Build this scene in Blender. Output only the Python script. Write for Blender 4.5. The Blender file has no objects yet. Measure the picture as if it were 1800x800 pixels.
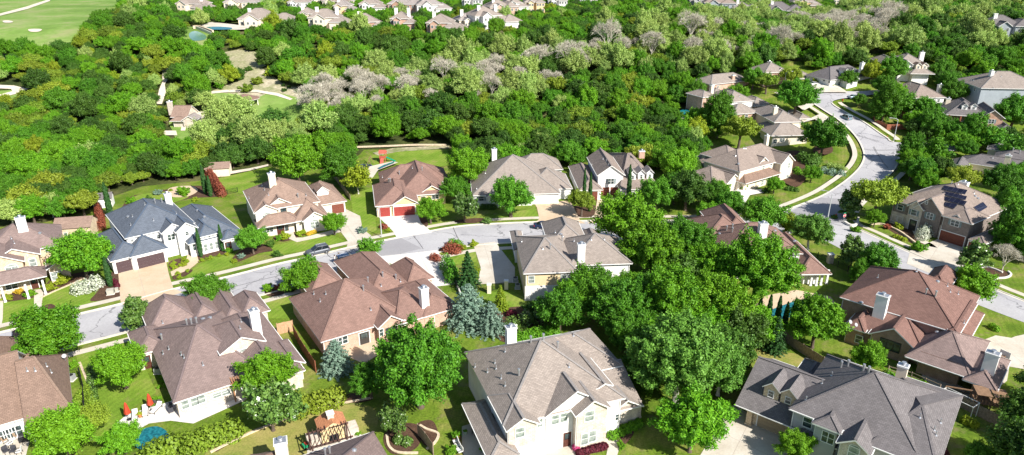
import bpy, bmesh, math, random
import numpy as np
from mathutils import Vector, Matrix
from mathutils.bvhtree import BVHTree
from mathutils.geometry import tessellate_polygon
sc = bpy.context.scene
COL = sc.collection
R = math.radians
# ---------------------------------------------------------------- camera, sky, sun, exposure
PITCH, CAMH, FPX = R(22.2), 58.0, 1200.0          # 24 mm lens, 22 degrees below level, 58 m up
cam_d = bpy.data.cameras.new('camera'); cam = bpy.data.objects.new('camera', cam_d); COL.objects.link(cam)
cam.location = (0, 0, CAMH); cam.rotation_euler = (R(90) - PITCH, 0, 0)
cam_d.sensor_width = 36; cam_d.lens = 24; cam_d.clip_start = 1; cam_d.clip_end = 6000
sc.camera = cam
SUN_AZ, SUN_EL = 135.0, 38.0                        # clockwise from +Y
w = bpy.data.worlds.new('World'); sc.world = w; w.use_nodes = True
nt = w.node_tree; bg = nt.nodes['Background']
sky = nt.nodes.new('ShaderNodeTexSky'); sky.sky_type = 'NISHITA'; sky.sun_disc = False
sky.sun_elevation = R(SUN_EL); sky.sun_rotation = R(SUN_AZ); sky.air_density = 1.0; sky.dust_density = 0.6
nt.links.new(sky.outputs[0], bg.inputs[0]); bg.inputs[1].default_value = 0.075
sd = bpy.data.lights.new('sun', 'SUN'); sun = bpy.data.objects.new('sun', sd); COL.objects.link(sun)
sd.energy = 4.6; sd.angle = R(0.5); sd.color = (1.0, 0.955, 0.88)
sdir = Vector((math.sin(R(SUN_AZ)) * math.cos(R(SUN_EL)), math.cos(R(SUN_AZ)) * math.cos(R(SUN_EL)), math.sin(R(SUN_EL))))
sun.rotation_euler = sdir.to_track_quat('Z', 'Y').to_euler(); sun.location = (60, -60, 90)
sc.view_settings.view_transform = 'Standard'; sc.view_settings.look = 'None'
sc.view_settings.exposure = 0.82; sc.view_settings.gamma = 1
sc.cycles.max_bounces = 6; sc.cycles.diffuse_bounces = 2; sc.cycles.glossy_bounces = 2
sc.cycles.transmission_bounces = 2; sc.cycles.transparent_max_bounces = 4
sc.render.film_transparent = False

# ---------------------------------------------------------------- survey: a bearing read off the photo -> a point on the ground
CP, SP = math.cos(PITCH), math.sin(PITCH)
def ray(px, py):
    a = (px - 900) / FPX; b = (400 - py) / FPX
    return Vector((a, CP + b * SP, -SP + b * CP))
def sstep(t): t = min(1.0, max(0.0, t)); return t * t * (3 - 2 * t)
def hgt(x, y):                                      # the land: flat along the street, climbing to a plateau behind the valley
    k = sstep((x - 50) / 70); return 24.0 * sstep((y - (195 - 25 * k)) / 150.0)
def lift(x, y): return 1.0 + 22.0 * sstep((y - 150) / 40.0)   # spacing of stacked sheets on the slope
def hit_t(px, py, z=0.0, base=None):
    d = ray(px, py)
    if base is not None: return (CAMH - z - base) / -d.z
    t = (CAMH - z) / -d.z
    if 0 < t and t * d.y < 160: return t
    lo = 120.0; step = 3.0; t = lo
    while t < 1400 and CAMH + d.z * t > hgt(d.x * t, d.y * t) + z: t += step
    a, b = t - step, t
    for _ in range(14):
        m = (a + b) / 2
        if CAMH + d.z * m > hgt(d.x * m, d.y * m) + z: a = m
        else: b = m
    return b
def P(px, py, z=0.0, base=None):
    d = ray(px, py); t = hit_t(px, py, z, base)
    return Vector((d.x * t, d.y * t, CAMH + d.z * t))
def mpp(px, py, z=0.0): return hit_t(px, py, z) / FPX      # metres one photo pixel spans there

# ---------------------------------------------------------------- materials
MATS = {}
def mat(name, col, rough=0.85, var=0.12, scale=3.0, spec=0.25, metal=0.0, bump=0.0, col2=None, coord='Object', detail=4.0):
    if name in MATS: return MATS[name]
    m = bpy.data.materials.new(name); m.use_nodes = True; n = m.node_tree; b = n.nodes['Principled BSDF']
    b.inputs['Roughness'].default_value = rough; b.inputs['Metallic'].default_value = metal
    b.inputs['Specular IOR Level'].default_value = spec
    if var > 0 or col2:
        tc = n.nodes.new('ShaderNodeTexCoord'); ns = n.nodes.new('ShaderNodeTexNoise')
        ns.inputs['Scale'].default_value = scale; ns.inputs['Detail'].default_value = detail
        n.links.new(tc.outputs[coord], ns.inputs['Vector'])
        cr = n.nodes.new('ShaderNodeValToRGB')
        c1 = [max(0, c * (1 - var)) for c in col]; c2 = col2 or [min(1, c * (1 + var)) for c in col]
        cr.color_ramp.elements[0].position = 0.35; cr.color_ramp.elements[1].position = 0.65
        cr.color_ramp.elements[0].color = (*c1, 1); cr.color_ramp.elements[1].color = (*c2, 1)
        n.links.new(ns.outputs['Fac'], cr.inputs[0]); n.links.new(cr.outputs[0], b.inputs['Base Color'])
        if bump:
            bp = n.nodes.new('ShaderNodeBump'); bp.inputs['Strength'].default_value = bump
            n.links.new(ns.outputs['Fac'], bp.inputs['Height']); n.links.new(bp.outputs[0], b.inputs['Normal'])
    else:
        b.inputs['Base Color'].default_value = (*col, 1)
    MATS[name] = m; return m

def mix_col(n, a, b, fac_out, mode='MIX'):
    mx = n.nodes.new('ShaderNodeMix'); mx.data_type = 'RGBA'; mx.blend_type = mode
    for k, v in ((6, a), (7, b)):
        if isinstance(v, (tuple, list)): mx.inputs[k].default_value = (*v, 1)
        else: n.links.new(v, mx.inputs[k])
    if isinstance(fac_out, (int, float)): mx.inputs[0].default_value = fac_out
    else: n.links.new(fac_out, mx.inputs[0])
    return mx.outputs[2]

def brick_mat(name, c1, c2, mortar, bw, bh, msize=0.02, rough=0.9, bump=0.25, noise=0.25, offset=0.5, blotch=1.2):
    if name in MATS: return MATS[name]
    m = bpy.data.materials.new(name); m.use_nodes = True; n = m.node_tree; b = n.nodes['Principled BSDF']
    b.inputs['Roughness'].default_value = rough; b.inputs['Specular IOR Level'].default_value = 0.2
    uv = n.nodes.new('ShaderNodeUVMap'); br = n.nodes.new('ShaderNodeTexBrick')
    n.links.new(uv.outputs[0], br.inputs['Vector'])
    br.inputs['Scale'].default_value = 1; br.inputs['Brick Width'].default_value = bw; br.inputs['Row Height'].default_value = bh
    br.inputs['Mortar Size'].default_value = msize; br.inputs['Mortar Smooth'].default_value = 0.3; br.offset = offset
    br.inputs['Color1'].default_value = (*c1, 1); br.inputs['Color2'].default_value = (*c2, 1); br.inputs['Mortar'].default_value = (*mortar, 1)
    ns = n.nodes.new('ShaderNodeTexNoise'); ns.inputs['Scale'].default_value = blotch; ns.inputs['Detail'].default_value = 6
    ns.inputs['Roughness'].default_value = 0.7
    n.links.new(uv.outputs[0], ns.inputs['Vector'])
    mr = n.nodes.new('ShaderNodeMapRange'); mr.inputs[1].default_value = 0.3; mr.inputs[2].default_value = 0.7
    mr.inputs[3].default_value = 1 - noise; mr.inputs[4].default_value = 1 + noise
    n.links.new(ns.outputs['Fac'], mr.inputs[0])
    # weather streaks that run down the slope or wall
    mp = n.nodes.new('ShaderNodeMapping'); mp.inputs['Scale'].default_value = (1.1, 0.09, 1); n.links.new(uv.outputs[0], mp.inputs[0])
    s2 = n.nodes.new('ShaderNodeTexNoise'); s2.inputs['Scale'].default_value = 1.0; s2.inputs['Detail'].default_value = 4; n.links.new(mp.outputs[0], s2.inputs['Vector'])
    m2 = n.nodes.new('ShaderNodeMapRange'); m2.inputs[1].default_value = 0.3; m2.inputs[2].default_value = 0.7; m2.inputs[3].default_value = 0.93; m2.inputs[4].default_value = 1.06; n.links.new(s2.outputs['Fac'], m2.inputs[0])
    mm = n.nodes.new('ShaderNodeMath'); mm.operation = 'MULTIPLY'; n.links.new(mr.outputs[0], mm.inputs[0]); n.links.new(m2.outputs[0], mm.inputs[1])
    vm = n.nodes.new('ShaderNodeVectorMath'); vm.operation = 'SCALE'
    n.links.new(br.outputs['Color'], vm.inputs[0]); n.links.new(mm.outputs[0], vm.inputs['Scale'])
    n.links.new(vm.outputs[0], b.inputs['Base Color'])
    bp = n.nodes.new('ShaderNodeBump'); bp.inputs['Strength'].default_value = bump; bp.inputs['Distance'].default_value = 0.03
    n.links.new(br.outputs['Fac'], bp.inputs['Height']); bp.invert = True
    n.links.new(bp.outputs[0], b.inputs['Normal'])
    MATS[name] = m; return m
def shingle(name, c): 
    d = tuple(v * 0.84 for v in c); mo = tuple(v * 0.62 for v in c)
    return brick_mat('shingle_' + name, tuple(v * 1.1 for v in c), d, mo, 0.42, 0.2, 0.022, 0.95, 0.5, 0.09, 0.5, 0.5)
SH = dict(
    blue=shingle('blue', (0.13, 0.15, 0.185)), tan=shingle('tan', (0.31, 0.215, 0.17)), red=shingle('red', (0.275, 0.17, 0.14)),
    mauve=shingle('mauve', (0.265, 0.195, 0.178)), brown=shingle('brown', (0.26, 0.175, 0.135)), grey=shingle('grey', (0.325, 0.275, 0.24)),
    dark=shingle('dark', (0.185, 0.168, 0.168)), taupe=shingle('taupe', (0.30, 0.24, 0.205)), deepred=shingle('deepred', (0.225, 0.13, 0.108)),
    pale=shingle('pale', (0.33, 0.29, 0.27)), fire=shingle('terracotta', (0.55, 0.24, 0.12)))
def wallm(name, c, var=0.06): return mat('wall_' + name, c, 0.9, var, 0.8, 0.15)
WL = dict(
    white=wallm('white_stucco', (0.82, 0.80, 0.77)), cream=wallm('cream_stucco', (0.76, 0.66, 0.52)), buff=wallm('buff_siding', (0.72, 0.56, 0.34)),
    grey=wallm('grey_siding', (0.42, 0.42, 0.42)), bluegrey=wallm('bluegrey_siding', (0.36, 0.40, 0.43)),
    stone=brick_mat('tan_limestone', (0.66, 0.50, 0.31), (0.55, 0.42, 0.29), (0.72, 0.62, 0.48), 0.55, 0.24, 0.03, 0.9, 0.4, 0.3),
    ltstone=brick_mat('pale_limestone', (0.62, 0.53, 0.43), (0.50, 0.42, 0.34), (0.68, 0.62, 0.54), 0.5, 0.2, 0.03, 0.9, 0.4, 0.25),
    yelstone=brick_mat('yellow_limestone', (0.74, 0.56, 0.28), (0.62, 0.46, 0.25), (0.75, 0.63, 0.42), 0.6, 0.3, 0.03, 0.9, 0.4, 0.3),
    brick=brick_mat('red_brick', (0.42, 0.19, 0.12), (0.33, 0.14, 0.095), (0.5, 0.42, 0.35), 0.3, 0.1, 0.02, 0.9, 0.3, 0.2),
    orbrick=brick_mat('orange_brick', (0.56, 0.30, 0.19), (0.46, 0.24, 0.16), (0.6, 0.5, 0.42), 0.3, 0.1, 0.02, 0.9, 0.3, 0.2),
    darkbrick=brick_mat('dark_brown_brick', (0.16, 0.12, 0.105), (0.23, 0.175, 0.155), (0.30, 0.27, 0.24), 0.3, 0.12, 0.02, 0.9, 0.3, 0.25))
TRIM = mat('white_trim', (0.80, 0.79, 0.76), 0.6, 0.03); SOFF = mat('soffit', (0.6, 0.57, 0.52), 0.8, 0.03)
GLASS = mat('window_glass', (0.03, 0.045, 0.05), 0.08, 0.5, 1.3, 0.6, col2=(0.10, 0.14, 0.14))
PANEGREEN = mat('window_glass_with_blinds', (0.22, 0.27, 0.25), 0.15, 0.3, 1.5, 0.6, col2=(0.42, 0.46, 0.42))
DKFRAME = mat('dark_window_frame', (0.05, 0.045, 0.04), 0.6, 0)
METAL = mat('galvanised_metal', (0.55, 0.56, 0.58), 0.35, 0.1, 5, 0.5, 0.7)
DARKMETAL = mat('black_metal', (0.025, 0.025, 0.028), 0.5, 0)
WOOD = mat('stained_timber', (0.30, 0.16, 0.085), 0.8, 0.25, 4); WEATHER = mat('weathered_timber', (0.33, 0.25, 0.19), 0.9, 0.25, 4)
REDWOOD = mat('red_stained_fence', (0.33, 0.12, 0.07), 0.85, 0.2, 2.5)
CONC = mat('concrete', (0.70, 0.66, 0.60), 0.9, 0.05, 0.6)

# ---------------------------------------------------------------- mesh builder
class MB:
    def __init__(s): s.v = []; s.f = []; s.m = []; s.mats = []; s.smooth = False
    def mi(s, m):
        if m not in s.mats: s.mats.append(m)
        return s.mats.index(m)
    def poly(s, pts, m):
        i = len(s.v); s.v += [tuple(p) for p in pts]; s.f.append(tuple(range(i, i + len(pts)))); s.m.append(s.mi(m))
    def box(s, x0, x1, y0, y1, z0, z1, m, bottom=True, M=None):
        c = [Vector(p) for p in ((x0, y0, z0), (x1, y0, z0), (x1, y1, z0), (x0, y1, z0), (x0, y0, z1), (x1, y0, z1), (x1, y1, z1), (x0, y1, z1))]
        if M: c = [M @ p for p in c]
        for q in ((0, 1, 5, 4), (1, 2, 6, 5), (2, 3, 7, 6), (3, 0, 4, 7), (4, 5, 6, 7)) + (((3, 2, 1, 0),) if bottom else ()):
            s.poly([c[k] for k in q], m)
    def cyl(s, p, r0, q, r1, m, n=8, cap=True):
        p = Vector(p); q = Vector(q); d = (q - p).normalized()
        a = d.orthogonal().normalized(); b = d.cross(a)
        A = [p + (a * math.cos(t) + b * math.sin(t)) * r0 for t in (2 * math.pi * k / n for k in range(n))]
        B = [q + (a * math.cos(t) + b * math.sin(t)) * r1 for t in (2 * math.pi * k / n for k in range(n))]
        for k in range(n): j = (k + 1) % n; s.poly([A[k], A[j], B[j], B[k]], m)
        if cap: s.poly(A[::-1], m); s.poly(B, m)
    def bar(s, p, q, wd, h, m):                      # squared bar from p to q
        p = Vector(p); q = Vector(q); d = (q - p); L = d.length
        if L < 1e-4: return
        d.normalize(); side = d.cross(Vector((0, 0, 1)))
        if side.length < 1e-3: side = Vector((1, 0, 0))
        side.normalize(); up = side.cross(d).normalized()
        c = [p + side * a * wd / 2 + up * b * h / 2 for a, b in ((-1, -1), (1, -1), (1, 1), (-1, 1))]
        e = [v + d * L for v in c]
        for k in range(4): j = (k + 1) % 4; s.poly([c[k], c[j], e[j], e[k]], m)
        s.poly(c[::-1], m); s.poly(e, m)
    def sheet(s, pts, m):                            # concave flat polygon
        for t in tessellate_polygon([[Vector((p[0], p[1], 0)) for p in pts]]):
            a, b, c = [Vector(pts[k]) for k in t]
            if (b - a).cross(c - a).z < 0: b, c = c, b
            s.poly([a, b, c], m)
    def slab(s, pts, h, m):                          # concave polygon with thickness h upwards from pts' z
        top = [Vector((p[0], p[1], p[2] + h)) for p in pts]
        s.sheet(top, m)
        area = sum(pts[i][0] * pts[(i + 1) % len(pts)][1] - pts[(i + 1) % len(pts)][0] * pts[i][1] for i in range(len(pts)))
        for i in range(len(pts)):
            j = (i + 1) % len(pts); q = [Vector(pts[i]), Vector(pts[j]), top[j], top[i]]
            s.poly(q if area > 0 else q[::-1], m)
    def mesh(s, name):
        me = bpy.data.meshes.new(name); me.from_pydata(s.v, [], s.f)
        for m in s.mats: me.materials.append(m)
        me.polygons.foreach_set('material_index', s.m)
        uvl = me.uv_layers.new(name='UVMap'); me.update()
        uv = []
        for p in me.polygons:
            n = p.normal
            if abs(n.z) > 0.985: u, v = Vector((1, 0, 0)), Vector((0, 1, 0))
            else: u = Vector((0, 0, 1)).cross(n).normalized(); v = n.cross(u)
            for k in p.vertices:
                c = me.vertices[k].co; uv += [c.dot(u), c.dot(v)]
        uvl.data.foreach_set('uv', uv)
        if s.smooth: me.polygons.foreach_set('use_smooth', [True] * len(me.polygons))
        return me
    def build(s, name, parent=None, loc=None, rz=0.0):
        o = bpy.data.objects.new(name, s.mesh(name)); COL.objects.link(o)
        if parent: o.parent = parent
        if loc is not None: o.location = loc
        o.rotation_euler.z = rz
        return o
def tag(o, label=None, cat=None, group=None, kind=None):
    if label: o['label'] = label
    if cat: o['category'] = cat
    if group: o['group'] = group
    if kind: o['kind'] = kind
    return o
def empty(name, loc, label, cat, rz=0.0, group=None):
    o = bpy.data.objects.new(name, None); COL.objects.link(o); o.location = loc; o.rotation_euler.z = rz
    o.empty_display_size = 0.5
    return tag(o, label, cat, group)
def inst(me, name, parent=None, loc=(0, 0, 0), rz=0.0, scale=None):
    o = bpy.data.objects.new(name, me); COL.objects.link(o); o.parent = parent; o.location = loc; o.rotation_euler.z = rz
    if scale is not None: o.scale = scale if hasattr(scale, '__len__') else (scale,) * 3
    return o
# ================================================================ the ground and everything paved or planted flat on it
def ground_mat(name, cols, scale, rough=0.95, fine=18.0, fine_amt=0.35, patch=None, mow=0.0, crack=0.0, bump=0.3):
    m = bpy.data.materials.new(name); m.use_nodes = True; n = m.node_tree; b = n.nodes['Principled BSDF']
    b.inputs['Roughness'].default_value = rough; b.inputs['Specular IOR Level'].default_value = 0.12
    g = n.nodes.new('ShaderNodeNewGeometry')
    a = n.nodes.new('ShaderNodeTexNoise'); a.inputs['Scale'].default_value = scale; a.inputs['Detail'].default_value = 7; a.inputs['Roughness'].default_value = 0.62
    n.links.new(g.outputs['Position'], a.inputs['Vector'])
    cr = n.nodes.new('ShaderNodeValToRGB'); el = cr.color_ramp.elements
    while len(el) < len(cols): el.new(0.5)
    for k, c in enumerate(cols):
        el[k].position = 0.33 + 0.34 * k / max(1, len(cols) - 1); el[k].color = (*c, 1)
    n.links.new(a.outputs['Fac'], cr.inputs[0])
    f = n.nodes.new('ShaderNodeTexNoise'); f.inputs['Scale'].default_value = fine; f.inputs['Detail'].default_value = 3
    n.links.new(g.outputs['Position'], f.inputs['Vector'])
    mr = n.nodes.new('ShaderNodeMapRange'); mr.inputs[1].default_value = 0.3; mr.inputs[2].default_value = 0.7
    mr.inputs[3].default_value = 1 - fine_amt; mr.inputs[4].default_value = 1 + fine_amt; n.links.new(f.outputs['Fac'], mr.inputs[0])
    vm = n.nodes.new('ShaderNodeVectorMath'); vm.operation = 'SCALE'
    n.links.new(cr.outputs[0], vm.inputs[0]); n.links.new(mr.outputs[0], vm.inputs['Scale'])
    res = vm.outputs[0]
    if patch:
        q = n.nodes.new('ShaderNodeTexNoise'); q.inputs['Scale'].default_value = patch[1]; q.inputs['Detail'].default_value = 5; q.inputs['Roughness'].default_value = .7; n.links.new(g.outputs['Position'], q.inputs['Vector'])
        q2 = n.nodes.new('ShaderNodeMapRange'); q2.inputs[1].default_value = patch[2]; q2.inputs[2].default_value = patch[2] + .14; q2.inputs[4].default_value = patch[3]; n.links.new(q.outputs['Fac'], q2.inputs[0])
        res = mix_col(n, res, patch[0], q2.outputs[0])
    if crack:
        cn = n.nodes.new('ShaderNodeTexNoise'); cn.inputs['Scale'].default_value = .5; cn.inputs['Detail'].default_value = 4; n.links.new(g.outputs['Position'], cn.inputs['Vector'])
        cs = n.nodes.new('ShaderNodeVectorMath'); cs.operation = 'SCALE'; cs.inputs['Scale'].default_value = 3.0; n.links.new(cn.outputs['Color'], cs.inputs[0])
        ca = n.nodes.new('ShaderNodeVectorMath'); n.links.new(g.outputs['Position'], ca.inputs[0]); n.links.new(cs.outputs[0], ca.inputs[1])
        vo = n.nodes.new('ShaderNodeTexVoronoi'); vo.feature = 'DISTANCE_TO_EDGE'; vo.inputs['Scale'].default_value = .085; n.links.new(ca.outputs[0], vo.inputs['Vector'])
        cm = n.nodes.new('ShaderNodeMapRange'); cm.inputs[1].default_value = .004; cm.inputs[2].default_value = .011; cm.inputs[3].default_value = crack; cm.inputs[4].default_value = 0; n.links.new(vo.outputs['Distance'], cm.inputs[0])
        res = mix_col(n, res, (.10, .10, .105), cm.outputs[0])
    if mow:
        mp = n.nodes.new('ShaderNodeMapping'); mp.inputs['Rotation'].default_value = (0, 0, mow); n.links.new(g.outputs['Position'], mp.inputs[0])
        wv = n.nodes.new('ShaderNodeTexWave'); wv.inputs['Scale'].default_value = .32; wv.inputs['Distortion'].default_value = 1.2; wv.inputs['Detail'].default_value = 2; n.links.new(mp.outputs[0], wv.inputs['Vector'])
        w2 = n.nodes.new('ShaderNodeMapRange'); w2.inputs[3].default_value = .93; w2.inputs[4].default_value = 1.07; n.links.new(wv.outputs['Fac'], w2.inputs[0])
        v2 = n.nodes.new('ShaderNodeVectorMath'); v2.operation = 'SCALE'; n.links.new(res, v2.inputs[0]); n.links.new(w2.outputs[0], v2.inputs['Scale']); res = v2.outputs[0]
    n.links.new(res, b.inputs['Base Color'])
    if bump:
        bp = n.nodes.new('ShaderNodeBump'); bp.inputs['Strength'].default_value = bump; bp.inputs['Distance'].default_value = 0.05
        n.links.new(f.outputs['Fac'], bp.inputs['Height']); n.links.new(bp.outputs[0], b.inputs['Normal'])
    MATS[name] = m; return m
G_FOREST = ground_mat('woodland_floor', [(0.03, 0.045, 0.014), (0.065, 0.08, 0.022), (0.15, 0.14, 0.06)], 0.06, fine=1.5, fine_amt=0.4)
G_LAWN = ground_mat('mown_lawn', [(0.12, 0.21, 0.02), (0.17, 0.265, 0.03), (0.26, 0.29, 0.065)], 0.16, fine=5, fine_amt=0.25, patch=((0.28, 0.25, 0.09), 0.5, .56, .55), mow=.35)
G_LAWND = ground_mat('yard_turf', [(0.075, 0.135, 0.012), (0.13, 0.20, 0.02), (0.23, 0.23, 0.06)], 0.18, fine=4, fine_amt=0.3, patch=((0.20, 0.16, 0.085), 0.35, .54, .7), mow=.4)
G_DRY = ground_mat('dry_turf', [(0.16, 0.22, 0.035), (0.27, 0.26, 0.07), (0.34, 0.29, 0.10)], 0.2, fine=4, fine_amt=0.2)
G_GOLF = ground_mat('fairway_turf', [(0.12, 0.21, 0.04), (0.18, 0.29, 0.06), (0.28, 0.34, 0.12)], 0.03, fine=0.5, fine_amt=0.12, patch=((0.30, 0.30, 0.14), 0.06, .52, .6))
G_DIRT = ground_mat('bare_limestone_soil', [(0.42, 0.36, 0.26), (0.30, 0.29, 0.16), (0.52, 0.45, 0.34)], 0.09, fine=1.2, fine_amt=0.25, patch=((0.16, 0.20, 0.06), 0.10, .50, .85))
G_SAND = ground_mat('sand', [(0.62, 0.53, 0.42), (0.72, 0.64, 0.53)], 0.1, fine=1, fine_amt=0.12)
G_MULCH = ground_mat('bark_mulch', [(0.07, 0.04, 0.028), (0.12, 0.07, 0.045)], 0.8, fine=7, fine_amt=0.4)
G_ROAD = ground_mat('pale_worn_asphalt', [(0.37, 0.36, 0.375), (0.42, 0.41, 0.42), (0.47, 0.46, 0.465)], 0.09, fine=3, fine_amt=0.08, patch=((0.30, 0.29, 0.305), 0.22, .55, .6), crack=.6, bump=0.1)
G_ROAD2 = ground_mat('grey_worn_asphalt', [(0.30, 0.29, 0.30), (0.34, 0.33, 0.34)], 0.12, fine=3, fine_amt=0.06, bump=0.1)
G_WALK = ground_mat('footpath_concrete', [(0.54, 0.48, 0.39), (0.63, 0.57, 0.48)], 0.3, fine=4, fine_amt=0.06, bump=0.1)
G_DRIVE = ground_mat('driveway_concrete', [(0.48, 0.42, 0.34), (0.56, 0.51, 0.43), (0.63, 0.58, 0.51)], 0.22, fine=4, fine_amt=0.07, patch=((0.40, 0.36, 0.31), 0.5, .58, .5), bump=0.1)
G_DRIVEW = ground_mat('bright_driveway_concrete', [(0.66, 0.61, 0.56), (0.74, 0.70, 0.66)], 0.22, fine=4, fine_amt=0.06, patch=((0.56, 0.51, 0.45), 0.5, .58, .4), bump=0.1)
G_DRIVET = ground_mat('tan_driveway_concrete', [(0.54, 0.40, 0.27), (0.63, 0.50, 0.36)], 0.22, fine=4, fine_amt=0.07, patch=((0.44, 0.34, 0.24), 0.5, .58, .5), bump=0.1)
G_KERB = ground_mat('kerb_concrete', [(0.60, 0.55, 0.46), (0.68, 0.64, 0.56)], 0.4, fine=4, fine_amt=0.06, bump=0.1)
G_TAR = mat('tar_joint', (0.05, 0.05, 0.055), 0.8, 0)
G_EDGE = mat('stone_edging', (0.62, 0.50, 0.36), 0.9, 0.2, 3)
WATER = mat('pool_water', (0.006, 0.11, 0.14), 0.06, 0.2, 2.5, 0.6, col2=(0.02, 0.22, 0.25), bump=.15)
POND = mat('pond_water', (0.10, 0.24, 0.16), 0.2, 0.2, 0.05, 0.5, col2=(0.26, 0.42, 0.38), coord='Object')

gxs = [-2600, -1400] + [x for x in range(-640, 641, 8)] + [1400, 2600]
gys = [-300, 0, 80] + [140 + 3 * k for k in range(84)] + [400, 500, 800, 1600, 4200]
gv = [(x, y, hgt(x, y)) for y in gys for x in gxs]; nx = len(gxs)
gme = bpy.data.meshes.new('ground'); gme.from_pydata(gv, [], [(j * nx + i, j * nx + i + 1, (j + 1) * nx + i + 1, (j + 1) * nx + i) for j in range(len(gys) - 1) for i in range(nx - 1)])
gme.materials.append(G_FOREST); gme.polygons.foreach_set('use_smooth', [True] * len(gme.polygons)); gob = bpy.data.objects.new('ground', gme); COL.objects.link(gob); tag(gob, kind='structure')
def smooth_line(pts, n=6, closed=False):
    out = []; N = len(pts)
    for i in range(N if closed else N - 1):
        p1, p2 = pts[i], pts[(i + 1) % N]
        p0 = pts[i - 1] if (closed or i > 0) else p1
        p3 = pts[(i + 2) % N] if (closed or i + 2 < N) else p2
        for k in range(n):
            t = k / n
            out.append(0.5 * ((2 * p1) + (p2 - p0) * t + (2 * p0 - 5 * p1 + 4 * p2 - p3) * t * t + (3 * p1 - p0 - 3 * p2 + p3) * t ** 3))
    if not closed: out.append(pts[-1])
    return out
def offset_line(line, d):                            # positive = to the left of travel
    out = []
    for i, p in enumerate(line):
        a = line[max(0, i - 1)]; b = line[min(len(line) - 1, i + 1)]; t = (b - a); t.z = 0; t.normalize()
        out.append(p + Vector((-t.y, t.x, 0)) * d)
    return out
def W(pxs, z=0.0): return [P(x, y, z) for x, y in pxs]
SHEETS = {}
def drape(tris, z, m, name):
    """triangles cut small where the land slopes, then laid on it z above"""
    out = []; st = list(tris)
    while st:
        a, b_, c = st.pop()
        if max(a.y, b_.y, c.y) > 150:
            e = [(b_ - a).length, (c - b_).length, (a - c).length]; k = e.index(max(e))
            if e[k] > 5.0 and len(out) + len(st) < 60000:
                p, q, r = ((a, b_, c), (b_, c, a), (c, a, b_))[k]; mid = (p + q) / 2; st += [(p, mid, r), (mid, q, r)]; continue
        out.append((a, b_, c))
    b = MB(); put = lambda p: Vector((p.x, p.y, hgt(p.x, p.y) + z * lift(p.x, p.y)))
    for t in out: b.poly([put(p) for p in t], m)
    return tag(b.build(name), kind='structure')
def flat(name, pxs, m, z, sm=False, h=0.0):
    pts = W(pxs)
    if sm: pts = smooth_line(pts, 5, True)
    pts = [Vector((p.x, p.y, 0)) for p in pts]; tr = []
    for t in tessellate_polygon([pts]):
        a, b_, c = [pts[k] for k in t]
        if (b_ - a).cross(c - a).z < 0: b_, c = c, b_
        tr.append((a, b_, c))
    return drape(tr, z, m, name)
def ribbon(name, line, d0, d1, m, z, h=0.0):
    L2 = []
    for i in range(len(line) - 1):
        n = max(1, int((line[i + 1] - line[i]).length / 3.5)) if line[i].y > 150 else 1
        L2 += [line[i].lerp(line[i + 1], k / n) for k in range(n)]
    L2.append(line[-1]); A = offset_line(L2, d0); B = offset_line(L2, d1); b = MB()
    put = lambda p: Vector((p.x, p.y, hgt(p.x, p.y) + z * lift(p.x, p.y) + h))
    nc = max(1, int(abs(d1 - d0) / 3.5)); lo = Vector((0, 0, h + .3)); cols = [[put(A[i].lerp(B[i], k / nc)) for i in range(len(A))] for k in range(nc + 1)]
    for k in range(nc):
        for i in range(len(A) - 1):
            q = [cols[k][i], cols[k][i + 1], cols[k + 1][i + 1], cols[k + 1][i]]
            if (q[1] - q[0]).cross(q[2] - q[0]).z < 0: q = q[::-1]
            b.poly(q, m)
    pa, pb = cols[0], cols[-1]
    if h:
        for i in range(len(A) - 1): b.poly([pa[i] - lo, pa[i + 1] - lo, pa[i + 1], pa[i]], m); b.poly([pb[i], pb[i + 1], pb[i + 1] - lo, pb[i] - lo], m)
        for k in (0, -1): b.poly([pa[k] - lo, pa[k], pb[k], pb[k] - lo], m)
    return tag(b.build(name), kind='structure')

# lawns of the housing estate and of the open valley floor
flat('lawn', [(-500, 430), (-60, 402), (60, 396), (150, 372), (185, 350), (250, 328), (372, 316), (470, 294), (600, 300), (640, 264), (790, 262), (840, 282), (1000, 285),
              (1130, 268), (1225, 262), (1228, 180), (1270, 140), (1330, 112), (1440, 108), (1560, 92), (1660, 92), (1700, 120), (1850, 128), (2400, 200),
              (3600, 900), (1950, 1100), (900, 1200), (-300, 1100), (-1400, 800)], G_LAWND, 0.004)
flat('lawn', [(375, 318), (468, 295), (490, 300), (440, 345), (385, 332)], G_LAWN, 0.010)
flat('lawn', [(640, 282), (668, 268), (700, 266), (785, 264), (800, 290), (740, 300), (690, 290), (655, 300)], G_LAWN, 0.010)
flat('lawn', [(616, 345), (655, 330), (662, 405), (640, 415), (622, 385)], G_LAWN, 0.010)
flat('bare_soil', [(655, 270), (690, 262), (790, 256), (790, 262), (700, 268), (665, 275)], G_DIRT, 0.012)
flat('lawn', [(0, 530), (62, 524), (60, 556), (0, 574)], G_LAWN, 0.012)
flat('lawn', [(76, 512), (140, 488), (150, 520), (212, 505), (170, 535), (74, 551)], G_LAWN, 0.012)
flat('lawn', [(330, 487), (350, 465), (382, 452), (408, 448), (410, 462), (400, 470)], G_LAWN, 0.012, True)
flat('lawn', [(452, 436), (500, 428), (575, 408), (606, 424), (560, 436), (500, 446), (455, 446)], G_LAWN, 0.012)
flat('lawn', [(690, 395), (760, 384), (800, 392), (690, 410)], G_LAWN, 0.012)
flat('lawn', [(838, 382), (940, 367), (947, 380), (850, 392)], G_LAWN, 0.012)
flat('lawn', [(130, 610), (190, 590), (235, 600), (275, 690), (235, 715), (190, 760), (165, 790), (160, 700), (140, 650)], G_LAWN, 0.012)
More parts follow.
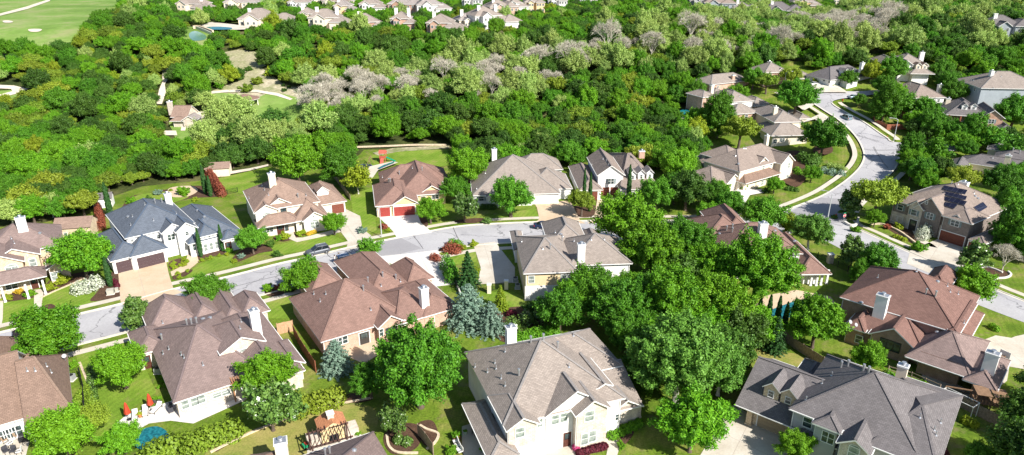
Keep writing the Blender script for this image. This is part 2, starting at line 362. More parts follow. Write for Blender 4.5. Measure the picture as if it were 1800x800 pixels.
flat('lawn', [(388, 545), (460, 520), (520, 522), (520, 560), (470, 560)], G_LAWN, 0.012)
flat('lawn', [(1490, 400), (1510, 398), (1590, 428), (1640, 440), (1628, 456), (1560, 440)], G_LAWND, 0.012)
flat('lawn', [(1270, 385), (1300, 360), (1400, 340), (1480, 300), (1495, 275), (1480, 250), (1445, 240), (1410, 260), (1420, 300), (1330, 345)], G_LAWND, 0.012)
flat('lawn', [(1200, 372), (1250, 362), (1300, 374), (1240, 378), (1200, 380)], G_DRY, 0.014)
flat('lawn', [(1310, 610), (1400, 622), (1440, 640), (1420, 665), (1330, 640)], G_DRY, 0.014)
flat('lawn', [(360, 800), (420, 765), (520, 730), (600, 712), (660, 720), (650, 770), (560, 800), (440, 830)], G_DRY, 0.012, True)
flat('lawn', [(780, 430), (835, 424), (838, 460), (800, 465)], G_LAWN, 0.012)
flat('lawn', [(840, 515), (900, 512), (935, 530), (900, 560), (850, 545)], G_LAWN, 0.012)
flat('lawn', [(1130, 760), (1190, 740), (1240, 790), (1180, 830), (1100, 830)], G_LAWND, 0.012)
flat('golf_fairway', [(-260, 60), (-60, 20), (20, -10), (160, -22), (250, -5), (215, 10), (145, 45), (140, 62), (105, 82), (0, 88), (-200, 110)], G_GOLF, 0.006, True)
flat('golf_fairway', [(-120, 165), (0, 160), (45, 160), (50, 180), (0, 195), (-120, 205)], G_GOLF, 0.006, True)
flat('golf_path', [(-20, 150), (25, 152), (50, 158), (30, 166), (0, 174), (-40, 176), (-40, 171), (0, 168), (22, 162), (20, 158), (-20, 156)], G_SAND, 0.016)
flat('cart_path', [(0, 25), (45, 13), (82, 1), (90, -6), (95, -6), (87, 3), (48, 17), (0, 29)], G_SAND, 0.016)
flat('sand_bunker', [(5, 38), (14, 37), (23, 39), (20, 41), (8, 41)], G_SAND, 0.016, True)
flat('sand_bunker', [(50, 53), (62, 52), (74, 53), (68, 57), (54, 57)], G_SAND, 0.016, True)
flat('pond', [(333, 60), (345, 56), (362, 64), (360, 71), (342, 73), (334, 68)], POND, 0.016, True); flat('meadow', [(322, 50), (340, 47), (372, 63), (368, 80), (330, 80), (318, 66)], G_GOLF, 0.012, True)
flat('clearing', [(380, 95), (420, 88), (480, 96), (485, 108), (460, 120), (500, 150), (535, 158), (530, 205), (480, 215), (440, 210), (400, 200), (352, 198), (340, 215), (310, 240), (300, 262), (360, 262), (380, 240), (360, 215), (362, 165), (400, 150), (430, 140), (400, 125), (365, 118)], G_DIRT, 0.008)
flat('meadow', [(362, 168), (405, 166), (440, 176), (480, 165), (530, 178), (525, 212), (470, 222), (430, 212), (385, 195), (360, 205)], G_GOLF, 0.014, True)
flat('meadow', [(300, 212), (352, 208), (372, 225), (365, 260), (320, 262), (305, 235)], G_GOLF, 0.014, True)
flat('trail', [(358, 164), (400, 160), (450, 160), (490, 166), (515, 176), (510, 178), (485, 170), (450, 164), (400, 164), (360, 168)], G_SAND, 0.020)
flat('trail', [(286, 125), (298, 120), (300, 135), (290, 150), (292, 165), (285, 185), (275, 185), (280, 160), (286, 145)], G_SAND, 0.020)
flat('trail', [(326, 198), (366, 198), (362, 210), (330, 212), (326, 232), (318, 232), (322, 212)], G_SAND, 0.020)
flat('trail', [(288, 232), (310, 232), (312, 240), (290, 240)], G_SAND, 0.020); flat('trail', [(335, 231), (362, 231), (360, 239), (335, 239)], G_SAND, 0.020)
flat('garden_soil', [(205, 395), (225, 350), (260, 340), (330, 328), (372, 330), (390, 345), (330, 350), (270, 372)], G_MULCH, 0.010, True)
flat('lawn', [(235, 348), (262, 340), (300, 337), (320, 334), (330, 348), (260, 366)], G_LAWN, 0.014, True)
flat('patio', [(298, 332), (335, 328), (348, 336), (330, 346), (300, 346)], G_DRIVET, 0.018, True)
flat('retaining_path', [(388, 306), (440, 298), (472, 291), (472, 294), (440, 302), (388, 311)], G_SAND, 0.018)

# streets
far_edge = smooth_line(W([(-420, 700), (-200, 638), (-60, 600), (0, 585), (110, 559), (215, 534), (300, 510), (400, 487), (490, 464), (545, 452), (620, 434), (700, 418), (800, 399), (880, 393), (960, 390), (1060, 388), (1160, 388), (1230, 387), (1300, 384), (1345, 378)]), 6)
ribbon('street', far_edge, 0, -11.3, G_ROAD, 0.020)
up = W([(1300, 386), (1340, 381), (1372, 373), (1440, 347), (1478, 325), (1500, 308), (1513, 292), (1517, 275), (1508, 252), (1490, 230), (1470, 213), (1450, 200), (1428, 186), (1408, 176), (1412, 165), (1435, 160), (1500, 164), (1570, 158)])
inner = W([(1572, 163), (1510, 173), (1472, 178), (1463, 185), (1485, 200), (1520, 219), (1558, 245), (1580, 254), (1700, 256), (1700, 267), (1600, 272), (1582, 280), (1575, 298), (1560, 314), (1532, 331), (1500, 352), (1484, 374), (1490, 393), (1530, 412), (1600, 444), (1680, 478), (1755, 511), (1800, 529), (1950, 590), (1950, 625), (1800, 567), (1742, 545), (1660, 512), (1580, 480), (1500, 448), (1452, 424), (1415, 404), (1385, 402), (1345, 406), (1290, 408)])
rp = [Vector((p.x, p.y, 0)) for p in smooth_line(up, 4) + smooth_line(inner, 4)]; tr = []
for t in tessellate_polygon([rp]):
    a, b_, c = [rp[k] for k in t]
    if (b_ - a).cross(c - a).z < 0: b_, c = c, b_
    tr.append((a, b_, c))
drape(tr, 0.028, G_ROAD, 'street')
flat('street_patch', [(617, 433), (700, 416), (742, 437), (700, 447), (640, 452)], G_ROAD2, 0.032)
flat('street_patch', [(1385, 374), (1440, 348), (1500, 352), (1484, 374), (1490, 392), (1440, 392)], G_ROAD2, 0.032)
def strips(nm, line, side, gaps=(), verge=(0.35, 1.85), walk=(1.85, 3.35), kerb=True):
    s = side
    ribbon('footpath', line, s * walk[0], s * walk[1], G_WALK, 0.040)
    ribbon('verge', line, s * verge[0], s * verge[1], G_LAWND, 0.024)
    ribbon('gutter', line, s * -0.45, s * 0.05, G_KERB, 0.036)
    if kerb: ribbon('kerb', line, s * 0.05, s * 0.3, G_KERB, 0.0, 0.13)
strips('a', far_edge[12:], 1)
near_edge = offset_line(far_edge, -11.3)
strips('b', near_edge[10:86], -1)
up_s = smooth_line(up, 6)
strips('c', up_s[12:84], 1, verge=(0.35, 1.7), walk=(1.7, 3.0))
inn = smooth_line(inner, 6)
strips('d', inn[18:42], 1, verge=(0.35, 1.7), walk=(1.7, 3.0))
strips('e', inn[60:96], 1, verge=(0.35, 1.7), walk=(1.7, 3.0))
strips('f', inn[100:140], 1, verge=(0.35, 1.7), walk=(1.7, 3.0))
for pts in ([(300, 537), (420, 502), (520, 478)], [(615, 433), (628, 444), (640, 452)], [(724, 412), (735, 425), (744, 438)], [(796, 399), (803, 415), (812, 430)],
            [(1460, 225), (1500, 240), (1545, 253)], [(1500, 262), (1530, 268), (1575, 268)], [(1535, 262), (1548, 285), (1560, 300)], [(1395, 380), (1430, 385), (1480, 398)]):
    ribbon('road_joint', smooth_line(W(pts), 4), -0.06, 0.06, G_TAR, 0.036)
# tar ring and manhole on the street
c = P(596, 447); b = MB(); ring = []
for k in range(33):
    t = 2 * math.pi * k / 32 * 0.93 + 0.3; rr = (1.9 + 0.12 * math.sin(3 * t)); ring.append(c + Vector((rr * math.cos(t) * 1.25, rr * math.sin(t), 0)))
ribbon('tar_seam', ring, -0.06, 0.06, G_TAR, 0.040)
b = MB(); b.cyl((c.x + .2, c.y, 0.03), 0.42, (c.x + .2, c.y, 0.045), 0.42, mat('iron_cover', (0.22, 0.2, 0.19), 0.7, 0.1), 16)
tag(b.build('manhole_cover'), 'round iron manhole cover inside the dark tar ring on the street', 'manhole cover')

def drive(name, pxs, m, joints=(), z=0.048, sm=False):
    flat(name, pxs, m, z, sm)
    for j in joints: ribbon('concrete_joint', W(j), -0.03, 0.03, mat('slab_joint', (0.42, 0.36, 0.30), 0.9, 0), z + 0.004)  # darker lines where the concrete slabs meet
drive('driveway', [(208, 481), (292, 460), (297, 483), (305, 508), (322, 514), (222, 543), (212, 530)], G_DRIVET, ([(242, 472), (258, 530)], [(212, 500), (300, 478)]))
drive('driveway', [(592, 371), (608, 368), (633, 380), (636, 395), (634, 400), (652, 414), (660, 430), (608, 440), (612, 425), (597, 405), (588, 392)], G_DRIVE, ([(605, 390), (632, 428)],))
drive('driveway', [(665, 381), (733, 375), (740, 392), (752, 402), (760, 409), (698, 419), (692, 408)], G_DRIVEW, ([(692, 379), (722, 412)],))
drive('driveway', [(938, 356), (1003, 354), (1010, 368), (1020, 388), (1030, 393), (938, 394), (948, 385), (944, 366)], G_DRIVET, ([(964, 356), (990, 392)],))
drive('driveway', [(1050, 350), (1096, 349), (1100, 362), (1100, 388), (1110, 392), (1032, 393), (1044, 385)], G_DRIVET, ([(1073, 350), (1070, 390)],))
drive('driveway', [(1281, 338), (1300, 334), (1347, 336), (1347, 340), (1318, 345), (1303, 368), (1250, 372), (1268, 358), (1285, 350)], G_DRIVEW)
drive('driveway', [(752, 442), (768, 440), (790, 470), (800, 500), (720, 510), (700, 470), (662, 452), (700, 448)], G_DRIVEW, ([(735, 442), (762, 495)],))
drive('driveway', [(832, 430), (870, 425), (905, 470), (905, 497), (840, 500), (845, 470)], G_DRIVE, ([(850, 428), (872, 498)],))
drive('driveway', [(1600, 440), (1650, 420), (1725, 446), (1712, 470), (1695, 492), (1680, 500), (1594, 464)], G_DRIVE, ([(1655, 425), (1625, 472)],))
drive('driveway', [(1400, 300 - 76), (1440, 206), (1456, 214), (1476, 222), (1462, 232), (1440, 226), (1432, 215)], G_DRIVE)
drive('driveway', [(1420, 152), (1448, 148), (1475, 158), (1490, 168), (1430, 168), (1415, 160)], G_DRIVE)
drive('driveway', [(1360, 168), (1384, 164), (1412, 176), (1430, 190), (1412, 200), (1385, 180)], G_DRIVE)
drive('driveway', [(1708, 606), (1750, 590), (1812, 600), (1860, 625), (1860, 660), (1725, 636)], G_DRIVE, ([(1745, 598), (1800, 640)],))
drive('driveway', [(1755, 604), (1784, 592), (1815, 585), (1830, 600), (1780, 610)], G_DRIVE, z=0.056)
drive('driveway', [(1262, 722), (1290, 712), (1375, 762), (1405, 780), (1390, 850), (1200, 850), (1250, 770)], G_DRIVE, ([(1318, 740), (1288, 800)], [(1270, 762), (1350, 800)]))
drive('driveway', [(895, 790), (975, 770), (1012, 785), (1010, 850), (880, 850)], G_DRIVE)
drive('garden_walk', [(60, 510), (78, 508), (74, 530), (72, 560), (60, 562), (60, 535)], G_WALK)
drive('garden_walk', [(-5, 520), (6, 520), (5, 560), (2, 575), (-8, 577)], G_WALK)
drive('garden_walk', [(330, 448), (345, 446), (350, 460), (332, 475), (302, 486), (300, 478), (325, 465)], G_DRIVET)
drive('garden_walk', [(506, 406), (514, 404), (520, 418), (532, 418), (572, 408), (598, 402), (600, 408), (560, 418), (522, 426), (508, 420)], G_WALK)
drive('garden_walk', [(1060, 765), (1078, 762), (1090, 785), (1080, 815), (1060, 830), (1068, 790)], G_WALK)
drive('garden_walk', [(1602, 402), (1612, 402), (1622, 420), (1640, 430), (1648, 436), (1636, 434), (1612, 424)], G_WALK)
drive('patio', [(205, 745), (222, 730), (270, 715), (300, 706), (318, 690), (420, 672), (440, 700), (340, 745), (300, 740), (262, 745), (236, 760), (190, 770)], G_DRIVEW, z=0.052)
drive('patio', [(-60, 760), (40, 745), (55, 765), (46, 800), (30, 850), (-80, 850)], G_DRIVE)
drive('patio', [(600, 605), (648, 585), (690, 600), (668, 622), (640, 640), (598, 622)], G_DRIVET)
drive('patio', [(812, 750), (838, 742), (860, 770), (852, 820), (820, 820), (812, 790)], G_DRIVE)
drive('patio', [(1622, 640), (1665, 668), (1712, 690), (1735, 655), (1775, 640), (1770, 670), (1725, 705), (1700, 710), (1620, 665)], G_DRIVE)
drive('patio', [(1320, 560), (1345, 520), (1400, 510), (1460, 522), (1470, 535), (1400, 545), (1350, 575)], G_DRIVET)
drive('patio', [(628, 308), (645, 300), (690, 290), (700, 292), (665, 305), (655, 318), (640, 320)], G_WALK)
drive('patio', [(1195, 212), (1225, 205), (1248, 205), (1245, 216), (1210, 222)], G_DRIVE)
drive('patio', [(352, 47), (372, 43), (410, 47), (440, 51), (436, 56), (400, 57), (368, 56)], G_DRIVE)
drive('terrace', [(540, 770), (620, 748), (640, 770), (580, 800), (540, 800)], G_DRIVE)
flat('lawn', [(1190, 205), (1240, 200), (1245, 230), (1190, 232)], G_LAWND, 0.012); flat('swimming_pool', [(1193, 202), (1208, 199), (1220, 205), (1210, 213), (1196, 212)], WATER, 0.058, True)
flat('swimming_pool', [(1345, 560), (1355, 545), (1395, 530), (1425, 528), (1420, 540), (1385, 560), (1370, 585), (1340, 590)], WATER, 0.058)
flat('swimming_pool', [(235, 770), (243, 760), (256, 753), (275, 750), (290, 756), (300, 770), (290, 786), (255, 792), (236, 784)], WATER, 0.058, True)
flat('swimming_pool', [(664, 303), (676, 297), (694, 291.5), (693, 294), (677, 300), (668, 304)], WATER, 0.058)
flat('swimming_pool', [(363, 53), (385, 52), (408, 54), (402, 57), (370, 57)], WATER, 0.058, True)
# planting beds
for pts in ([(75, 515), (92, 490), (150, 478), (165, 480), (130, 497), (95, 512), (76, 520)], [(75, 550), (78, 538), (92, 535), (103, 545), (95, 552)], [(25, 565), (35, 553), (58, 545), (60, 558)],
            [(0, 531), (12, 518), (60, 510), (62, 522), (20, 530)], [(160, 530), (172, 512), (195, 480), (212, 478), (214, 515), (208, 522)],
            [(297, 462), (312, 455), (332, 456), (333, 466), (316, 475), (300, 474)], [(303, 488), (312, 480), (338, 474), (332, 482), (315, 490), (306, 492)],
            [(345, 455), (360, 442), (412, 430), (418, 438), (400, 446), (368, 452), (350, 462)], [(408, 455), (425, 440), (455, 428), (480, 440), (455, 446), (415, 462)],
            [(480, 418), (500, 412), (570, 398), (575, 404), (540, 412), (500, 425)], [(733, 385), (748, 384), (753, 395), (742, 401)], [(800, 388), (830, 384), (852, 384), (838, 392), (806, 392)],
            [(1000, 365), (1046, 362), (1042, 380), (1016, 381)], [(465, 515), (480, 505), (500, 505), (500, 516), (478, 522)], [(770, 440), (795, 430), (808, 438), (795, 448)],
            [(1440, 258), (1460, 262), (1462, 273), (1445, 278), (1428, 272)], [(1330, 290), (1400, 270), (1420, 300), (1415, 320), (1390, 330)],
            [(1548, 393), (1560, 390), (1600, 402), (1625, 430), (1615, 434), (1580, 415)], [(1716, 480), (1735, 470), (1765, 475), (1772, 485), (1750, 490), (1745, 500), (1728, 498)],
            [(380, 795), (440, 760), (520, 720), (580, 700), (640, 690), (650, 705), (560, 715), (480, 745), (400, 780)], [(675, 765), (700, 745), (740, 750), (735, 785), (700, 800), (680, 790)],
            [(735, 745), (760, 740), (770, 765), (755, 785), (740, 775)], [(1005, 785), (1060, 775), (1070, 790), (1020, 800)], [(1085, 755), (1105, 745), (1115, 760), (1095, 785), (1085, 775)], [(850, 550), (900, 540), (940, 545), (960, 600), (880, 600)]):
    flat('planting_bed', pts, G_MULCH, 0.044, True)
def edging(pts, hw=0.16, hh=0.14, m=G_EDGE, closed=False):
    ribbon('stone_edging', smooth_line(W(pts), 5, closed), -hw, hw, m, 0.03, hh)
edging([(370, 796), (440, 762), (500, 738), (560, 716), (610, 708), (655, 700)]); edging([(140, 578 + 60), (165, 700), (172, 730), (168, 745), (160, 760)])
edging([(72, 524), (95, 513), (130, 498), (165, 482)], 0.14); edging([(680, 765), (684, 785), (700, 796), (735, 797)]); edging([(738, 748), (750, 755), (770, 763), (765, 778), (750, 790)])
edging([(1530, 395), (1552, 396), (1580, 408), (1600, 422), (1618, 436)], 0.2, 0.4); edging([(1744, 500), (1750, 491), (1768, 489), (1777, 484), (1772, 478)], 0.16, 0.25, CONC)
edging([(1718, 478), (1730, 470), (1745, 473), (1762, 480)], 0.16, 0.25, CONC); edging([(620, 262), (680, 260), (730, 258), (785, 258)], 0.2, 0.14)
edging([(630, 318), (632, 308), (655, 300), (680, 292)], 0.2, 0.3); edging([(1484, 392), (1495, 398), (1506, 396), (1508, 385)], 0.25, 0.5, CONC); edging([(340, 72 - 20), (352, 52), (375, 60)], 0.4, 1.0)
# ================================================================ houses: an Empty, with walls, roof (> chimney, vents, caps), windows (> pane), doors, columns
WINCACHE = {}
def window_meshes(wd, ht, style):
    wd *= .66; ht *= .72; key = (round(wd, 2), round(ht, 2), style)
    if key in WINCACHE: return WINCACHE[key]
    fr = MB(); t = 0.085; fm = DKFRAME if style == 'dark' else TRIM
    x0, x1 = -wd / 2, wd / 2
    fr.box(x0 - t, x1 + t, -0.02, 0.09, -t, 0, fm); fr.box(x0 - t, x1 + t, -0.02, 0.07, ht, ht + t, fm)
    fr.box(x0 - t, x0, -0.02, 0.07, 0.002, ht - .002, fm); fr.box(x1, x1 + t, -0.02, 0.07, 0.002, ht - .002, fm)
    n = max(1, round(wd / 0.8)); mt = 0.03
    for k in range(1, n): x = x0 + wd * k / n; fr.box(x - 0.05, x + 0.05, -0.01, 0.06, 0.004, ht - .004, fm)
    fr.box(x0 + .004, x1 - .004, -0.01, 0.045, ht * 0.52 - mt, ht * 0.52 + mt, fm)
    if style == 'arch':
        for k in range(6):
            a0, a1 = math.pi * k / 6, math.pi * (k + 1) / 6; r0, r1 = wd / 2, wd / 2 + t
            q = [(math.cos(a0) * r0, .07, ht + t + math.sin(a0) * r0 * .45), (math.cos(a1) * r0, .07, ht + t + math.sin(a1) * r0 * .45), (math.cos(a1) * r1, .07, ht + t + math.sin(a1) * r1 * .5), (math.cos(a0) * r1, .07, ht + t + math.sin(a0) * r1 * .5)]
            fr.poly(q, fm)
    if style == 'shutter':
        for sx in (x0 - t - .42, x1 + t + .02):
            fr.box(sx, sx + .4, -0.01, 0.05, 0, ht, mat('shutter_slate', (0.20, 0.26, 0.27), 0.7, .1))
    pn = MB(); gl = PANEGREEN if style in ('blind', 'arch') else GLASS
    pn.poly([(x0, 0.03, 0), (x0, 0.03, ht), (x1, 0.03, ht), (x1, 0.03, 0)], gl)
    if style == 'arch':
        pn.poly([(math.cos(math.pi * k / 8) * wd / 2, .035, ht + t + math.sin(math.pi * k / 8) * wd / 2 * .45) for k in range(9)][::-1], gl)
    WINCACHE[key] = (fr.mesh('window'), pn.mesh('pane')); return WINCACHE[key]
GARCACHE = {}
def garage_mesh(wd, ht, m):
    key = (round(wd, 1), round(ht, 1), m.name)
    if key in GARCACHE: return GARCACHE[key]
    b = MB(); t = 0.14
    b.box(-wd / 2 - t, wd / 2 + t, -.02, .10, ht, ht + t, TRIM); b.box(-wd / 2 - t, -wd / 2, -.02, .09, 0, ht - .002, TRIM); b.box(wd / 2, wd / 2 + t, -.02, .09, 0, ht - .002, TRIM)
    n = 4; mc = max(2, round(wd / 0.65))
    for i in range(n):
        b.box(-wd / 2 + .003, wd / 2 - .003, -.01, .03, i * ht / n + .012, (i + 1) * ht / n - .012, m)
        for k in range(mc):
            x = -wd / 2 + wd * (k + .5) / mc; h = ht / n
            b.box(x - wd / mc * .38, x + wd / mc * .38, .03, .05, i * h + h * .22, i * h + h * .78, m, False)
    GARCACHE[key] = b.mesh('garage_door'); return GARCACHE[key]
G_RED = mat('garage_door_red', (0.33, 0.055, 0.045), 0.6, .08); G_DARK = mat('garage_door_plum', (0.085, 0.055, 0.06), 0.6, .08)
G_WHITE = mat('garage_door_white', (0.82, 0.81, 0.79), 0.6, .02); G_BRN = mat('garage_door_brown', (0.19, 0.06, 0.04), 0.6, .1); G_CRM = mat('garage_door_cream', (0.70, 0.64, 0.52), 0.6, .03)
DOOR = mat('front_door_wood', (0.10, 0.035, 0.025), 0.5, .2)
HOUSES_L = []
class House:
    def __init__(s, name, label, a, b, z, roof, wall, cat='house', group=None, ov=0.4, pitch=0.62):
        z *= .955; A = P(*a, z); s.base = A.z - z; B = P(*b, z, s.base); s.ang = math.atan2(B.y - A.y, B.x - A.x)
        s.org = Vector((A.x, A.y, s.base)); s.e = empty(name, s.org, label, cat, s.ang, group)
        s.Mw = Matrix.Translation(s.org) @ Matrix.Rotation(s.ang, 4, 'Z'); s.Mi = s.Mw.inverted()
        s.roof = MB(); s.wall = MB(); s.gut = MB(); s.rm = SH[roof]; s.wm = WL[wall]; s.ov = ov; s.pitch = pitch; s.n = 0
        capc = {'blue': (0.09, 0.12, 0.17)}.get(roof)
        s.cap = SH[roof] if roof in ('deepred', 'red', 'dark') else mat('ridge_' + roof, capc or tuple(c * 0.95 for c in {'tan': (.27, .19, .155), 'red': (.25, .14, .11), 'mauve': (.20, .15, .145), 'brown': (.24, .165, .125), 'grey': (.29, .265, .25), 'dark': (.19, .175, .175), 'taupe': (.27, .22, .2), 'deepred': (.19, .09, .07), 'pale': (.34, .3, .28), 'fire': (.5, .22, .11)}[roof]), .95, .15, 4)
        s.bvh = None; s.rects = []; s.late = []
    def loc(s, p, z): return s.Mi @ P(*p, z, s.base)
    def wing(s, a, b, z, d, ends='hh', ax=None, pitch=None, wall=None, roof=None, back=False, ov=None, base=-1.5, fascia=None, dbg=None):
        """a, b: the eave's two ends in front (or at the back with back=True); d: depth in metres, or a bearing on the far corner; ends: h hip, g gable"""
        z *= .955; A, B = s.loc(a, z), s.loc(b, z); x0, x1 = min(A.x, B.x), max(A.x, B.x); y0 = (A.y + B.y) / 2
        d = abs(s.loc(d, z).y - y0) if isinstance(d, tuple) else d * 1.1
        if back: y0 -= d
        return s.rect(x0, x1, y0, y0 + d, z, ends, ax, pitch, wall, roof, ov, base)
    def rect(s, x0, x1, y0, y1, z, ends='hh', ax=None, pitch=None, wall=None, roof=None, ov=None, base=-1.5):
        s.n += 1; j = s.n * 0.006; x0 -= j; x1 += j * .7; y0 -= j * .8; y1 += j * .9; z += s.n * 0.005
        pitch = pitch or s.pitch; wm = WL[wall] if wall else s.wm; rm = SH[roof] if roof else s.rm; ov = s.ov if ov is None else ov
        s.rects.append((x0, x1, y0, y1, z)); _dims.append((s.e.name, s.n, round(x1 - x0, 1), round(y1 - y0, 1), z))
        W_, D_ = x1 - x0, y1 - y0
        if ax is None: ax = 'x' if W_ >= D_ else 'y'
        if ax == 'x': f = lambda u, v, q: Vector((x0 + u, y0 + v, q)); L, C = W_, D_
        else: f = lambda u, v, q: Vector((x0 + v, y0 + (u), q)); L, C = D_, W_
        flip = ax == 'y'
        hw = C / 2; h = hw * pitch; s0 = hw if ends[0] == 'h' else 0; s1 = L - hw if ends[1] == 'h' else L
        if s0 > s1 - 0.3:
            if ends == 'hh': s0 = s1 = L / 2; h = min(hw, L / 2 + .5) * pitch; s1 += .02
            elif ends[0] == 'h': s0 = L * .6
            else: s1 = L * .4
        T = 0.2; zr = z + h
        r0, r1 = f(s0, hw, zr), f(s1, hw, zr); c00, c01, c10, c11 = f(0, 0, z), f(0, C, z), f(L, 0, z), f(L, C, z)
        tops = [[c00, c10, r1, r0], [c11, c01, r0, r1]]
        if ends[0] == 'h': tops.append([c01, c00, r0])
        if ends[1] == 'h': tops.append([c10, c11, r1])
        dn = Vector((0, 0, -T)); R_ = s.roof
        for q in tops:
            q = q[::-1] if flip else q
            R_.poly(q, rm); R_.poly([p + dn for p in q][::-1], SOFF)
        rim = [c00, c10] + ([r1] if ends[1] == 'g' else []) + [c11, c01] + ([r0] if ends[0] == 'g' else [])
        for i in range(len(rim)):
            p, q = rim[i], rim[(i + 1) % len(rim)]; qd = [p + dn, q + dn, q, p]
            R_.poly(qd[::-1] if flip else qd, TRIM)
        up = Vector((0, 0, .03))
        R_.bar(r0 + up, r1 + up, .34, .07, s.cap if rm is s.rm else rm)
        if ends[0] == 'h': [R_.bar(c + up, r0 + up, .3, .06, s.cap if rm is s.rm else rm) for c in (c00, c01)]
        if ends[1] == 'h': [R_.bar(c + up, r1 + up, .3, .06, s.cap if rm is s.rm else rm) for c in (c10, c11)]
        # gutters hung on the eaves, downpipes at the front corners
        if hasattr(s, 'gut'):
            g_ = Vector((0, 0, -.07))
            for p, q, nrm in ((c00, c10, f(0, -1, 0) - f(0, 0, 0)), (c01, c11, f(0, 1, 0) - f(0, 0, 0))): s.gut.bar(p + nrm * .055 + g_, q + nrm * .055 + g_, .1, .11, TRIM)
            if ov < 1: [s.gut.bar(f(u, ov - .06, base), f(u + .001, ov - .06, z - .1), .09, .09, TRIM) for u in (ov + .12, L - ov - .12)]
        # walls
        Wm = s.wall; a0, a1, b0, b1 = ov, L - ov, ov, C - ov; zt = z + ov * pitch - T - .01
        def quad(p, q):
            v = [Vector((p.x, p.y, base)), Vector((q.x, q.y, base)), Vector((q.x, q.y, zt)), Vector((p.x, p.y, zt))]
            Wm.poly(v[::-1] if flip else v, wm)
        k00, k01, k10, k11 = f(a0, b0, 0), f(a0, b1, 0), f(a1, b0, 0), f(a1, b1, 0)
        quad(k00, k10); quad(k10, k11); quad(k11, k01); quad(k01, k00)
        for e, u in ((0, a0), (1, a1)):
            if ends[e] == 'g':
                v = [f(u, b1, zt), f(u, b0, zt), f(u, hw, zr - T - .015)]
                if e: v = v[::-1]
                Wm.poly(v[::-1] if flip else v, wm)
        return (x0, x1, y0, y1, z)
    def finish(s):
        HOUSES_L.append((s.Mi, list(s.rects), False))
        s.roof_o = s.roof.build('roof', s.e); s.wall_o = s.wall.build('wall', s.e)
        if hasattr(s, 'gut'): s.gut.build('gutter', s.e)
        mk = lambda mb: BVHTree.FromPolygons([s.Mw @ Vector(v) for v in mb.v], mb.f)
        s.wb = mk(s.wall); s.rb = mk(s.roof); return s
    def hit(s, bvh, p):
        r = ray(*p).normalized(); h = bvh.ray_cast(Vector((0, 0, CAMH)), r)
        if h[0] is None: return None, None
        n = h[1]; n = -n if n.dot(r) > 0 else n
        return h[0], n
    def place(s, p, me, name, zb=None, yoff=0.0, hh=0, parent=None):
        w_, n = s.hit(s.wb, p)
        if w_ is None or abs(n.z) > .5: _miss.append((s.e.name, name, p)); return None
        l = s.Mi @ w_; nl = s.Mi.to_3x3() @ n; rz = math.atan2(-nl.x, nl.y)
        z = zb if zb is not None else l.z - hh / 2
        return inst(me, name, s.e, (l.x + nl.x * yoff, l.y + nl.y * yoff, z), rz)
    def win(s, *ps, w=1.1, h=1.5, st='plain'):
        for p in ps:
            f, g = window_meshes(w, h, st); o = s.place(p, f, 'window', hh=h)
            if o: inst(g, 'pane', o)
    def garage(s, *ps, w=4.8, h=2.3, m=None):
        for p in ps: s.place(p, garage_mesh(w, h, m or G_WHITE), 'garage_door', zb=0.03)
    def door(s, *ps, w=1.1, h=2.2, m=None):
        for p in ps:
            b = MB(); mm = m or DOOR
            b.box(-w / 2 - .12, w / 2 + .12, -.02, .06, h, h + .12, TRIM); b.box(-w / 2 - .12, -w / 2, -.02, .055, 0, h - .002, TRIM); b.box(w / 2, w / 2 + .12, -.02, .055, 0, h - .002, TRIM)
            b.box(-w / 2, w / 2, -.01, .04, .003, h - .004, mm); b.box(-w * .3, w * .3, .04, .06, h * .5, h * .9, GLASS, False); b.box(-w * .3, w * .3, .04, .055, h * .1, h * .42, mm, False)
            s.place(p, b.mesh('door'), 'door', zb=.03)
    def vent(s, *ps, kind='pipe'):
        for i, p in enumerate(ps):
            w_, n = s.hit(s.rb, p)
            if w_ is None: continue
            l = s.Mi @ w_
            if 'p' + kind not in WINCACHE:
                b = MB()
                if kind == 'pipe': b.cyl((0, 0, -.1), .075, (0, 0, .55), .075, METAL, 8); b.cyl((0, 0, -.05), .2, (0, 0, .1), .1, METAL, 8)
                elif kind == 'stack': b.cyl((0, 0, -.1), .12, (0, 0, .8), .12, METAL, 10); b.cyl((0, 0, .8), .19, (0, 0, 1.0), .16, METAL, 10)
                elif kind == 'turtle': b.cyl((0, 0, -.12), .3, (0, 0, .12), .27, METAL, 12); b.cyl((0, 0, .12), .34, (0, 0, .26), .12, METAL, 12)
                WINCACHE['p' + kind] = b.mesh('roof_vent')
            inst(WINCACHE['p' + kind], 'roof_vent', s.roof_o, (l.x, l.y, l.z))
    def chimney(s, p, w=1.3, d=0.9, h=2.4, wall=None, z=None, ground=False):
        w_ = None
        if z is None: w_, n = s.hit(s.rb, p)
        if w_ is None: w_ = P(*p, z or 6, s.base)
        l = s.Mi @ w_; m = WL[wall] if wall else s.wm; b = MB()
        b.box(-w / 2, w / 2, -d / 2, d / 2, (-l.z if ground else -1.2), h - .22, m); b.box(-w / 2 - .08, w / 2 + .08, -d / 2 - .08, d / 2 + .08, h - .22, h, TRIM)
        b.box(-w / 2 + .05, w / 2 - .05, -d / 2 + .05, d / 2 - .05, h, h + .06, METAL, False)
        c = b.build('chimney', s.roof_o, (l.x, l.y, l.z))
        k = MB(); k.cyl((0, 0, h + .05), .2, (0, 0, h + .32), .2, METAL, 12); k.cyl((0, 0, h + .34), .34, (0, 0, h + .42), .3, METAL, 12)
        k.build('chimney_cap', s.roof_o, (l.x, l.y, l.z)); return c
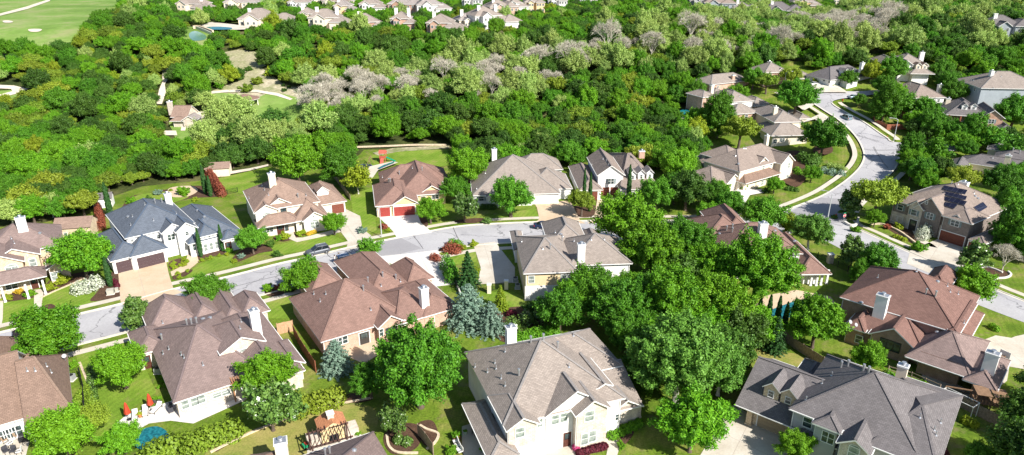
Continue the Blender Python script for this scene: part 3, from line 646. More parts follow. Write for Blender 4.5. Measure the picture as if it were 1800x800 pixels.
    def column(s, *ps, z=2.8, w=.35, m=None, z0=0.0):
        for p in ps:
            l = s.loc(p, z0); b = MB(); mm = m or TRIM
            b.box(-w / 2, w / 2, -w / 2, w / 2, 0, z - z0, mm); b.box(-w * .65, w * .65, -w * .65, w * .65, 0, .25, mm)
            b.build('column', s.e, (l.x, l.y, z0))
    def dormer(s, p, w=1.5, h=1.5, d=2.6, face=0.0, roof=None, wall=None, rh=.8, win=True):
        """p: bearing on the middle of the sill where it meets the roof; face: turn about z (0 = the house's front)"""
        w_, n = s.hit(s.rb, p)
        if w_ is None: _miss.append((s.e.name, 'dormer', p)); return
        l = s.Mi @ w_; m = WL[wall] if wall else WL['white']; rm = SH[roof] if roof else s.rm; b = MB()
        b.box(-w / 2, w / 2, 0, d, -.5, h, m); b.poly([(-w / 2, -.002, h), (w / 2, -.002, h), (0, -.002, h + w / 2 * rh)], m)
        o_ = .2; zr = h + (w / 2) * rh + .08; e0 = h - o_ * rh + .08
        for sx in (-1, 1):
            q = [Vector((sx * (w / 2 + o_), -.3, e0)), Vector((0, -.3, zr)), Vector((0, d + .6, zr)), Vector((sx * (w / 2 + o_), d + .6, e0))]
            q = q if sx < 0 else q[::-1]; nn = Vector((0, 0, -.12))
            if (q[1] - q[0]).cross(q[2] - q[0]).z < 0: q = q[::-1]
            b.poly(q, rm); b.poly([v + nn for v in q][::-1], TRIM)
            b.poly([Vector((sx * (w / 2 + o_), -.3, e0)), Vector((0, -.3, zr)), Vector((0, -.3, zr - .14)), Vector((sx * (w / 2 + o_), -.3, e0 - .14))], TRIM)
            b.poly([Vector((sx * (w / 2 + o_), -.3, e0)), Vector((sx * (w / 2 + o_), d + .6, e0)), Vector((sx * (w / 2 + o_), d + .6, e0 - .12)), Vector((sx * (w / 2 + o_), -.3, e0 - .12))], TRIM)
        do = b.build('dormer', s.e, (l.x, l.y, l.z), face)
        if win:
            fr, g = window_meshes(w * .5, h * .75, 'plain'); o = inst(fr, 'window', do, (0, 0, h * .12), math.pi)
            inst(g, 'pane', do, (0, 0, h * .12), math.pi)
        return do
_dims = []; _miss = []
WHITEC = mat('satellite_white', (0.75, 0.76, 0.77), 0.5, 0.02)
# ---- the far side of the street, left to right
h = House('stone_house', 'tan stone two-storey house with mauve roof at the left edge, front porch and stone gables', (0, 502), (82, 485), 3.0, 'mauve', 'stone')
h.wing((-40, 459), (112, 428), 5.8, 11.0, 'hh')
h.wing((-21, 461), (71, 449), 5.8, 7, 'gg', 'y', .5)
h.wing((-45, 474), (43, 461), 5.7, 6.5, 'gg', 'y', .55)
h.wing((-70, 517), (82, 485), 3.0, 4.5, 'hh', wall='stone', ov=2.2); h.wing((82, 474), (124, 466), 3.1, 8, 'gg', 'y', .6); h.wing((100, 450), (158, 428), 3.0, 6, 'hh')
h.finish(); h.win((57, 459), w=1.5, h=1.9, st='arch'); h.win((21, 473), w=2.7, h=1.9, st='arch'); h.win((83, 437), w=1.0, h=1.2); h.win((99, 482), w=2.4, h=2.2, st='blind')
h.win((20, 502), w=2.6, h=1.4); h.door((62, 503)); h.column((10, 531), (51, 525), (81, 517), z=2.8, w=.32)
h.vent((20, 420), (25, 428)); h.chimney((41, 404), 1.6, 1.0, 2.6, 'white'); h.vent((70, 410), kind='turtle')

h = House('white_house', 'white stucco house with slate-blue roof, two plum garage doors and tall arched windows', (241, 472.5), (290, 460), 0, 'blue', 'white', pitch=.6)
h.wing((220, 420), (342, 391), 5.8, (205, 373), 'hh')
h.wing((330, 429), (427.5, 407.5), 3.2, (401, 356), 'hh', 'y', .62)
h.wing((284, 411), (326, 401), 5.7, 7, 'gg', 'y', .7); h.wing((309, 409), (348, 400), 5.7, 8.5, 'gg', 'y', .75)
h.wing((351, 418), (384, 409), 4.2, 7, 'hh', 'y', .95)
h.wing((194, 460), (262, 444), 3.0, (187, 411), 'hh'); h.wing((229, 453), (295, 436), 3.1, 9, 'hh', 'y', .75)
h.wing((392, 424), (426, 414), 3.0, 4, 'hh')
h.finish(); h.garage((266, 459), w=4.9, m=G_DARK); h.garage((219, 470), w=2.7, m=G_DARK)
h.win((300.5, 415), w=2.0, h=1.7); h.win((328.5, 409), w=.9, h=1.0); h.win((278, 415), w=.9, h=1.0); h.win((232, 422), w=.7, h=.6)
h.win((361, 433), (371, 430.5), (381, 428), w=1.0, h=2.0, st='arch'); h.door((332, 436), w=1.7, h=2.5, m=DKFRAME); h.win((341, 432), w=.8, h=2); h.win((416, 418), w=1.4, h=1.3); h.door((400, 424), w=1.3)
h.win((260, 436), w=.5, h=.5); h.win((368, 415), w=.5, h=.5); h.column((412, 437), (396, 441), z=3, w=.4)
h.vent((225, 381), (347, 370), (359, 381), (312, 360), (387, 355), (389, 362), kind='turtle'); h.vent((270, 388), (310, 376), (230, 396), (233, 381), (255, 360)); h.vent((273, 357), (285, 356), kind='stack'); h.chimney((297, 358), 1.3, 1.0, 2.4)

h = House('cream_house', 'cream two-storey house with brown-tan roof, front gables and a curved driveway at its right', (454, 401), (519, 390), 3.0, 'tan', 'cream', pitch=.6)
h.wing((447.5, 376), (560, 351), 5.8, (417.5, 337), 'hh')
h.wing((447.5, 377), (490, 367), 5.6, 5, 'gg', 'y', .6); h.wing((466, 369), (518, 358), 5.8, 8, 'gg', 'y', .62)
h.wing((453, 402), (532, 388), 3.0, 5, 'hh', ov=1.6); h.wing((519, 391), (578, 378), 3.1, 12, 'hh', 'y', .9); h.wing((533, 391), (575, 381), 3.2, 6, 'gg', 'y', .65)
h.wing((545, 366), (607.5, 351), 3.0, 12, 'hh', 'x', .75)
h.finish(); h.garage((594, 366), w=2.9, m=G_BRN); h.win((469, 381), w=2.6, h=1.9, st='arch'); h.win((498.5, 370), w=1.7, h=1.9, st='dark'); h.win((479, 353), w=.6, h=.6); h.win((551, 380), w=.5, h=.5)
h.win((553, 393), w=2.6, h=2, st='arch'); h.door((493, 402), w=1.6); h.win((503, 399), w=1.2, h=1.6, st='dark'); h.win((471, 404), w=3.2, h=1.2); h.column((487, 406), (509, 402), (520, 399), z=2.7, w=.3)
h.dormer((568, 343), 2.6, 1.1, 2.4, 0, wall='white', win=False); h.chimney((479.5, 326), 1.5, 1.1, 2.9)
h.vent((446, 324), (438, 349), (461, 327), (465, 334), (472, 343), (538, 344)); h.vent((524, 347), kind='stack')

h = House('garage_forward_house', 'single-storey house of yellow limestone with red-brown roof and two red garage doors', (667, 380), (730, 375), 0, 'red', 'yelstone', pitch=.6)
h.wing((669, 330), (788, 314), 3.0, (661, 303), 'hh'); h.rects[-1]
h.wing((700, 350), (784, 335), 3.0, 20, 'hh', 'y', .68)
h.wing((660, 365), (736, 355), 3.0, (647, 326), 'hh'); h.wing((689, 363), (736, 355), 3.1, 10, 'gg', 'y', .6)
h.wing((738, 342), (781, 336), 3.1, 8, 'gg', 'y', .6); h.wing((754, 339), (781, 335), 3.0, 5, 'gg', 'y', .55)
h.finish(); h.garage((711, 371), w=4.9, m=G_RED); h.garage((676, 373), w=2.6, m=G_RED); h.door((744, 346)); h.win((765, 345), w=2.4, h=1.3, st='plain'); h.win((709, 345), w=.6, h=.6); h.win((757, 325), w=.6, h=.5)
h.column((737, 352), (756, 351), z=2.8, w=.5, m=WL['yelstone']); h.vent((702, 307), (683, 320), (686, 320), (742, 300), kind='stack'); h.vent((672, 312), (725, 296), (765, 290))

h = House('grey_ranch_house', 'long single-storey house with grey roof, white walls and white garage doors', (932, 333), (1006, 331), 3.0, 'grey', 'white', pitch=.64)
h.wing((830, 344.5), (985, 339), 3.0, (825, 297), 'hh'); h.wing((868, 345), (938, 342), 3.0, 18, 'hh', 'y', .72); h.wing((926, 334), (1006, 331), 3.0, 11, 'hh'); h.wing((905, 300), (990, 298), 3.0, 9, 'hh')
h.wing((855, 347), (880, 346), 3.0, 6, 'gg', 'y', .6)
h.finish(); h.garage((957, 347), w=5.0); h.garage((993, 345), w=2.6); h.win((846, 348), w=1.8, h=1.4, st='shutter'); h.chimney((869, 281), 1.3, 1.0, 3.0, z=6)
h.vent((838, 332), (853, 305), (845, 295))

h = House('dormer_house', 'white two-storey house with grey roof, three curved-top dormers and two brown garage doors', (1052, 335), (1162, 333), 3.0, 'taupe', 'white', pitch=.75)
h.wing((1090, 334), (1163, 332), 3.2, (1130, 268), 'hh', 'x', .8); h.wing((1050, 309), (1099, 308), 5.8, 15, 'gg', 'y', .72)
h.wing((1018, 334), (1060, 334), 3.0, (1005, 292), 'hh', 'y', .6)
h.finish(); h.garage((1062, 341), (1081, 340), w=2.5, m=G_BRN); h.garage((1042, 341), w=2.4, m=G_BRN); h.win((1074, 317), w=2.2, h=1.9, st='shutter'); h.win((1112, 340), w=1.4, h=1.6); h.door((1124, 341))
for p in ((1112, 316), (1127, 315), (1142, 314)): h.dormer(p, 1.6, 1.7, 3.2, 0, 'pale', 'white', .9)
h.vent((1040, 290), (1060, 280), (1066, 283), (1070, 290)); h.vent((1078, 266), (1098, 263), kind='stack')
h.chimney((1128, 270), 1.4, 1, .8, 'orbrick', z=8.5)

h = House('corner_house', 'cream two-storey house with taupe roof standing on the inside of the street bend', (1329, 317.5), (1374, 304.5), 3.0, 'taupe', 'cream', pitch=.58)
h.wing((1300, 302), (1394, 277), 5.8, 11, 'hh'); h.wing((1282, 285), (1320, 275), 5.8, 9, 'hh')
h.wing((1331, 292), (1355, 286), 5.7, 8, 'gg', 'y', .7); h.wing((1375, 289), (1397.5, 282), 5.7, 8, 'gg', 'y', .75)
h.wing((1310, 323), (1374, 305), 3.0, 5, 'hh', ov=1.4, roof='brown'); h.wing((1248, 300), (1305, 298), 3.0, 9, 'hh'); h.wing((1252, 329), (1303, 316), 3.0, 10, 'hh'); h.wing((1278, 322), (1304, 316), 3.1, 8, 'gg', 'y', .7)
h.wing((1237, 292), (1290, 277), 3.0, 6, 'hh')
h.finish(); h.garage((1288, 331), w=4.6, m=G_CRM); h.win((1342, 293), w=1.2, h=1.8, st='blind'); h.win((1387, 289), w=1.1, h=1.9, st='blind'); h.win((1384, 310), w=1.3, h=2.2, st='blind'); h.win((1340, 320), w=1.4, h=1.6, st='blind'); h.win((1356, 287), w=1.0, h=1.0)
h.door((1352, 315)); h.column((1312, 331), (1328, 331), (1372, 316), z=2.7, w=.3, m=WL['cream']); h.chimney((1347, 250), 1.1, .9, 2.0, z=7); h.vent((1307, 261), (1311, 261), (1293, 274)); h.vent((1320, 245), (1298, 288), kind='turtle')

h = House('creek_house', 'cream split-level house with grey roof and brick chimney beside the upper street', (1361, 215), (1410, 214), 5.8, 'grey', 'cream', pitch=.55)
h.wing((1361, 215), (1412, 214), 5.8, (1344, 192), 'hh'); h.wing((1405, 209), (1427, 208.5), 4.6, 10, 'hh'); h.wing((1354, 238), (1428, 238.5), 3.0, 9, 'hh', ov=.8); h.wing((1352, 231), (1380, 231), 3.2, 9, 'hh')
h.finish(); h.win((1375, 245), w=2.4, h=1.5); h.win((1405, 245), w=2.4, h=1.2); h.win((1388, 221), w=1, h=1); h.win((1363, 247), w=1.6, h=1.7); h.win((1418, 213), w=1.2, h=1); h.chimney((1362, 200), 1.3, 1, 2.2, 'cream'); h.vent((1386, 200), (1380, 190), (1393, 187))

h = House('brick_back_house', 'orange brick and white house with grey roofs, directly above the corner house', (1281, 180), (1326, 177), 5.6, 'grey', 'orbrick', pitch=.55)
h.wing((1281, 180), (1326, 177), 5.6, 13, 'hh', wall='white'); h.wing((1286, 200), (1339, 199), 3.0, 8, 'hh'); h.wing((1325, 187), (1357, 184), 3.2, 10, 'hh'); h.wing((1250, 172), (1290, 170), 5.0, 9, 'hh', wall='white')
h.finish(); h.win((1312, 204), w=1.6, h=1.6); h.win((1293, 204), w=1.2, h=1.6); h.chimney((1296, 150), 1.3, 1, 2.2, 'cream'); h.vent((1285, 155), (1315, 158), (1300, 170))
h = House('hidden_brick_house', 'grey-roofed house just behind the orange brick and white house, with a brick chimney', (1250, 149), (1322, 141), 5.8, 'grey', 'orbrick', pitch=.5)
h.wing((1250, 149), (1322, 141), 5.8, 9, 'hh'); h.wing((1238, 172), (1258, 168), 4, 8, 'hh'); h.finish(); h.win((1262, 152), w=1, h=1.2); h.chimney((1288, 139), 1.2, .9, 1.5, 'orbrick'); h.chimney((1250, 165), 1.2, 1, 3.0, 'cream', z=4)

h = House('dark_brick_house', 'dark brick two-storey house with grey roof left of the lime-green tree', (1345, 127.5), (1388, 126), 5.8, 'grey', 'orbrick', pitch=.55)
h.wing((1345, 128), (1388, 126), 5.8, (1324, 119), 'hh'); h.wing((1366, 127), (1380, 126), 5.7, 6, 'gh', 'y', .7); h.wing((1404, 139), (1433, 137), 3.0, 10, 'hh'); h.finish()
h.win((1354, 132), w=1.6, h=1.6); h.win((1374, 131), w=1.6, h=1.5); h.win((1335, 125), w=.9, h=1.2); h.garage((1420, 144), w=4.8, m=G_CRM); h.garage((1408, 144), w=2.2, m=G_DARK); h.chimney((1352, 113), 1.3, 1, 1.0, z=7)

h = House('cul_de_sac_house', 'white house with dark grey roof and two small dormers at the end of the street', (1462, 140), (1516, 134), 3.4, 'dark', 'white', pitch=.62)
h.wing((1460, 141), (1530, 133), 3.4, (1436, 130), 'hh'); h.wing((1490, 141), (1512, 139), 3.4, 9, 'gg', 'y', .6); h.finish()
h.dormer((1487, 130), 1.7, 1.2, 2.4, 0); h.dormer((1499, 129), 1.7, 1.2, 2.4, 0); h.win((1449, 140), (1458, 143), w=1, h=1.2); h.win((1475, 146), w=1.6, h=1.4); h.chimney((1514, 122), 1.4, 1, 2.4); h.garage((1520, 148), w=4.6)

h = House('three_dormer_house', 'white two-storey house with taupe roof, tall gable and three small dormers in the upper right', (1580, 117), (1640, 118), 4.6, 'grey', 'white', pitch=.58)
h.wing((1572, 115), (1640, 118), 4.6, 13, 'hh'); h.wing((1580, 114), (1608, 115), 5.6, 12, 'gg', 'y', .65); h.wing((1548, 110), (1585, 112), 5.2, 11, 'hh'); h.wing((1604, 131), (1640, 129), 3.0, 6, 'hh', ov=1.4); h.finish()
for p in ((1614, 121), (1625, 121), (1635, 121)): h.dormer(p, 1.7, 1.4, 2.4, 0, 'brown', 'cream')
h.chimney((1619, 103), 1.5, 1.1, 2.4); h.win((1594, 119), w=1.8, h=1.6); h.column((1607, 137), (1622, 137), (1637, 136), z=2.8); h.vent((1573, 100), (1560, 112))

h = House('red_fence_house', 'white two-storey house with taupe roof behind the trees, beside the red-fenced yard', (1609, 172), (1662, 171), 5.6, 'taupe', 'white', pitch=.6)
h.wing((1607, 173), (1662, 171), 5.6, 15, 'hh'); h.wing((1568, 162), (1612, 161), 4.5, 12, 'hh'); h.wing((1546, 158), (1572, 157), 3.0, 9, 'hh'); h.finish(); h.chimney((1650, 163), 1.4, 1, 2.8, z=5); h.win((1625, 176), (1650, 176), w=1.2, h=1.2); h.vent((1600, 148), (1612, 143))

h = House('blue_grey_house', 'blue-grey sided two-storey house with grey hip roof at the upper right', (1680, 139), (1723, 154), 5.8, 'grey', 'bluegrey', pitch=.55)
h.wing((1680, 139), (1723, 155), 5.8, (1795, 142), 'hh', 'y', .5); h.finish(); h.win((1688, 147), (1697, 146), (1705, 152), (1714, 156), w=1.0, h=1.5); h.win((1694, 164), w=1.6, h=1.8)
h.chimney((1742, 133), 1.4, 1, 1.6, 'white'); h.vent((1711, 142), (1707, 141), (1746, 156), (1760, 135))

h = House('brick_balcony_house', 'orange brick house with two dormers and a red-brown timber porch frame', (1662, 202), (1724, 206), 5.4, 'dark', 'orbrick', pitch=.62)
h.wing((1662, 201), (1740, 206), 5.4, (1655, 184), 'hh', ov=2.6, wall='darkbrick'); h.wing((1724, 205), (1768, 209), 5.6, 12, 'gg', 'y', .72); h.wing((1759, 227), (1784, 229), 3.0, 10, 'hh'); h.finish()
h.dormer((1695, 193), 1.6, 1.3, 2.4, 0); h.dormer((1711, 193), 1.6, 1.3, 2.4, 0); h.win((1743, 212), w=2.2, h=1.7, st='shutter'); h.garage((1770, 236), w=3.0); h.garage((1744, 232), w=4.6); h.chimney((1664, 188), 1.3, 1, 2.8, 'cream', z=5.5)
h.column((1662, 231), (1682, 234), z=5.3, w=.35, m=REDWOOD); h.win((1672, 214), (1690, 216), w=1.6, h=1.6)
bb = MB(); A, B_ = h.loc((1662, 231), 0), h.loc((1700, 235), 0); bb.bar((A.x, A.y, 2.7), (B_.x, B_.y, 2.7), .3, .35, REDWOOD); bb.build('porch_beam', h.e)

h = House('long_grey_house', 'cream single-storey house with long grey roof at the right edge, below the brick house', (1688, 285), (1780, 299), 3.4, 'dark', 'cream', pitch=.5)
h.wing((1688, 286), (1860, 309), 3.4, (1660, 268), 'hh'); h.wing((1667, 293), (1700, 297), 3.3, 8, 'gg', 'y', .5); h.wing((1745, 280), (1850, 292), 4.5, 8, 'hh'); h.wing((1735, 262), (1770, 266), 4.5, 6, 'hh'); h.finish()
h.win((1714, 302), (1722, 303), w=1.6, h=1.6, st='dark'); h.chimney((1768, 292), 1.3, 1, 3.0, 'cream'); h.vent((1780, 266), (1792, 270), kind='stack'); h.vent((1720, 262), (1735, 264), (1745, 278))

h = House('solar_house', 'brown brick and limestone two-storey house with dark solar panels on its roof', (1568, 351), (1709, 392), 5.8, 'taupe', 'darkbrick', pitch=.55)
m17 = h.wing((1568, 351), (1709, 392), 5.8, (1755, 356), 'hh'); h.wing((1594, 362), (1624, 370), 5.6, 9, 'gg', 'y', .95, wall='ltstone'); h.wing((1607, 364), (1657, 379), 5.7, 11, 'gg', 'y', 1.0)
h.wing((1655, 379), (1709, 394), 5.8, 7, 'hh'); h.wing((1668, 381), (1694, 388), 5.8, 5, 'gg', 'y', .55); h.wing((1702, 421), (1733, 429), 3.0, (1752, 398), 'hh', wall='ltstone'); h.finish()
h.garage((1673, 419), w=4.9, m=G_BRN); h.garage((1715, 431), w=2.7, m=G_BRN); h.win((1583, 363), (1607, 372), w=1.7, h=1.7, st='shutter'); h.win((1635, 378), w=1.9, h=1.8, st='shutter'); h.win((1679, 391), w=2.4, h=1.6, st='shutter'); h.win((1573, 381), (1583, 384), w=1.5, h=1.9, st='blind'); h.win((1629, 355), w=.6, h=.9)
h.door((1604, 396), w=1.6, h=2.5, m=DKFRAME); h.chimney((1693, 330), 1.7, 1.2, 1.4, 'white', z=8.0); h.vent((1607, 322), (1673, 322), (1684, 324), (1712, 340)); h.vent((1714, 345), (1719, 349), kind='turtle')
lr = MB(); lf = WL['ltstone']
for (x0_, x1_) in ((m17[0] + .33, m17[0] + 5.2), (m17[1] - 9.2, m17[1] - .35)): lr.box(x0_, x1_, m17[2] + .33, m17[2] + .41, .01, 2.95, lf)
lr.build('limestone_facing', h.e)
PVM = brick_mat('solar_cells', (0.012, 0.014, 0.03), (0.02, 0.022, 0.045), (0.10, 0.11, 0.13), 1.0, 1.65, 0.02, 0.15, 0.0, 0.05, 0.0)
def pv(house, corners):
    b = MB(); cc = (sum(p[0] for p in corners) / 4, sum(p[1] for p in corners) / 4)
    o, n = house.hit(house.rb, cc); q = []
    if o is None: _miss.append(('pv', cc)); return
    for p in corners:
        r = ray(*p).normalized(); c = Vector((0, 0, CAMH)); t = (o - c).dot(n) / r.dot(n); q.append(house.Mi @ (c + r * t + n * .18))
    nl = house.Mi.to_3x3() @ n; lo = [p - nl * .06 for p in q]
    if (q[1] - q[0]).cross(q[2] - q[0]).dot(nl) < 0: q = q[::-1]; lo = lo[::-1]
    b.poly(q, PVM)
    for i in range(len(q)): j = (i + 1) % len(q); b.poly([lo[i], lo[j], q[j], q[i]], METAL)
    b.build('solar_panel', house.roof_o)
pv(h, [(1590, 340), (1597, 346), (1642, 328), (1636, 322)])
for q in ([(1660, 327), (1657, 334), (1696, 343), (1701, 335)], [(1660, 337), (1658, 343), (1697, 353), (1700, 346)], [(1660, 346), (1658, 352), (1695, 362), (1700, 355)], [(1661, 356), (1658, 362), (1677, 368), (1684, 360)], [(1711, 365), (1720, 374), (1735, 365), (1727, 356)]): pv(h, q)

# ---- the near side of the street, left to right
h = House('corner_patio_house', 'brown-roofed house cut by the left edge, with a back patio of chairs', (0, 747), (41, 735), 3.0, 'brown', 'white', pitch=.62)
h.wing((44, 751), (129, 724), 3.0, (119, 622), 'gh', 'x', .62); h.wing((-75, 770), (50, 732), 3.0, 15.5, 'hg', 'x', .62); h.wing((20, 650), (91, 628), 3.0, 11, 'hh', 'y', .85); h.wing((-30, 668), (24, 650), 3.0, 10, 'hh', 'y', .85)
h.finish()
h.win((-6, 766), (10, 761), (27, 755), w=1.9, h=2.1); h.win((52, 752), w=1, h=1.4)
for p in ((36, 744), (8, 753)): h.column((p[0], p[1] + 14), z=2.8, w=.35)
h.vent((48, 652), (62, 652), (82, 644), (90, 655)); h.vent((113, 626), kind='turtle')

h = House('gable_dormer_house', 'mauve-roofed house with a stone gable dormer and white chimney behind the pool patio', (304.5, 707.5), (409.5, 673), 3.0, 'mauve', 'ltstone', pitch=.64)
h.wing((304.5, 707.5), (470, 656), 3.0, (267, 577), 'hh', 'x', .66); h.wing((430, 690), (534, 648), 3.0, (474, 541), 'hh', 'y', .66); h.wing((387, 624), (467, 599), 5.4, 8, 'gh', 'y', .55)
h.wing((238.5, 624), (300, 610), 3.0, (230, 584), 'hh'); h.wing((262, 583), (349, 560), 3.0, 8, 'hh', 'y', .9); h.wing((340, 572), (392, 556), 3.0, 9, 'hh', 'y', .85); h.wing((395, 570), (435, 556), 3.0, 11, 'hh', 'y', .8); h.wing((425, 560), (474, 545), 3.0, 7, 'hh', 'y', .9)
h.wing((500, 650), (536, 637), 3.0, 7, 'gh', 'y', .6); h.finish()
h.win((414, 621), (427, 617), (441, 613), w=1.35, h=1.3, st='blind'); h.win((325, 709), (341, 704), (354, 699), w=1.3, h=1.6, st='blind'); h.win((381, 693), (397, 688), w=1.6, h=1.0, st='blind'); h.door((259, 635), w=1.0)
h.chimney((451, 580), 1.3, 1.1, 3.4, 'white'); h.vent((329, 571), (337, 570), (346, 568), (285, 597), kind='stack'); h.vent((297, 614), (319, 624), (324, 629), (357, 642), (287, 622), (422, 578), (424, 566), (286, 568)); h.vent((357, 561), (369, 559), kind='turtle')

h = House('spruce_house', 'long red-brown roofed brick house between two blue-grey spruces, with a covered back patio', (563, 600.6), (660, 572), 3.0, 'red', 'orbrick', pitch=.62)
h.wing((563, 600.6), (722, 556), 3.0, (521.5, 521), 'hh', 'x', .66); h.wing((664, 577.5), (713, 564), 3.2, 9, 'gg', 'y', .7); h.wing((690, 566), (776, 556), 3.0, (766, 486), 'hh', 'x', .62); h.wing((742, 556), (810, 541), 3.0, (768, 484), 'hh', 'y', .55)
h.wing((545, 520), (612, 503), 3.0, 10, 'hh', 'y', .8); h.wing((647, 523), (729, 505), 3.0, 16, 'hh', 'y', .62); h.wing((715, 500), (765, 490), 3.0, 8, 'hh', 'y', .9); h.finish()
h.win((683, 581), (694, 577), w=1.3, h=1.9, st='dark'); h.win((590, 600), (597, 598), (606, 595), w=1.2, h=1.6); h.win((670, 582), w=.9, h=1.6); h.win((709, 566), w=.9, h=1.2)
h.chimney((746, 536), 1.3, 1.1, 3.2, 'white'); h.vent((639, 511), (647, 496), (696, 491), (673, 487), kind='stack'); h.vent((563, 530), (573, 517), (552, 517), (652, 545), (670, 503), (704, 495))
pw = MB(); l0 = h.loc((615, 585), 3.0)
h.door((640, 588), w=1.6, h=2.1, m=DKFRAME)

h = House('grey_two_storey_house', 'cream and buff two-storey house, grey roof and white chimney, left of the tree grove', (920, 481), (1016, 477.5), 5.8, 'grey', 'white', pitch=.55)
h.wing((1000, 467), (1112, 463), 5.8, (1101, 417), 'hh', 'x', .6); h.wing((920, 481), (1016, 478), 5.8, (906, 415), 'hh', 'x', .58, wall='buff'); h.wing((903, 440), (925, 440), 3.0, 9, 'hh')
h.wing((965, 432), (1035, 430), 5.6, 11, 'hh', 'y', .7); h.wing((1030, 430), (1060, 428), 5.0, 6, 'hh', 'y', .8); h.finish()
h.win((934, 489), w=1.5, h=1.8, st='blind'); h.win((991, 486), (1001, 486), w=1.5, h=1.7, st='blind'); h.win((931, 515), (939, 515), (947, 514), w=.95, h=2.0, st='blind'); h.win((1044, 483), w=1.1, h=1.8); h.win((1057.5, 482), w=1.9, h=2.0, st='arch'); h.win((1071, 481), w=1.1, h=1.8, st='blind')
h.chimney((1021, 458), 1.3, 1.0, 3.3, 'white'); h.vent((967, 438), (988, 424), kind='stack'); h.vent((917, 425), (950, 412), (976, 409), (1009, 424), (1039, 422), (1062, 421), (954, 438), (989, 416)); h.vent((986, 412), kind='turtle')
lb = MB(); r_ = h.rects[1]; lb.box(r_[0] + .33, r_[1] - .38, r_[2] + .33, r_[2] + .41, .02, 2.9, WL['white']); lb.build('lower_storey_facing', h.e)

h = House('pool_side_house', 'red-roofed house half hidden behind the tree grove, with a columned porch facing the pool', (1255, 447), (1412, 445), 5.5, 'red', 'white', pitch=.6)
h.wing((1275, 447), (1412, 446), 5.5, 11.5, 'hh'); h.wing((1236, 425), (1330, 423), 5.0, 11, 'hh'); h.wing((1270, 420), (1335, 418), 5.0, 14, 'hh', 'y', .8); h.wing((1225, 412), (1262, 410), 3.0, 7, 'hh', 'y', .9)
h.wing((1407, 483), (1461, 481), 3.0, 16, 'hh', 'y', .75, ov=1.7); h.finish(); h.win((1398, 455), w=1.3, h=1.4); h.chimney((1339, 414), 1.5, 1.2, 2.6, 'white'); h.vent((1277, 405), (1287, 402), (1287, 408), kind='stack'); h.vent((1265, 411), (1319, 414), (1316, 402), (1362, 406), (1397, 424), kind='turtle')
h.column((1424, 502), (1434, 502), (1442, 501), (1452, 499), z=2.9, w=.35)

h = House('big_red_roof_house', 'large house under one broad red-brown hip roof with a white chimney, right of the grove', (1476, 522), (1684, 586), 5.2, 'deepred', 'brick', pitch=.6)
h.wing((1476, 522), (1684, 586), 5.4, (1549, 473), 'hh', 'x', .58); _m = h.rects[0]; _q = h.loc((1484, 572), 2.9); h.rect(_q.x, _m[1] - 3, _m[2] - 4.2, _m[2] + 9, _m[4] - 4.2 * .58 - .01, 'hh', 'x', .58); h.wing((1527, 586), (1607, 613), 3.3, 9, 'gh', 'y', .68); h.wing((1484, 573), (1521, 584), 3.1, 8, 'hh', 'y', .9)
h.wing((1594, 622), (1705, 671), 3.0, 12, 'hh', 'x', .62, roof='mauve', ov=1.6); h.wing((1694, 665), (1752, 690), 3.0, 9, 'hh', 'y', .6, roof='mauve', ov=1.2); h.wing((1660, 586), (1703, 600), 3.0, (1748, 557), 'hh', 'y', .6, wall='cream')
h.wing((1665, 582), (1686, 588), 5.5, (1738, 540), 'hg', 'y', .5, wall='cream'); h.wing((1620, 500), (1665, 512), 5.0, 8, 'hh', 'y', .9); h.finish()
h.win((1553, 600), (1565, 604), (1577, 608), w=1.3, h=2.2, st='dark'); h.win((1510, 594), w=1.4, h=1.7); h.chimney((1545, 554), 1.7, 1.2, 3.6, 'white'); h.chimney((1737, 650), 1.6, 1.2, 2.8, 'white'); h.vent((1514, 532), (1648, 495), (1647, 584), kind='turtle')
h.vent((1627, 517), (1644, 521), kind='stack'); h.vent((1543, 488), (1665, 503), (1670, 513), (1684, 517), (1694, 568), (1611, 477)); h.garage((1729, 588), w=4.8, m=G_CRM); h.win((1695, 580), (1715, 564), w=1.2, h=1.0)

h = House('gabled_front_house', 'big grey-roofed two-storey house at bottom centre with white and pale stone gables', (890, 756), (1009, 728.5), 5.8, 'grey', 'ltstone', pitch=.55)
_b = h.wing((835, 621.5), (1033, 573), 5.8, (1097, 642), 'hh', 'x', .62, back=True); _f = h.loc((889, 756), 5.54)
m7 = h.rect(_f.x, _b[1] - 3.2, _f.y + .8, _b[3] - .02, 5.54, 'hh', 'x', .62, wall='white'); h.rect(_f.x + .02, _f.x + 4.3, _f.y - .3, _f.y + 7, 5.55, 'gh', 'y', .62); h.rect(_f.x - 2.6, _f.x + 1.2, _f.y - 1.6, _f.y + 10, 2.9, 'hh', 'y', .45, ov=.9)
_w = h.loc((956, 730), 5.54); h.rect(_w.x, _w.x + 8.4, _f.y + .6, _f.y + 9, 5.54, 'gh', 'y', .66, wall='white'); _g = h.loc((1009, 728), 5.54); h.rect(_g.x, _g.x + 4.8, _g.y - .6, _g.y + 8, 5.6, 'gg', 'y', .7); h.wing((1050, 684), (1077, 677), 6.9, 10, 'gh', 'y', .45, wall='white')
_c0 = h.loc((1075, 725), 2.9); _c1 = h.loc((1130.5, 713), 2.9); _dy = _b[2] - (_c0.y + _c1.y) / 2; h.rect(_c0.x - 1.5, _c1.x, (_c0.y + _c1.y) / 2, (_c0.y + _c1.y) / 2 + _dy * 2.3, 2.9, 'gg', 'x', 2.55 / max(_dy, .5), ov=.5)
h.wing((1075, 727), (1130.5, 714), 3.0, 6, 'gg', 'y', .62, ov=.5); h.finish()
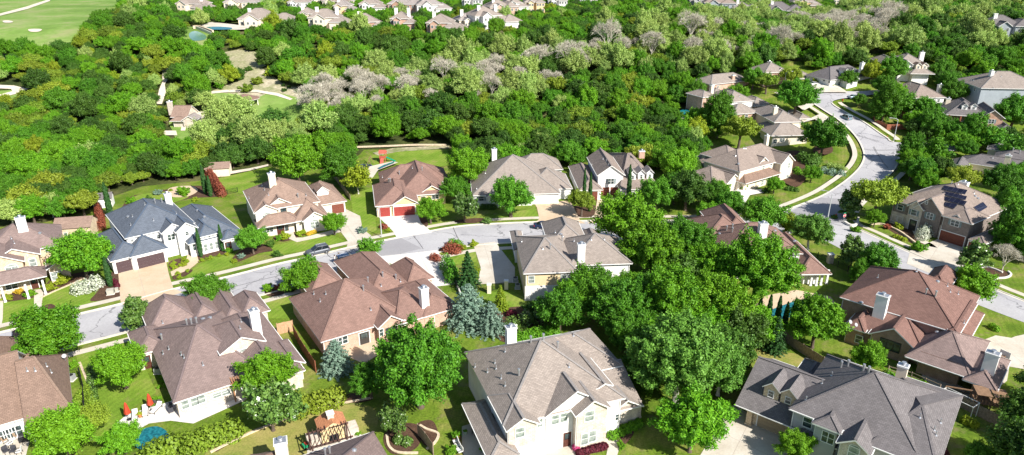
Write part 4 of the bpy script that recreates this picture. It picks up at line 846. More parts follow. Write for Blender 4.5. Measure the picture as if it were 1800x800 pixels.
h.win((914, 757), w=1.7, h=1.9, st='blind'); h.win((949, 741), w=1.0, h=1.5, st='blind'); h.win((976, 734), (991, 730), w=1.4, h=1.9, st='blind'); h.win((1036, 728), w=1.8, h=2.0, st='blind'); h.win((1028, 768), (1041, 763), w=1.5, h=2.3, st='blind'); h.win((1054, 690), w=.9, h=1.2)
h.win((1086, 731), w=1.0, h=1.2); h.door((997, 762)); h.garage((925, 800), w=4.8, m=G_WHITE); h.column((1074, 747), (1121, 733), z=2.8, w=.55, m=WL['ltstone']); h.win((853, 712), (868, 736), w=1.2, h=1.6, st='dark')
h.chimney((898, 603), 1.4, 1.0, 2.7, 'white', z=6.2); h.vent((933, 602), (955, 598), (980, 612), (912, 660), kind='stack'); h.vent((835, 645), (857, 654), (870, 638), (872, 648), (881, 665), (888, 678), (1000, 645), (1008, 590), (888, 618))

h = House('slate_roof_house', 'dark grey-roofed two-storey house at bottom right with a dormered garage wing', (1454, 623), (1662, 692), 5.8, 'dark', 'grey', pitch=.58)
h.wing((1454, 623), (1662, 692), 5.8, (1397.5, 722.5), 'hh', 'x', .55, back=True); h.wing((1427, 744), (1478, 762), 5.8, 10, 'hh', 'y', .55); h.wing((1470, 779), (1531, 801), 5.6, 12, 'gg', 'y', .7, wall='ltstone'); h.wing((1525, 785), (1650, 826), 5.8, 16, 'hh', 'x', .5)
h.wing((1291, 712.5), (1412, 757), 3.0, 12.5, 'gg', 'x', .55, wall='stone', ov=1.3); h.wing((1398, 760), (1470, 788), 3.0, 6, 'hh'); h.wing((1388, 668), (1440, 684), 3.4, 6, 'hh'); h.finish()
h.dormer((1354, 700), 1.9, 1.6, 3.4, 0, wall='stone', rh=.9); h.dormer((1384, 711), 1.9, 1.6, 3.4, 0, wall='stone', rh=.9)
h.win((1420, 740), w=1.5, h=1.8); h.win((1456, 766), w=2.0, h=2.0); h.win((1501, 793), w=1.6, h=2.2, st='arch'); h.column((1316, 745), z=2.8, w=.7, m=WL['stone']); h.garage((1304, 732), (1362, 755), w=4.6, m=mat('garage_door_tan', (.36, .28, .19), .6, .05))
h.vent((1478, 646), (1490, 644), (1517, 652), (1526, 656), kind='stack'); h.vent((1462, 660), (1445, 674), (1417, 703), (1617, 734), (1653, 743), (1642, 756), (1645, 765)); h.chimney((1583, 664), 1.2, 1.0, 2.0, 'cream', z=5.4)

h = House('bottom_edge_house', 'brown-roofed house mostly below the bottom edge, under the outdoor fireplace', (500, 811), (656, 758), 3.0, 'mauve', 'ltstone', pitch=.62)
h.wing((470, 823), (656, 758), 3.0, 14, 'hh', 'x', .6, back=True); h.finish(); h.vent((572, 800), (580, 797), kind='stack'); h.vent((622, 792), kind='turtle')
h = House('small_guest_house', 'small brown hip roof with a pale chimney at the bottom edge, left of the pergola', (440, 798), (488, 788), 3.0, 'brown', 'ltstone', pitch=.55)
h.wing((440, 800), (500, 788), 3.0, 7, 'hh', back=True); h.finish(); h.chimney((497, 802), 1.4, 1.2, 2.3, 'cream', z=3.0)

# ---- cabin and round gazebo down by the creek
h = House('stone_cabin', 'small rustic stone cabin with pale pink-brown roof and chimney in the clearing', (300, 206), (328, 206), 2.8, 'tan', 'ltstone', pitch=.7)
h.wing((299, 206), (330, 206), 2.6, 8, 'gg', 'x', .7); h.wing((298, 213), (326, 213), 2.2, 3, 'hh', ov=.8); h.wing((318, 212), (345, 211), 2.6, 5, 'gg', 'y', .6, roof='pale'); h.finish(); h.chimney((301, 196), 1.4, 1.2, 3.5, 'ltstone', z=3.5); h.win((310, 209), w=1.2, h=1)

# ---- far estate along the top of the picture
FARW = [('cream', 'grey'), ('cream', 'pale'), ('orbrick', 'grey'), ('white', 'taupe'), ('buff', 'grey'), ('white', 'grey'), ('brick', 'taupe')]
def far_house(label, px, py, wpx, rot, wall, roof, two=True, wings=2, dp=12, seed=0, kind='hipped_house', chim=(0.3,)):
    rg = random.Random(seed); c = P(px, py + 12); k = mpp(px, py + 12); Wd = wpx * k * 1.15; a = R(rot)
    pa = c; h = House.__new__(House); lab = label
    h.ang = a; h.org = Vector((c.x, c.y, c.z)); h.base = c.z; h.e = empty(kind, h.org, lab, 'house', a); h.Mw = Matrix.Translation(h.org) @ Matrix.Rotation(a, 4, 'Z'); h.Mi = h.Mw.inverted()
    h.roof = MB(); h.wall = MB(); h.rm = SH[roof]; h.wm = WL[wall]; h.ov = .45; h.pitch = .58; h.n = 0; h.cap = SH[roof]; h.rects = []
    z = 5.8 if two else 3.4; Wd = max(12, Wd)
    h.rect(-Wd / 2, Wd * .28, 0, dp, z); h.rect(Wd * .02, Wd / 2, -2.5, dp - 3, z - (1.8 if rg.random() < .5 else 0))
    h.rect(-Wd * .35, -Wd * .05, -3.2, 5, z - .1, 'gh', 'y', .7)
    if wings > 2: h.rect(Wd * .2, Wd / 2 + 5, -5, 5, 3.1)
    h.finish()
    for zc in ((1.0, 3.9) if two else (1.1,)):
        for fx, yw in ((-.42, 0), (-.26, -3.2), (-.14, -3.2), (.12, -2.5), (.24, -2.5), (.38, -2.5)):
            f, g = window_meshes(1.5, 1.4, 'plain'); yy = yw + .45 - .02
            if fx > 0 and z > 5 and zc > 3 and h.rects[1][4] < 5: continue
            o = inst(f, 'window', h.e, (fx * Wd, yy, zc), math.pi); inst(g, 'pane', o)
    for cx in chim:
        b = MB(); zz = z + 3.4; b.box(-.7, .7, -.5, .5, -3, 1.6, WL['white']); b.box(-.8, .8, -.6, .6, 1.6, 1.8, TRIM); b.build('chimney', h.roof_o, (Wd * cx * -1, dp * .35, zz - .8))
    return h
FAR = [
    ('cream two-storey house with a dark red deck, leftmost of the far houses', 338, 14, 56, -12, 'cream', 'grey', True, 3, 12, 1),
    ('cream house with pale roof behind the far pool garden trees', 425, 10, 52, 8, 'cream', 'pale', True, 2, 12, 2),
    ('broad cream house with high hip roof just right of the far pool', 462, 34, 74, 6, 'cream', 'grey', False, 3, 15, 3),
    ('grey-walled house cut by the top edge above the far pool house', 480, 0, 50, 0, 'grey', 'pale', True, 2, 12, 4),
    ('far house with pale roof and white gable between two dark green trees', 526, 10, 34, 5, 'white', 'grey', True, 2, 11, 5),
    ('cream far house with small windows cut by the top edge', 592, 8, 46, -6, 'cream', 'taupe', True, 2, 12, 6),
    ('far house with white chimney and a red-brown deck below it', 578, 42, 62, 4, 'cream', 'grey', True, 2, 12, 7),
    ('yellow-buff far house with two dark garage doors', 606, 18, 26, 0, 'buff', 'pale', True, 2, 11, 8),
    ('pale far house with a front gable, left of the red brick house', 655, 14, 42, 0, 'white', 'grey', True, 2, 12, 9),
    ('red brick far house with a steep gable and white garage', 712, 14, 54, 0, 'brick', 'pale', True, 2, 12, 10),
    ('white far house with wide pale roof, right of the red brick house', 764, 16, 54, 14, 'white', 'pale', True, 2, 13, 11),
    ('far house with low grey roof and dark porch at the edge of the woods', 652, 40, 54, 16, 'brick', 'grey', False, 2, 12, 12),
    ('small orange brick far house with two storeys over the woods', 709, 44, 38, 0, 'orbrick', 'grey', True, 2, 11, 13),
    ('far house with a broad hip roof and a white balcony over the woods', 778, 52, 52, -4, 'orbrick', 'grey', True, 3, 13, 14),
    ('low far roof showing just behind a round oak', 828, 36, 26, 20, 'cream', 'pale', False, 2, 11, 15),
    ('large white far house with stepped grey roofs and an orange patio', 866, 38, 58, 25, 'white', 'grey', True, 3, 14, 16),
    ('far house with grey roof joined close above the white stepped house', 886, 20, 46, 20, 'orbrick', 'grey', True, 2, 13, 17),
    ('bright white far house with tall back wall near the top edge', 908, 12, 38, 12, 'white', 'grey', True, 2, 12, 18),
    ('tan far house with plain hip roof near the top edge', 940, 10, 30, 5, 'buff', 'grey', True, 2, 11, 19),
    ('far white house end with a red brick bay at the top edge', 980, 6, 30, 0, 'white', 'grey', True, 2, 11, 20),
    ('small far house with dark windows, leftmost of the upper right row', 1228, 6, 26, 0, 'grey', 'grey', True, 2, 11, 21),
    ('far house with a dark two-level deck standing over the woods', 1264, 12, 48, -8, 'bluegrey', 'taupe', True, 2, 12, 22),
    ('low far house with white walls right of the dark deck', 1310, 14, 40, -6, 'white', 'pale', False, 2, 12, 23),
    ('wide far house with dark grey hip roof at the top right of centre', 1378, 18, 62, -10, 'grey', 'dark', False, 3, 14, 24),
    ('buff far house with a tall front behind the dark hip roof', 1418, 10, 44, -8, 'buff', 'grey', True, 2, 12, 25),
    ('far roof corner just above the trees right of the buff house', 1472, 3, 26, 0, 'cream', 'pale', True, 2, 11, 26),
    ('blue-walled house with grey roof alone among trees at the upper right edge', 1772, 58, 66, -10, 'bluegrey', 'dark', True, 3, 13, 27),
    ('tiny pale house cut by the top edge, left of the grey-walled one', 440, -4, 40, 4, 'white', 'pale', True, 2, 11, 31),
    ('roof cut by the top edge between the cream and the buff far houses', 560, 0, 34, -4, 'cream', 'grey', True, 2, 11, 32),
    ('tan roofed house end peeping over the top edge above the red brick house', 735, -4, 40, 6, 'orbrick', 'grey', True, 2, 11, 33),
    ('white house cut by the top edge behind the big round far oak', 830, 4, 34, -4, 'white', 'grey', True, 2, 11, 34),
    ('small pale far house between the deck house and the yellow-buff house', 545, 24, 28, 10, 'cream', 'grey', False, 2, 10, 35),
    ('grey far house cut by the top edge, right end of the left group', 1030, 0, 34, 4, 'grey', 'grey', True, 2, 11, 36),
    ('pale house low in the trees at the top, second from the upper right group', 1345, 2, 36, -6, 'cream', 'taupe', True, 2, 11, 37)]
for i, f in enumerate(FAR):
    lab, px, py, wp, rot, wl, rf, two, wg, dp, sd_ = f
    far_house(lab, px, py, wp, rot, wl, rf, two, wg, dp, sd_, chim=(.28,) if i % 3 else (.28, -.2))
# ================================================================ trees and shrubs
def leaf_mat(name, col, col2, rough=0.55, trans=0.25, spec=0.3, big=0.35, tint=0.3):
    """col..col2 across leaves; each plant a little different"""
    m = bpy.data.materials.new(name); m.use_nodes = True; n = m.node_tree; out = n.nodes['Material Output']; b = n.nodes['Principled BSDF']
    b.inputs['Roughness'].default_value = rough; b.inputs['Specular IOR Level'].default_value = spec
    g = n.nodes.new('ShaderNodeNewGeometry'); oi = n.nodes.new('ShaderNodeObjectInfo')
    tc = n.nodes.new('ShaderNodeTexCoord'); ns = n.nodes.new('ShaderNodeTexNoise'); ns.inputs['Scale'].default_value = 3.6; ns.inputs['Detail'].default_value = 2
    n.links.new(tc.outputs['Object'], ns.inputs['Vector'])
    ad = n.nodes.new('ShaderNodeMath'); ad.operation = 'MULTIPLY_ADD'; n.links.new(ns.outputs['Fac'], ad.inputs[0]); ad.inputs[1].default_value = 1.5; ad.inputs[2].default_value = -.55
    a2 = n.nodes.new('ShaderNodeMath'); a2.operation = 'MULTIPLY_ADD'; n.links.new(g.outputs['Random Per Island'], a2.inputs[0]); a2.inputs[1].default_value = .62; n.links.new(ad.outputs[0], a2.inputs[2])
    base = mix_col(n, col, col2, a2.outputs[0])
    # plant to plant: brightness and a drift to yellow
    mr = n.nodes.new('ShaderNodeMapRange'); mr.inputs[3].default_value = 1 - tint; mr.inputs[4].default_value = 1 + tint; n.links.new(oi.outputs['Random'], mr.inputs[0])
    vm = n.nodes.new('ShaderNodeVectorMath'); vm.operation = 'SCALE'; n.links.new(base, vm.inputs[0]); n.links.new(mr.outputs[0], vm.inputs['Scale'])
    wn = n.nodes.new('ShaderNodeTexWhiteNoise'); wn.noise_dimensions = '1D'; n.links.new(oi.outputs['Random'], wn.inputs['W'])
    ym = n.nodes.new('ShaderNodeMath'); ym.operation = 'MULTIPLY'; n.links.new(wn.outputs['Value'], ym.inputs[0]); ym.inputs[1].default_value = big
    c = mix_col(n, vm.outputs[0], tuple(min(1, v * s) for v, s in zip(col2, (1.4, 1.1, 1.0))), ym.outputs[0])
    n.links.new(c, b.inputs['Base Color'])
    tr = n.nodes.new('ShaderNodeBsdfTranslucent'); n.links.new(c, tr.inputs['Color'])
    mx = n.nodes.new('ShaderNodeMixShader'); mx.inputs[0].default_value = trans
    n.links.new(b.outputs[0], mx.inputs[1]); n.links.new(tr.outputs[0], mx.inputs[2]); n.links.new(mx.outputs[0], out.inputs['Surface'])
    MATS[name] = m; return m
L = dict(
    oak=leaf_mat('leaves_mid_green', (0.035, 0.15, 0.010), (0.13, 0.35, 0.022)),
    bright=leaf_mat('leaves_bright_green', (0.06, 0.22, 0.010), (0.19, 0.44, 0.018), tint=.2),
    dark=leaf_mat('leaves_juniper', (0.028, 0.10, 0.014), (0.10, 0.215, 0.028), big=.35),
    lime=leaf_mat('leaves_lime', (0.14, 0.27, 0.012), (0.36, 0.46, 0.03), tint=.2, big=.3),
    olive=leaf_mat('leaves_olive', (0.09, 0.18, 0.014), (0.25, 0.38, 0.035), big=.7),
    sage=leaf_mat('leaves_sage', (0.18, 0.33, 0.06), (0.42, 0.57, 0.16), tint=.2, big=.3),
    spruce=leaf_mat('needles_blue', (0.10, 0.19, 0.135), (0.34, 0.48, 0.36), tint=.08, big=.0),
    cypress=leaf_mat('needles_cypress', (0.018, 0.075, 0.018), (0.06, 0.16, 0.035), tint=.1, big=.1),
    magnolia=leaf_mat('leaves_magnolia', (0.04, 0.12, 0.018), (0.20, 0.34, 0.07), rough=.3, spec=.6, tint=.15, big=.2),
    white=leaf_mat('blossom_white', (0.32, 0.40, 0.24), (0.80, 0.80, 0.70), tint=.05, big=0),
    redl=leaf_mat('leaves_red', (0.20, 0.05, 0.03), (0.52, 0.16, 0.09), tint=.15, big=0),
    maroon=leaf_mat('leaves_maroon', (0.07, 0.012, 0.02), (0.20, 0.03, 0.05), tint=.15, big=0),
    pink=leaf_mat('blossom_pink', (0.45, 0.03, 0.14), (0.8, 0.12, 0.33), tint=.1, big=0),
    yellowf=leaf_mat('leaves_gold', (0.40, 0.30, 0.02), (0.75, 0.50, 0.04), tint=.1, big=0))
BARK = mat('bark', (0.12, 0.09, 0.07), 0.95, .25, 3); PALEBARK = mat('pale_bark', (0.50, 0.46, 0.42), 0.9, .18, 3, col2=(.60, .57, .53)); TWIG = mat('bare_twigs', (0.50, 0.46, 0.36), 0.9, .25, 1, col2=(.68, .63, .52))

def quads_mesh(name, C, N, S, m, asp=1.5, rs=None, droop=None):
    """one rhombic leaf spray per row: centres C, normals N, sizes S"""
    rs = rs or np.random.RandomState(1); k = len(C)
    N = N / np.linalg.norm(N, axis=1, keepdims=True)
    T = rs.normal(size=(k, 3)) if droop is None else droop + rs.normal(size=(k, 3)) * .35
    U = np.cross(N, T); U /= np.linalg.norm(U, axis=1, keepdims=True) + 1e-9; V = np.cross(N, U)
    a = (S * .5)[:, None]; b_ = (S * .5 * asp)[:, None]; be = N * (S * .12)[:, None]
    v = np.stack([C - V * b_ - be, C + U * a + be, C + V * b_ - be, C - U * a + be], 1).reshape(-1, 3)
    me = bpy.data.meshes.new(name); me.vertices.add(4 * k); me.vertices.foreach_set('co', v.ravel().astype(np.float32))
    me.loops.add(4 * k); me.loops.foreach_set('vertex_index', np.arange(4 * k, dtype=np.int32)); me.polygons.add(k)
    me.polygons.foreach_set('loop_start', np.arange(0, 4 * k, 4, dtype=np.int32)); me.polygons.foreach_set('loop_total', np.full(k, 4, np.int32))
    me.materials.append(m); me.update(calc_edges=True); return me
def csz(n): return .30 if n < 40 else 1.72 / math.sqrt(n) 
def clumps(rs, n, shape):
    out = []; ph = rs.uniform(0, 6.28, size=4)
    for i in range(n):
        u = (i + .5) / n; th = i * 2.39996 + rs.uniform(-.3, .3)
        if shape == 'round':
            z = 1 - 1.45 * u; r = math.sqrt(max(.02, 1 - min(1, abs(z)) ** 2)); k = .74 * rs.uniform(.62, 1.12)
            out.append((r * math.cos(th) * k, r * math.sin(th) * k, z * k * .92 - .06, csz(n) * rs.uniform(.55, 1.4)))
        elif shape == 'wide':
            z = 1 - 1.25 * u; r = math.sqrt(max(.02, 1 - min(1, abs(z)) ** 2)); k = .74 * rs.uniform(.65, 1.1)
            out.append((r * math.cos(th) * k, r * math.sin(th) * k, z * k * .5, csz(n) * .9 * rs.uniform(.6, 1.35)))
        elif shape == 'tall':
            z = 1 - 1.7 * u; r = (1 - abs(z) ** 2.2) ** .5 * (.9 if z < 0 else .8); k = rs.uniform(.6, .85)
            out.append((r * math.cos(th) * k, r * math.sin(th) * k, z * 1.05, csz(n) * rs.uniform(.6, 1.3)))
    out = [(x * q, y * q, z * (1 + .12 * math.sin(2 * math.atan2(y, x) + ph[2])), r) for (x, y, z, r) in out for q in [1 + .13 * math.sin(2 * math.atan2(y, x) + ph[0]) + .10 * math.sin(3 * math.atan2(y, x) + ph[1] + z * 2)]]
    return out
def crown(name, m, seed, n=26, per=200, leaf=.085, shape='round', inner=.25, asp=1.5, rough=.85, jit=.75):
    rs = np.random.RandomState(seed); cl = clumps(rs, n, shape); C = []; N = []; S = []
    for (x, y, z, r) in cl:
        k = int(per * (r / (csz(n) if shape != 'wide' else csz(n) * .9)) ** 2); d = rs.normal(size=(k, 3)); d /= np.linalg.norm(d, axis=1, keepdims=True); d[:, 2] = np.where(d[:, 2] < -.35, -d[:, 2], d[:, 2])
        rr = r * (1 - rs.beta(1.2, 3.0, size=k) * rough) * (1 + .22 * np.sin(d[:, 0] * 7 + seed) * np.sin(d[:, 1] * 7 + x * 9) + rs.normal(size=k) * .05)
        o_ = np.array([x, y, z + .45]); o_ /= np.linalg.norm(o_) + 1e-6; st = (d @ o_) * np.abs(d @ o_) * rr * .75
        C.append(np.array([x, y, z]) + d * rr[:, None] * .9 + o_ * st[:, None]); N.append(d + rs.normal(size=(k, 3)) * jit); S.append(leaf * rs.uniform(.5, 1.6, size=k))
    k = int(per * n * inner); d = rs.normal(size=(k, 3)); d /= np.linalg.norm(d, axis=1, keepdims=True)
    sc_ = np.array([.62, .62, .5 if shape != 'wide' else .26]); C.append(d * sc_ * rs.uniform(.3, 1, size=(k, 1)) ** .5); N.append(d + rs.normal(size=(k, 3)) * .5); S.append(leaf * 1.8 * rs.uniform(.7, 1.3, size=k))
    return quads_mesh(name, np.concatenate(C), np.concatenate(N), np.concatenate(S), m, asp, rs)
def conifer(name, m, seed, tiers=11, arms=13, per=26, leaf=.06, taper=1.0, hgt=2.6, r0=1.0):
    rs = np.random.RandomState(seed); C = []; N = []; S = []; D = []
    for t in range(tiers):
        f = t / (tiers - 1); z = -hgt * .45 + hgt * f; R_ = r0 * (1 - f) ** taper + .04
        na = max(5, int(arms * (1 - f * .6)))
        for a in range(na):
            th = 2 * math.pi * (a + .5 * (t % 2) + rs.uniform(-.25, .25)) / na; L_ = R_ * rs.uniform(.75, 1.12); k = max(6, int(per * (L_ / r0 + .25)))
            u = rs.uniform(.12, 1, size=k) ** .7; lat = rs.normal(size=k) * .055 * (1.3 - u) * 1.4
            dx, dy = math.cos(th), math.sin(th)
            c = np.stack([dx * u * L_ - dy * lat, dy * u * L_ + dx * lat, z + .10 * u * L_ - .16 * (u * L_) ** 2 + rs.normal(size=k) * .022 + .05 * (1 - np.abs(lat) * 8)], 1)
            C.append(c); N.append(np.array([dx * .35, dy * .35, 1.0]) + rs.normal(size=(k, 3)) * .45); S.append(leaf * rs.uniform(.6, 1.3, size=k)); D.append(np.tile(np.array([-dy, dx, 0.0]), (k, 1)))
    k = 700; z = rs.uniform(0, 1, size=k); th = rs.uniform(0, 6.283, size=k); rr = (1 - z) * .5 * r0
    C.append(np.stack([np.cos(th) * rr, np.sin(th) * rr, -hgt * .45 + hgt * z], 1)); N.append(rs.normal(size=(k, 3))); S.append(np.full(k, leaf * 1.8)); D.append(rs.normal(size=(k, 3)))
    return quads_mesh(name, np.concatenate(C), np.concatenate(N), np.concatenate(S), m, 1.9, rs, np.concatenate(D))
def column_mesh(name, m, seed, k=2600, leaf=.14):
    rs = np.random.RandomState(seed); z = rs.uniform(0, 1, size=k) ** .9; th = rs.uniform(0, 6.283, size=k)
    prof = np.sin(np.clip(z, 0, 1) ** .62 * math.pi) ** .6 * .92 + .06; prof = np.where(z < .2, np.maximum(prof, .75 * z / .2 + .2), prof)
    rr = prof * (1 - rs.beta(1, 4, size=k) * .5) * (1 + .12 * np.sin(z * 40 + th * 3))
    C = np.stack([np.cos(th) * rr, np.sin(th) * rr, z * 9.0], 1); N = np.stack([np.cos(th), np.sin(th), np.full(k, .25)], 1) + rs.normal(size=(k, 3)) * .4
    return quads_mesh(name, C, N, leaf * 2.0 * rs.uniform(.6, 1.3, size=k), m, 2.2, rs, np.tile(np.array([0.3, 0.3, 0]), (k, 1)))
def branches(name, seed, m, trunk_r=.06, levels=4, n0=7, spread=.75, base=-1.25, twigs=9, thin=.006, hz=1.0):
    rs = random.Random(seed); b = MB(); tw = []
    def grow(p, d, ln, r, lv):
        q = p + d * ln; mid = p + d * ln * .5 + Vector((rs.uniform(-1, 1), rs.uniform(-1, 1), rs.uniform(-1, 1))) * ln * .08
        b.cyl(p, r, mid, r * .8, m, 5 if lv < 2 else 3, False); b.cyl(mid, r * .8, q, r * .55, m, 5 if lv < 2 else 3, False)
        if lv >= levels: tw.append((q, d, ln)); return
        for k in range(n0 if lv == 0 else rs.choice((3, 4))):
            a = 2 * math.pi * (k + rs.random() * .6) / (n0 if lv == 0 else 3); o = d.orthogonal().normalized(); o = Matrix.Rotation(a, 3, d) @ o
            nd = (d + o * spread * rs.uniform(.6, 1.25) + Vector((0, 0, .12))).normalized(); grow(q if lv else p + d * ln * rs.uniform(.55, 1), nd, ln * rs.uniform(.6, .8), r * .55, lv + 1)
    grow(Vector((0, 0, base)), Vector((rs.uniform(-.1, .1), 0, 1)).normalized(), .62 * hz, trunk_r, 0)
    for q, d, ln in tw:
        for k in range(twigs):
            nd = (d + Vector((rs.gauss(0, .6), rs.gauss(0, .6), rs.gauss(0.1, .5)))).normalized(); e = q + nd * ln * rs.uniform(.5, 1.2); s_ = nd.cross(Vector((rs.gauss(0, 1), rs.gauss(0, 1), rs.gauss(0, 1)))).normalized() * thin
            b.poly([q - s_, q + s_, e + s_ * .6, e - s_ * .6], m)
    return b.mesh(name)
def trunk_mesh(seed, r=.075, low=-1.55, m=None, split=3):
    rs = random.Random(seed); b = MB(); m = m or BARK; top = Vector((rs.uniform(-.06, .06), rs.uniform(-.06, .06), -.55))
    b.cyl((0, 0, low), r * 1.35, (0, 0, low + .12), r, m, 8, False); b.cyl((0, 0, low + .12), r, top, r * .7, m, 8, False)
    for k in range(split):
        a = 6.283 * k / split + rs.random(); q = top + Vector((math.cos(a) * .42, math.sin(a) * .42, .5 + rs.random() * .2)); b.cyl(top, r * .6, q, r * .2, m, 6, False)
    return b.mesh('trunk')
PRO = {}
def proto(kind):
    if kind in PRO: return PRO[kind]
    K = dict(
        oak=lambda s: crown('crown', L['oak'], s, 80, 330, .036), bright=lambda s: crown('crown', L['bright'], s, 80, 330, .035),
        dark=lambda s: crown('crown', L['dark'], s, 70, 240, .043), lime=lambda s: crown('crown', L['lime'], s, 60, 260, .042, rough=.9),
        olive=lambda s: crown('crown', L['olive'], s, 60, 220, .045, 'wide'), sage=lambda s: crown('crown', L['sage'], s, 56, 180, .042, 'round', .08, 1.8, .95),
        loose=lambda s: crown('crown', L['oak'], s, 20, 190, .07, 'round', .06, 1.6, .95), looselime=lambda s: crown('crown', L['lime'], s, 20, 190, .07, 'round', .06, 1.6, .95),
        greytree=lambda s: crown('crown', mat_grey(), s, 26, 230, .055, 'round', .1, 1.6, .9),
        big=lambda s: crown('crown', L['oak'], s, 150, 330, .027, 'round', .25), bigbright=lambda s: crown('crown', L['bright'], s, 140, 330, .028, 'round', .25),
        bigsage=lambda s: crown('crown', mat_grey(), s, 150, 300, .027, 'round', .2, 1.6, .9),
        tall=lambda s: crown('crown', L['dark'], s, 70, 270, .042, 'tall'), talloak=lambda s: crown('crown', L['oak'], s, 80, 310, .037, 'tall'),
        feather=lambda s: crown('crown', L['bright'], s, 80, 260, .034, 'round', .15, 2.6, .95, .9), magnolia=lambda s: crown('crown', L['magnolia'], s, 22, 260, .095, 'tall', .3, 1.3),
        mround=lambda s: crown('crown', L['magnolia'], s, 26, 260, .085, 'round', .3, 1.3), white=lambda s: crown('crown', L['white'], s, 22, 240, .06, 'round', .1, 1.4, .9),
        redtree=lambda s: crown('crown', L['redl'], s, 20, 240, .08, 'round', .2), spruce=lambda s: conifer('crown', L['spruce'], s, 12, 17, 60, .05, .62, 1.75, 1.0),
        fir=lambda s: conifer('crown', L['cypress'], s, 12, 14, 40, .07, .8, 2.6, .95), cone=lambda s: conifer('crown', L['lime'], s, 16, 16, 30, .07, .8, 2.4, .8),
        cypress=lambda s: column_mesh('crown', L['cypress'], s), bare=lambda s: branches('crown', s, TWIG, .045, 4, 7, .62, -1.1, 10, .005, 1.15), 
        barew=lambda s: branches('crown', s, PALEBARK, .055, 4, 6, .75, -1.3, 5, .006))
    ms = [K[kind](11 + i * 7 + sum(map(ord, kind))) for i in range(3 if kind in ('oak', 'bright', 'dark', 'big', 'sage', 'bare', 'olive') else 2)]
    PRO[kind] = ms; return ms
def mat_grey():
    return MATS.get('leaves_grey_green') or leaf_mat('leaves_grey_green', (0.055, 0.18, 0.022), (0.20, 0.42, 0.06), tint=.15, big=.15)
TRUNKS = [trunk_mesh(3), trunk_mesh(5, .06), trunk_mesh(9, .09)]; TRUNKW = [trunk_mesh(4, .05, m=PALEBARK), trunk_mesh(8, .06, m=PALEBARK)]
trng = random.Random(5)
def tree_at(kind, x, y, R_, zc, label, cat='tree', group=None, name='tree', rz=None, trunk=True, seed=None, sz=None, base=0.0):
    base = hgt(x, y)
    ms = proto(kind); k = trng.randrange(len(ms)) if seed is None else seed % len(ms); rz = trng.uniform(0, 6.28) if rz is None else rz
    e = empty(name, (x, y, base), label, cat, rz, group)
    if kind == 'cypress':
        inst(ms[k], 'crown', e, (0, 0, .1), 0, (R_, R_, zc * 2 / 9.0)); b = MB(); b.cyl((0, 0, 0), .1, (0, 0, .6), .08, BARK, 6); b.build('trunk', e); return e
    inst(ms[k], 'crown', e, (0, 0, zc), 0, (R_, R_, R_ * (sz or 1)))
    if trunk and kind not in ('bare', 'barew'):
        tm = (TRUNKW if kind in ('sage', 'bigsage', 'looselime') else TRUNKS)[trng.randrange(2)]
        inst(tm, 'trunk', e, (0, 0, zc), 0, (R_, R_, zc / 1.55))
    return e
def tree(kind, px, py, rpx, label, cat='tree', group=None, name='tree', low=None, seed=None, sz=None, asc=1.0, trunk=True, rz=None):
    """px, py, rpx: middle and half-width of the crown as surveyed; low: height of the crown's middle in crown radii"""
    zz = 4.0; lw = low if low is not None else (1.02 if kind not in ('spruce', 'fir', 'cone') else .85 if kind == 'spruce' else 1.15)
    for _ in range(4): Rm = rpx * 1.1 * mpp(px, py, zz); zz = Rm * lw
    p = P(px, py, zz); return tree_at(kind, p.x, p.y, Rm * asc, zz, label, cat, group, name, rz, trunk, seed, sz)
def cyp(px, py_base, hpx, wpx, label, group=None):
    g = P(px, py_base); d = math.hypot(g.x, g.y); k = mpp(px, py_base); Hh = hpx * k / math.cos(math.atan2(CAMH, d)); return tree_at('cypress', g.x, g.y, wpx * k, Hh / 2, label, 'tree', group, 'cypress_tree')
SHRUB = {}
def shrub(kind, px, py, rpx, label, cat='shrub', group=None, name='shrub', sz=.85, asc=(1, 1), rz=0):
    Rm = rpx * mpp(px, py, .6)
    p = P(px, py, Rm * .6); key = kind
    if key not in SHRUB:
        if kind == 'ball': SHRUB[key] = crown('foliage', L['lime'], 77, 14, 160, .12, 'round', .4, 1.3, .35)
        elif kind == 'greenball': SHRUB[key] = crown('foliage', L['bright'], 78, 14, 160, .12, 'round', .4, 1.3, .35)
        elif kind == 'darkball': SHRUB[key] = crown('foliage', L['dark'], 79, 14, 160, .12, 'round', .4, 1.3, .5)
        elif kind == 'blueball': SHRUB[key] = crown('foliage', L['spruce'], 80, 14, 160, .12, 'round', .4, 1.3, .4)
        else: SHRUB[key] = crown('foliage', L[kind], 81, 14, 170, .12, 'round', .3, 1.4, .7)
    e = empty(name, (p.x, p.y, hgt(p.x, p.y)), label, cat, rz, group)
    inst(SHRUB[key], 'foliage', e, (0, 0, Rm * .5 * sz), 0, (Rm * asc[0], Rm * asc[1], Rm * sz)); 
    return e
T = tree
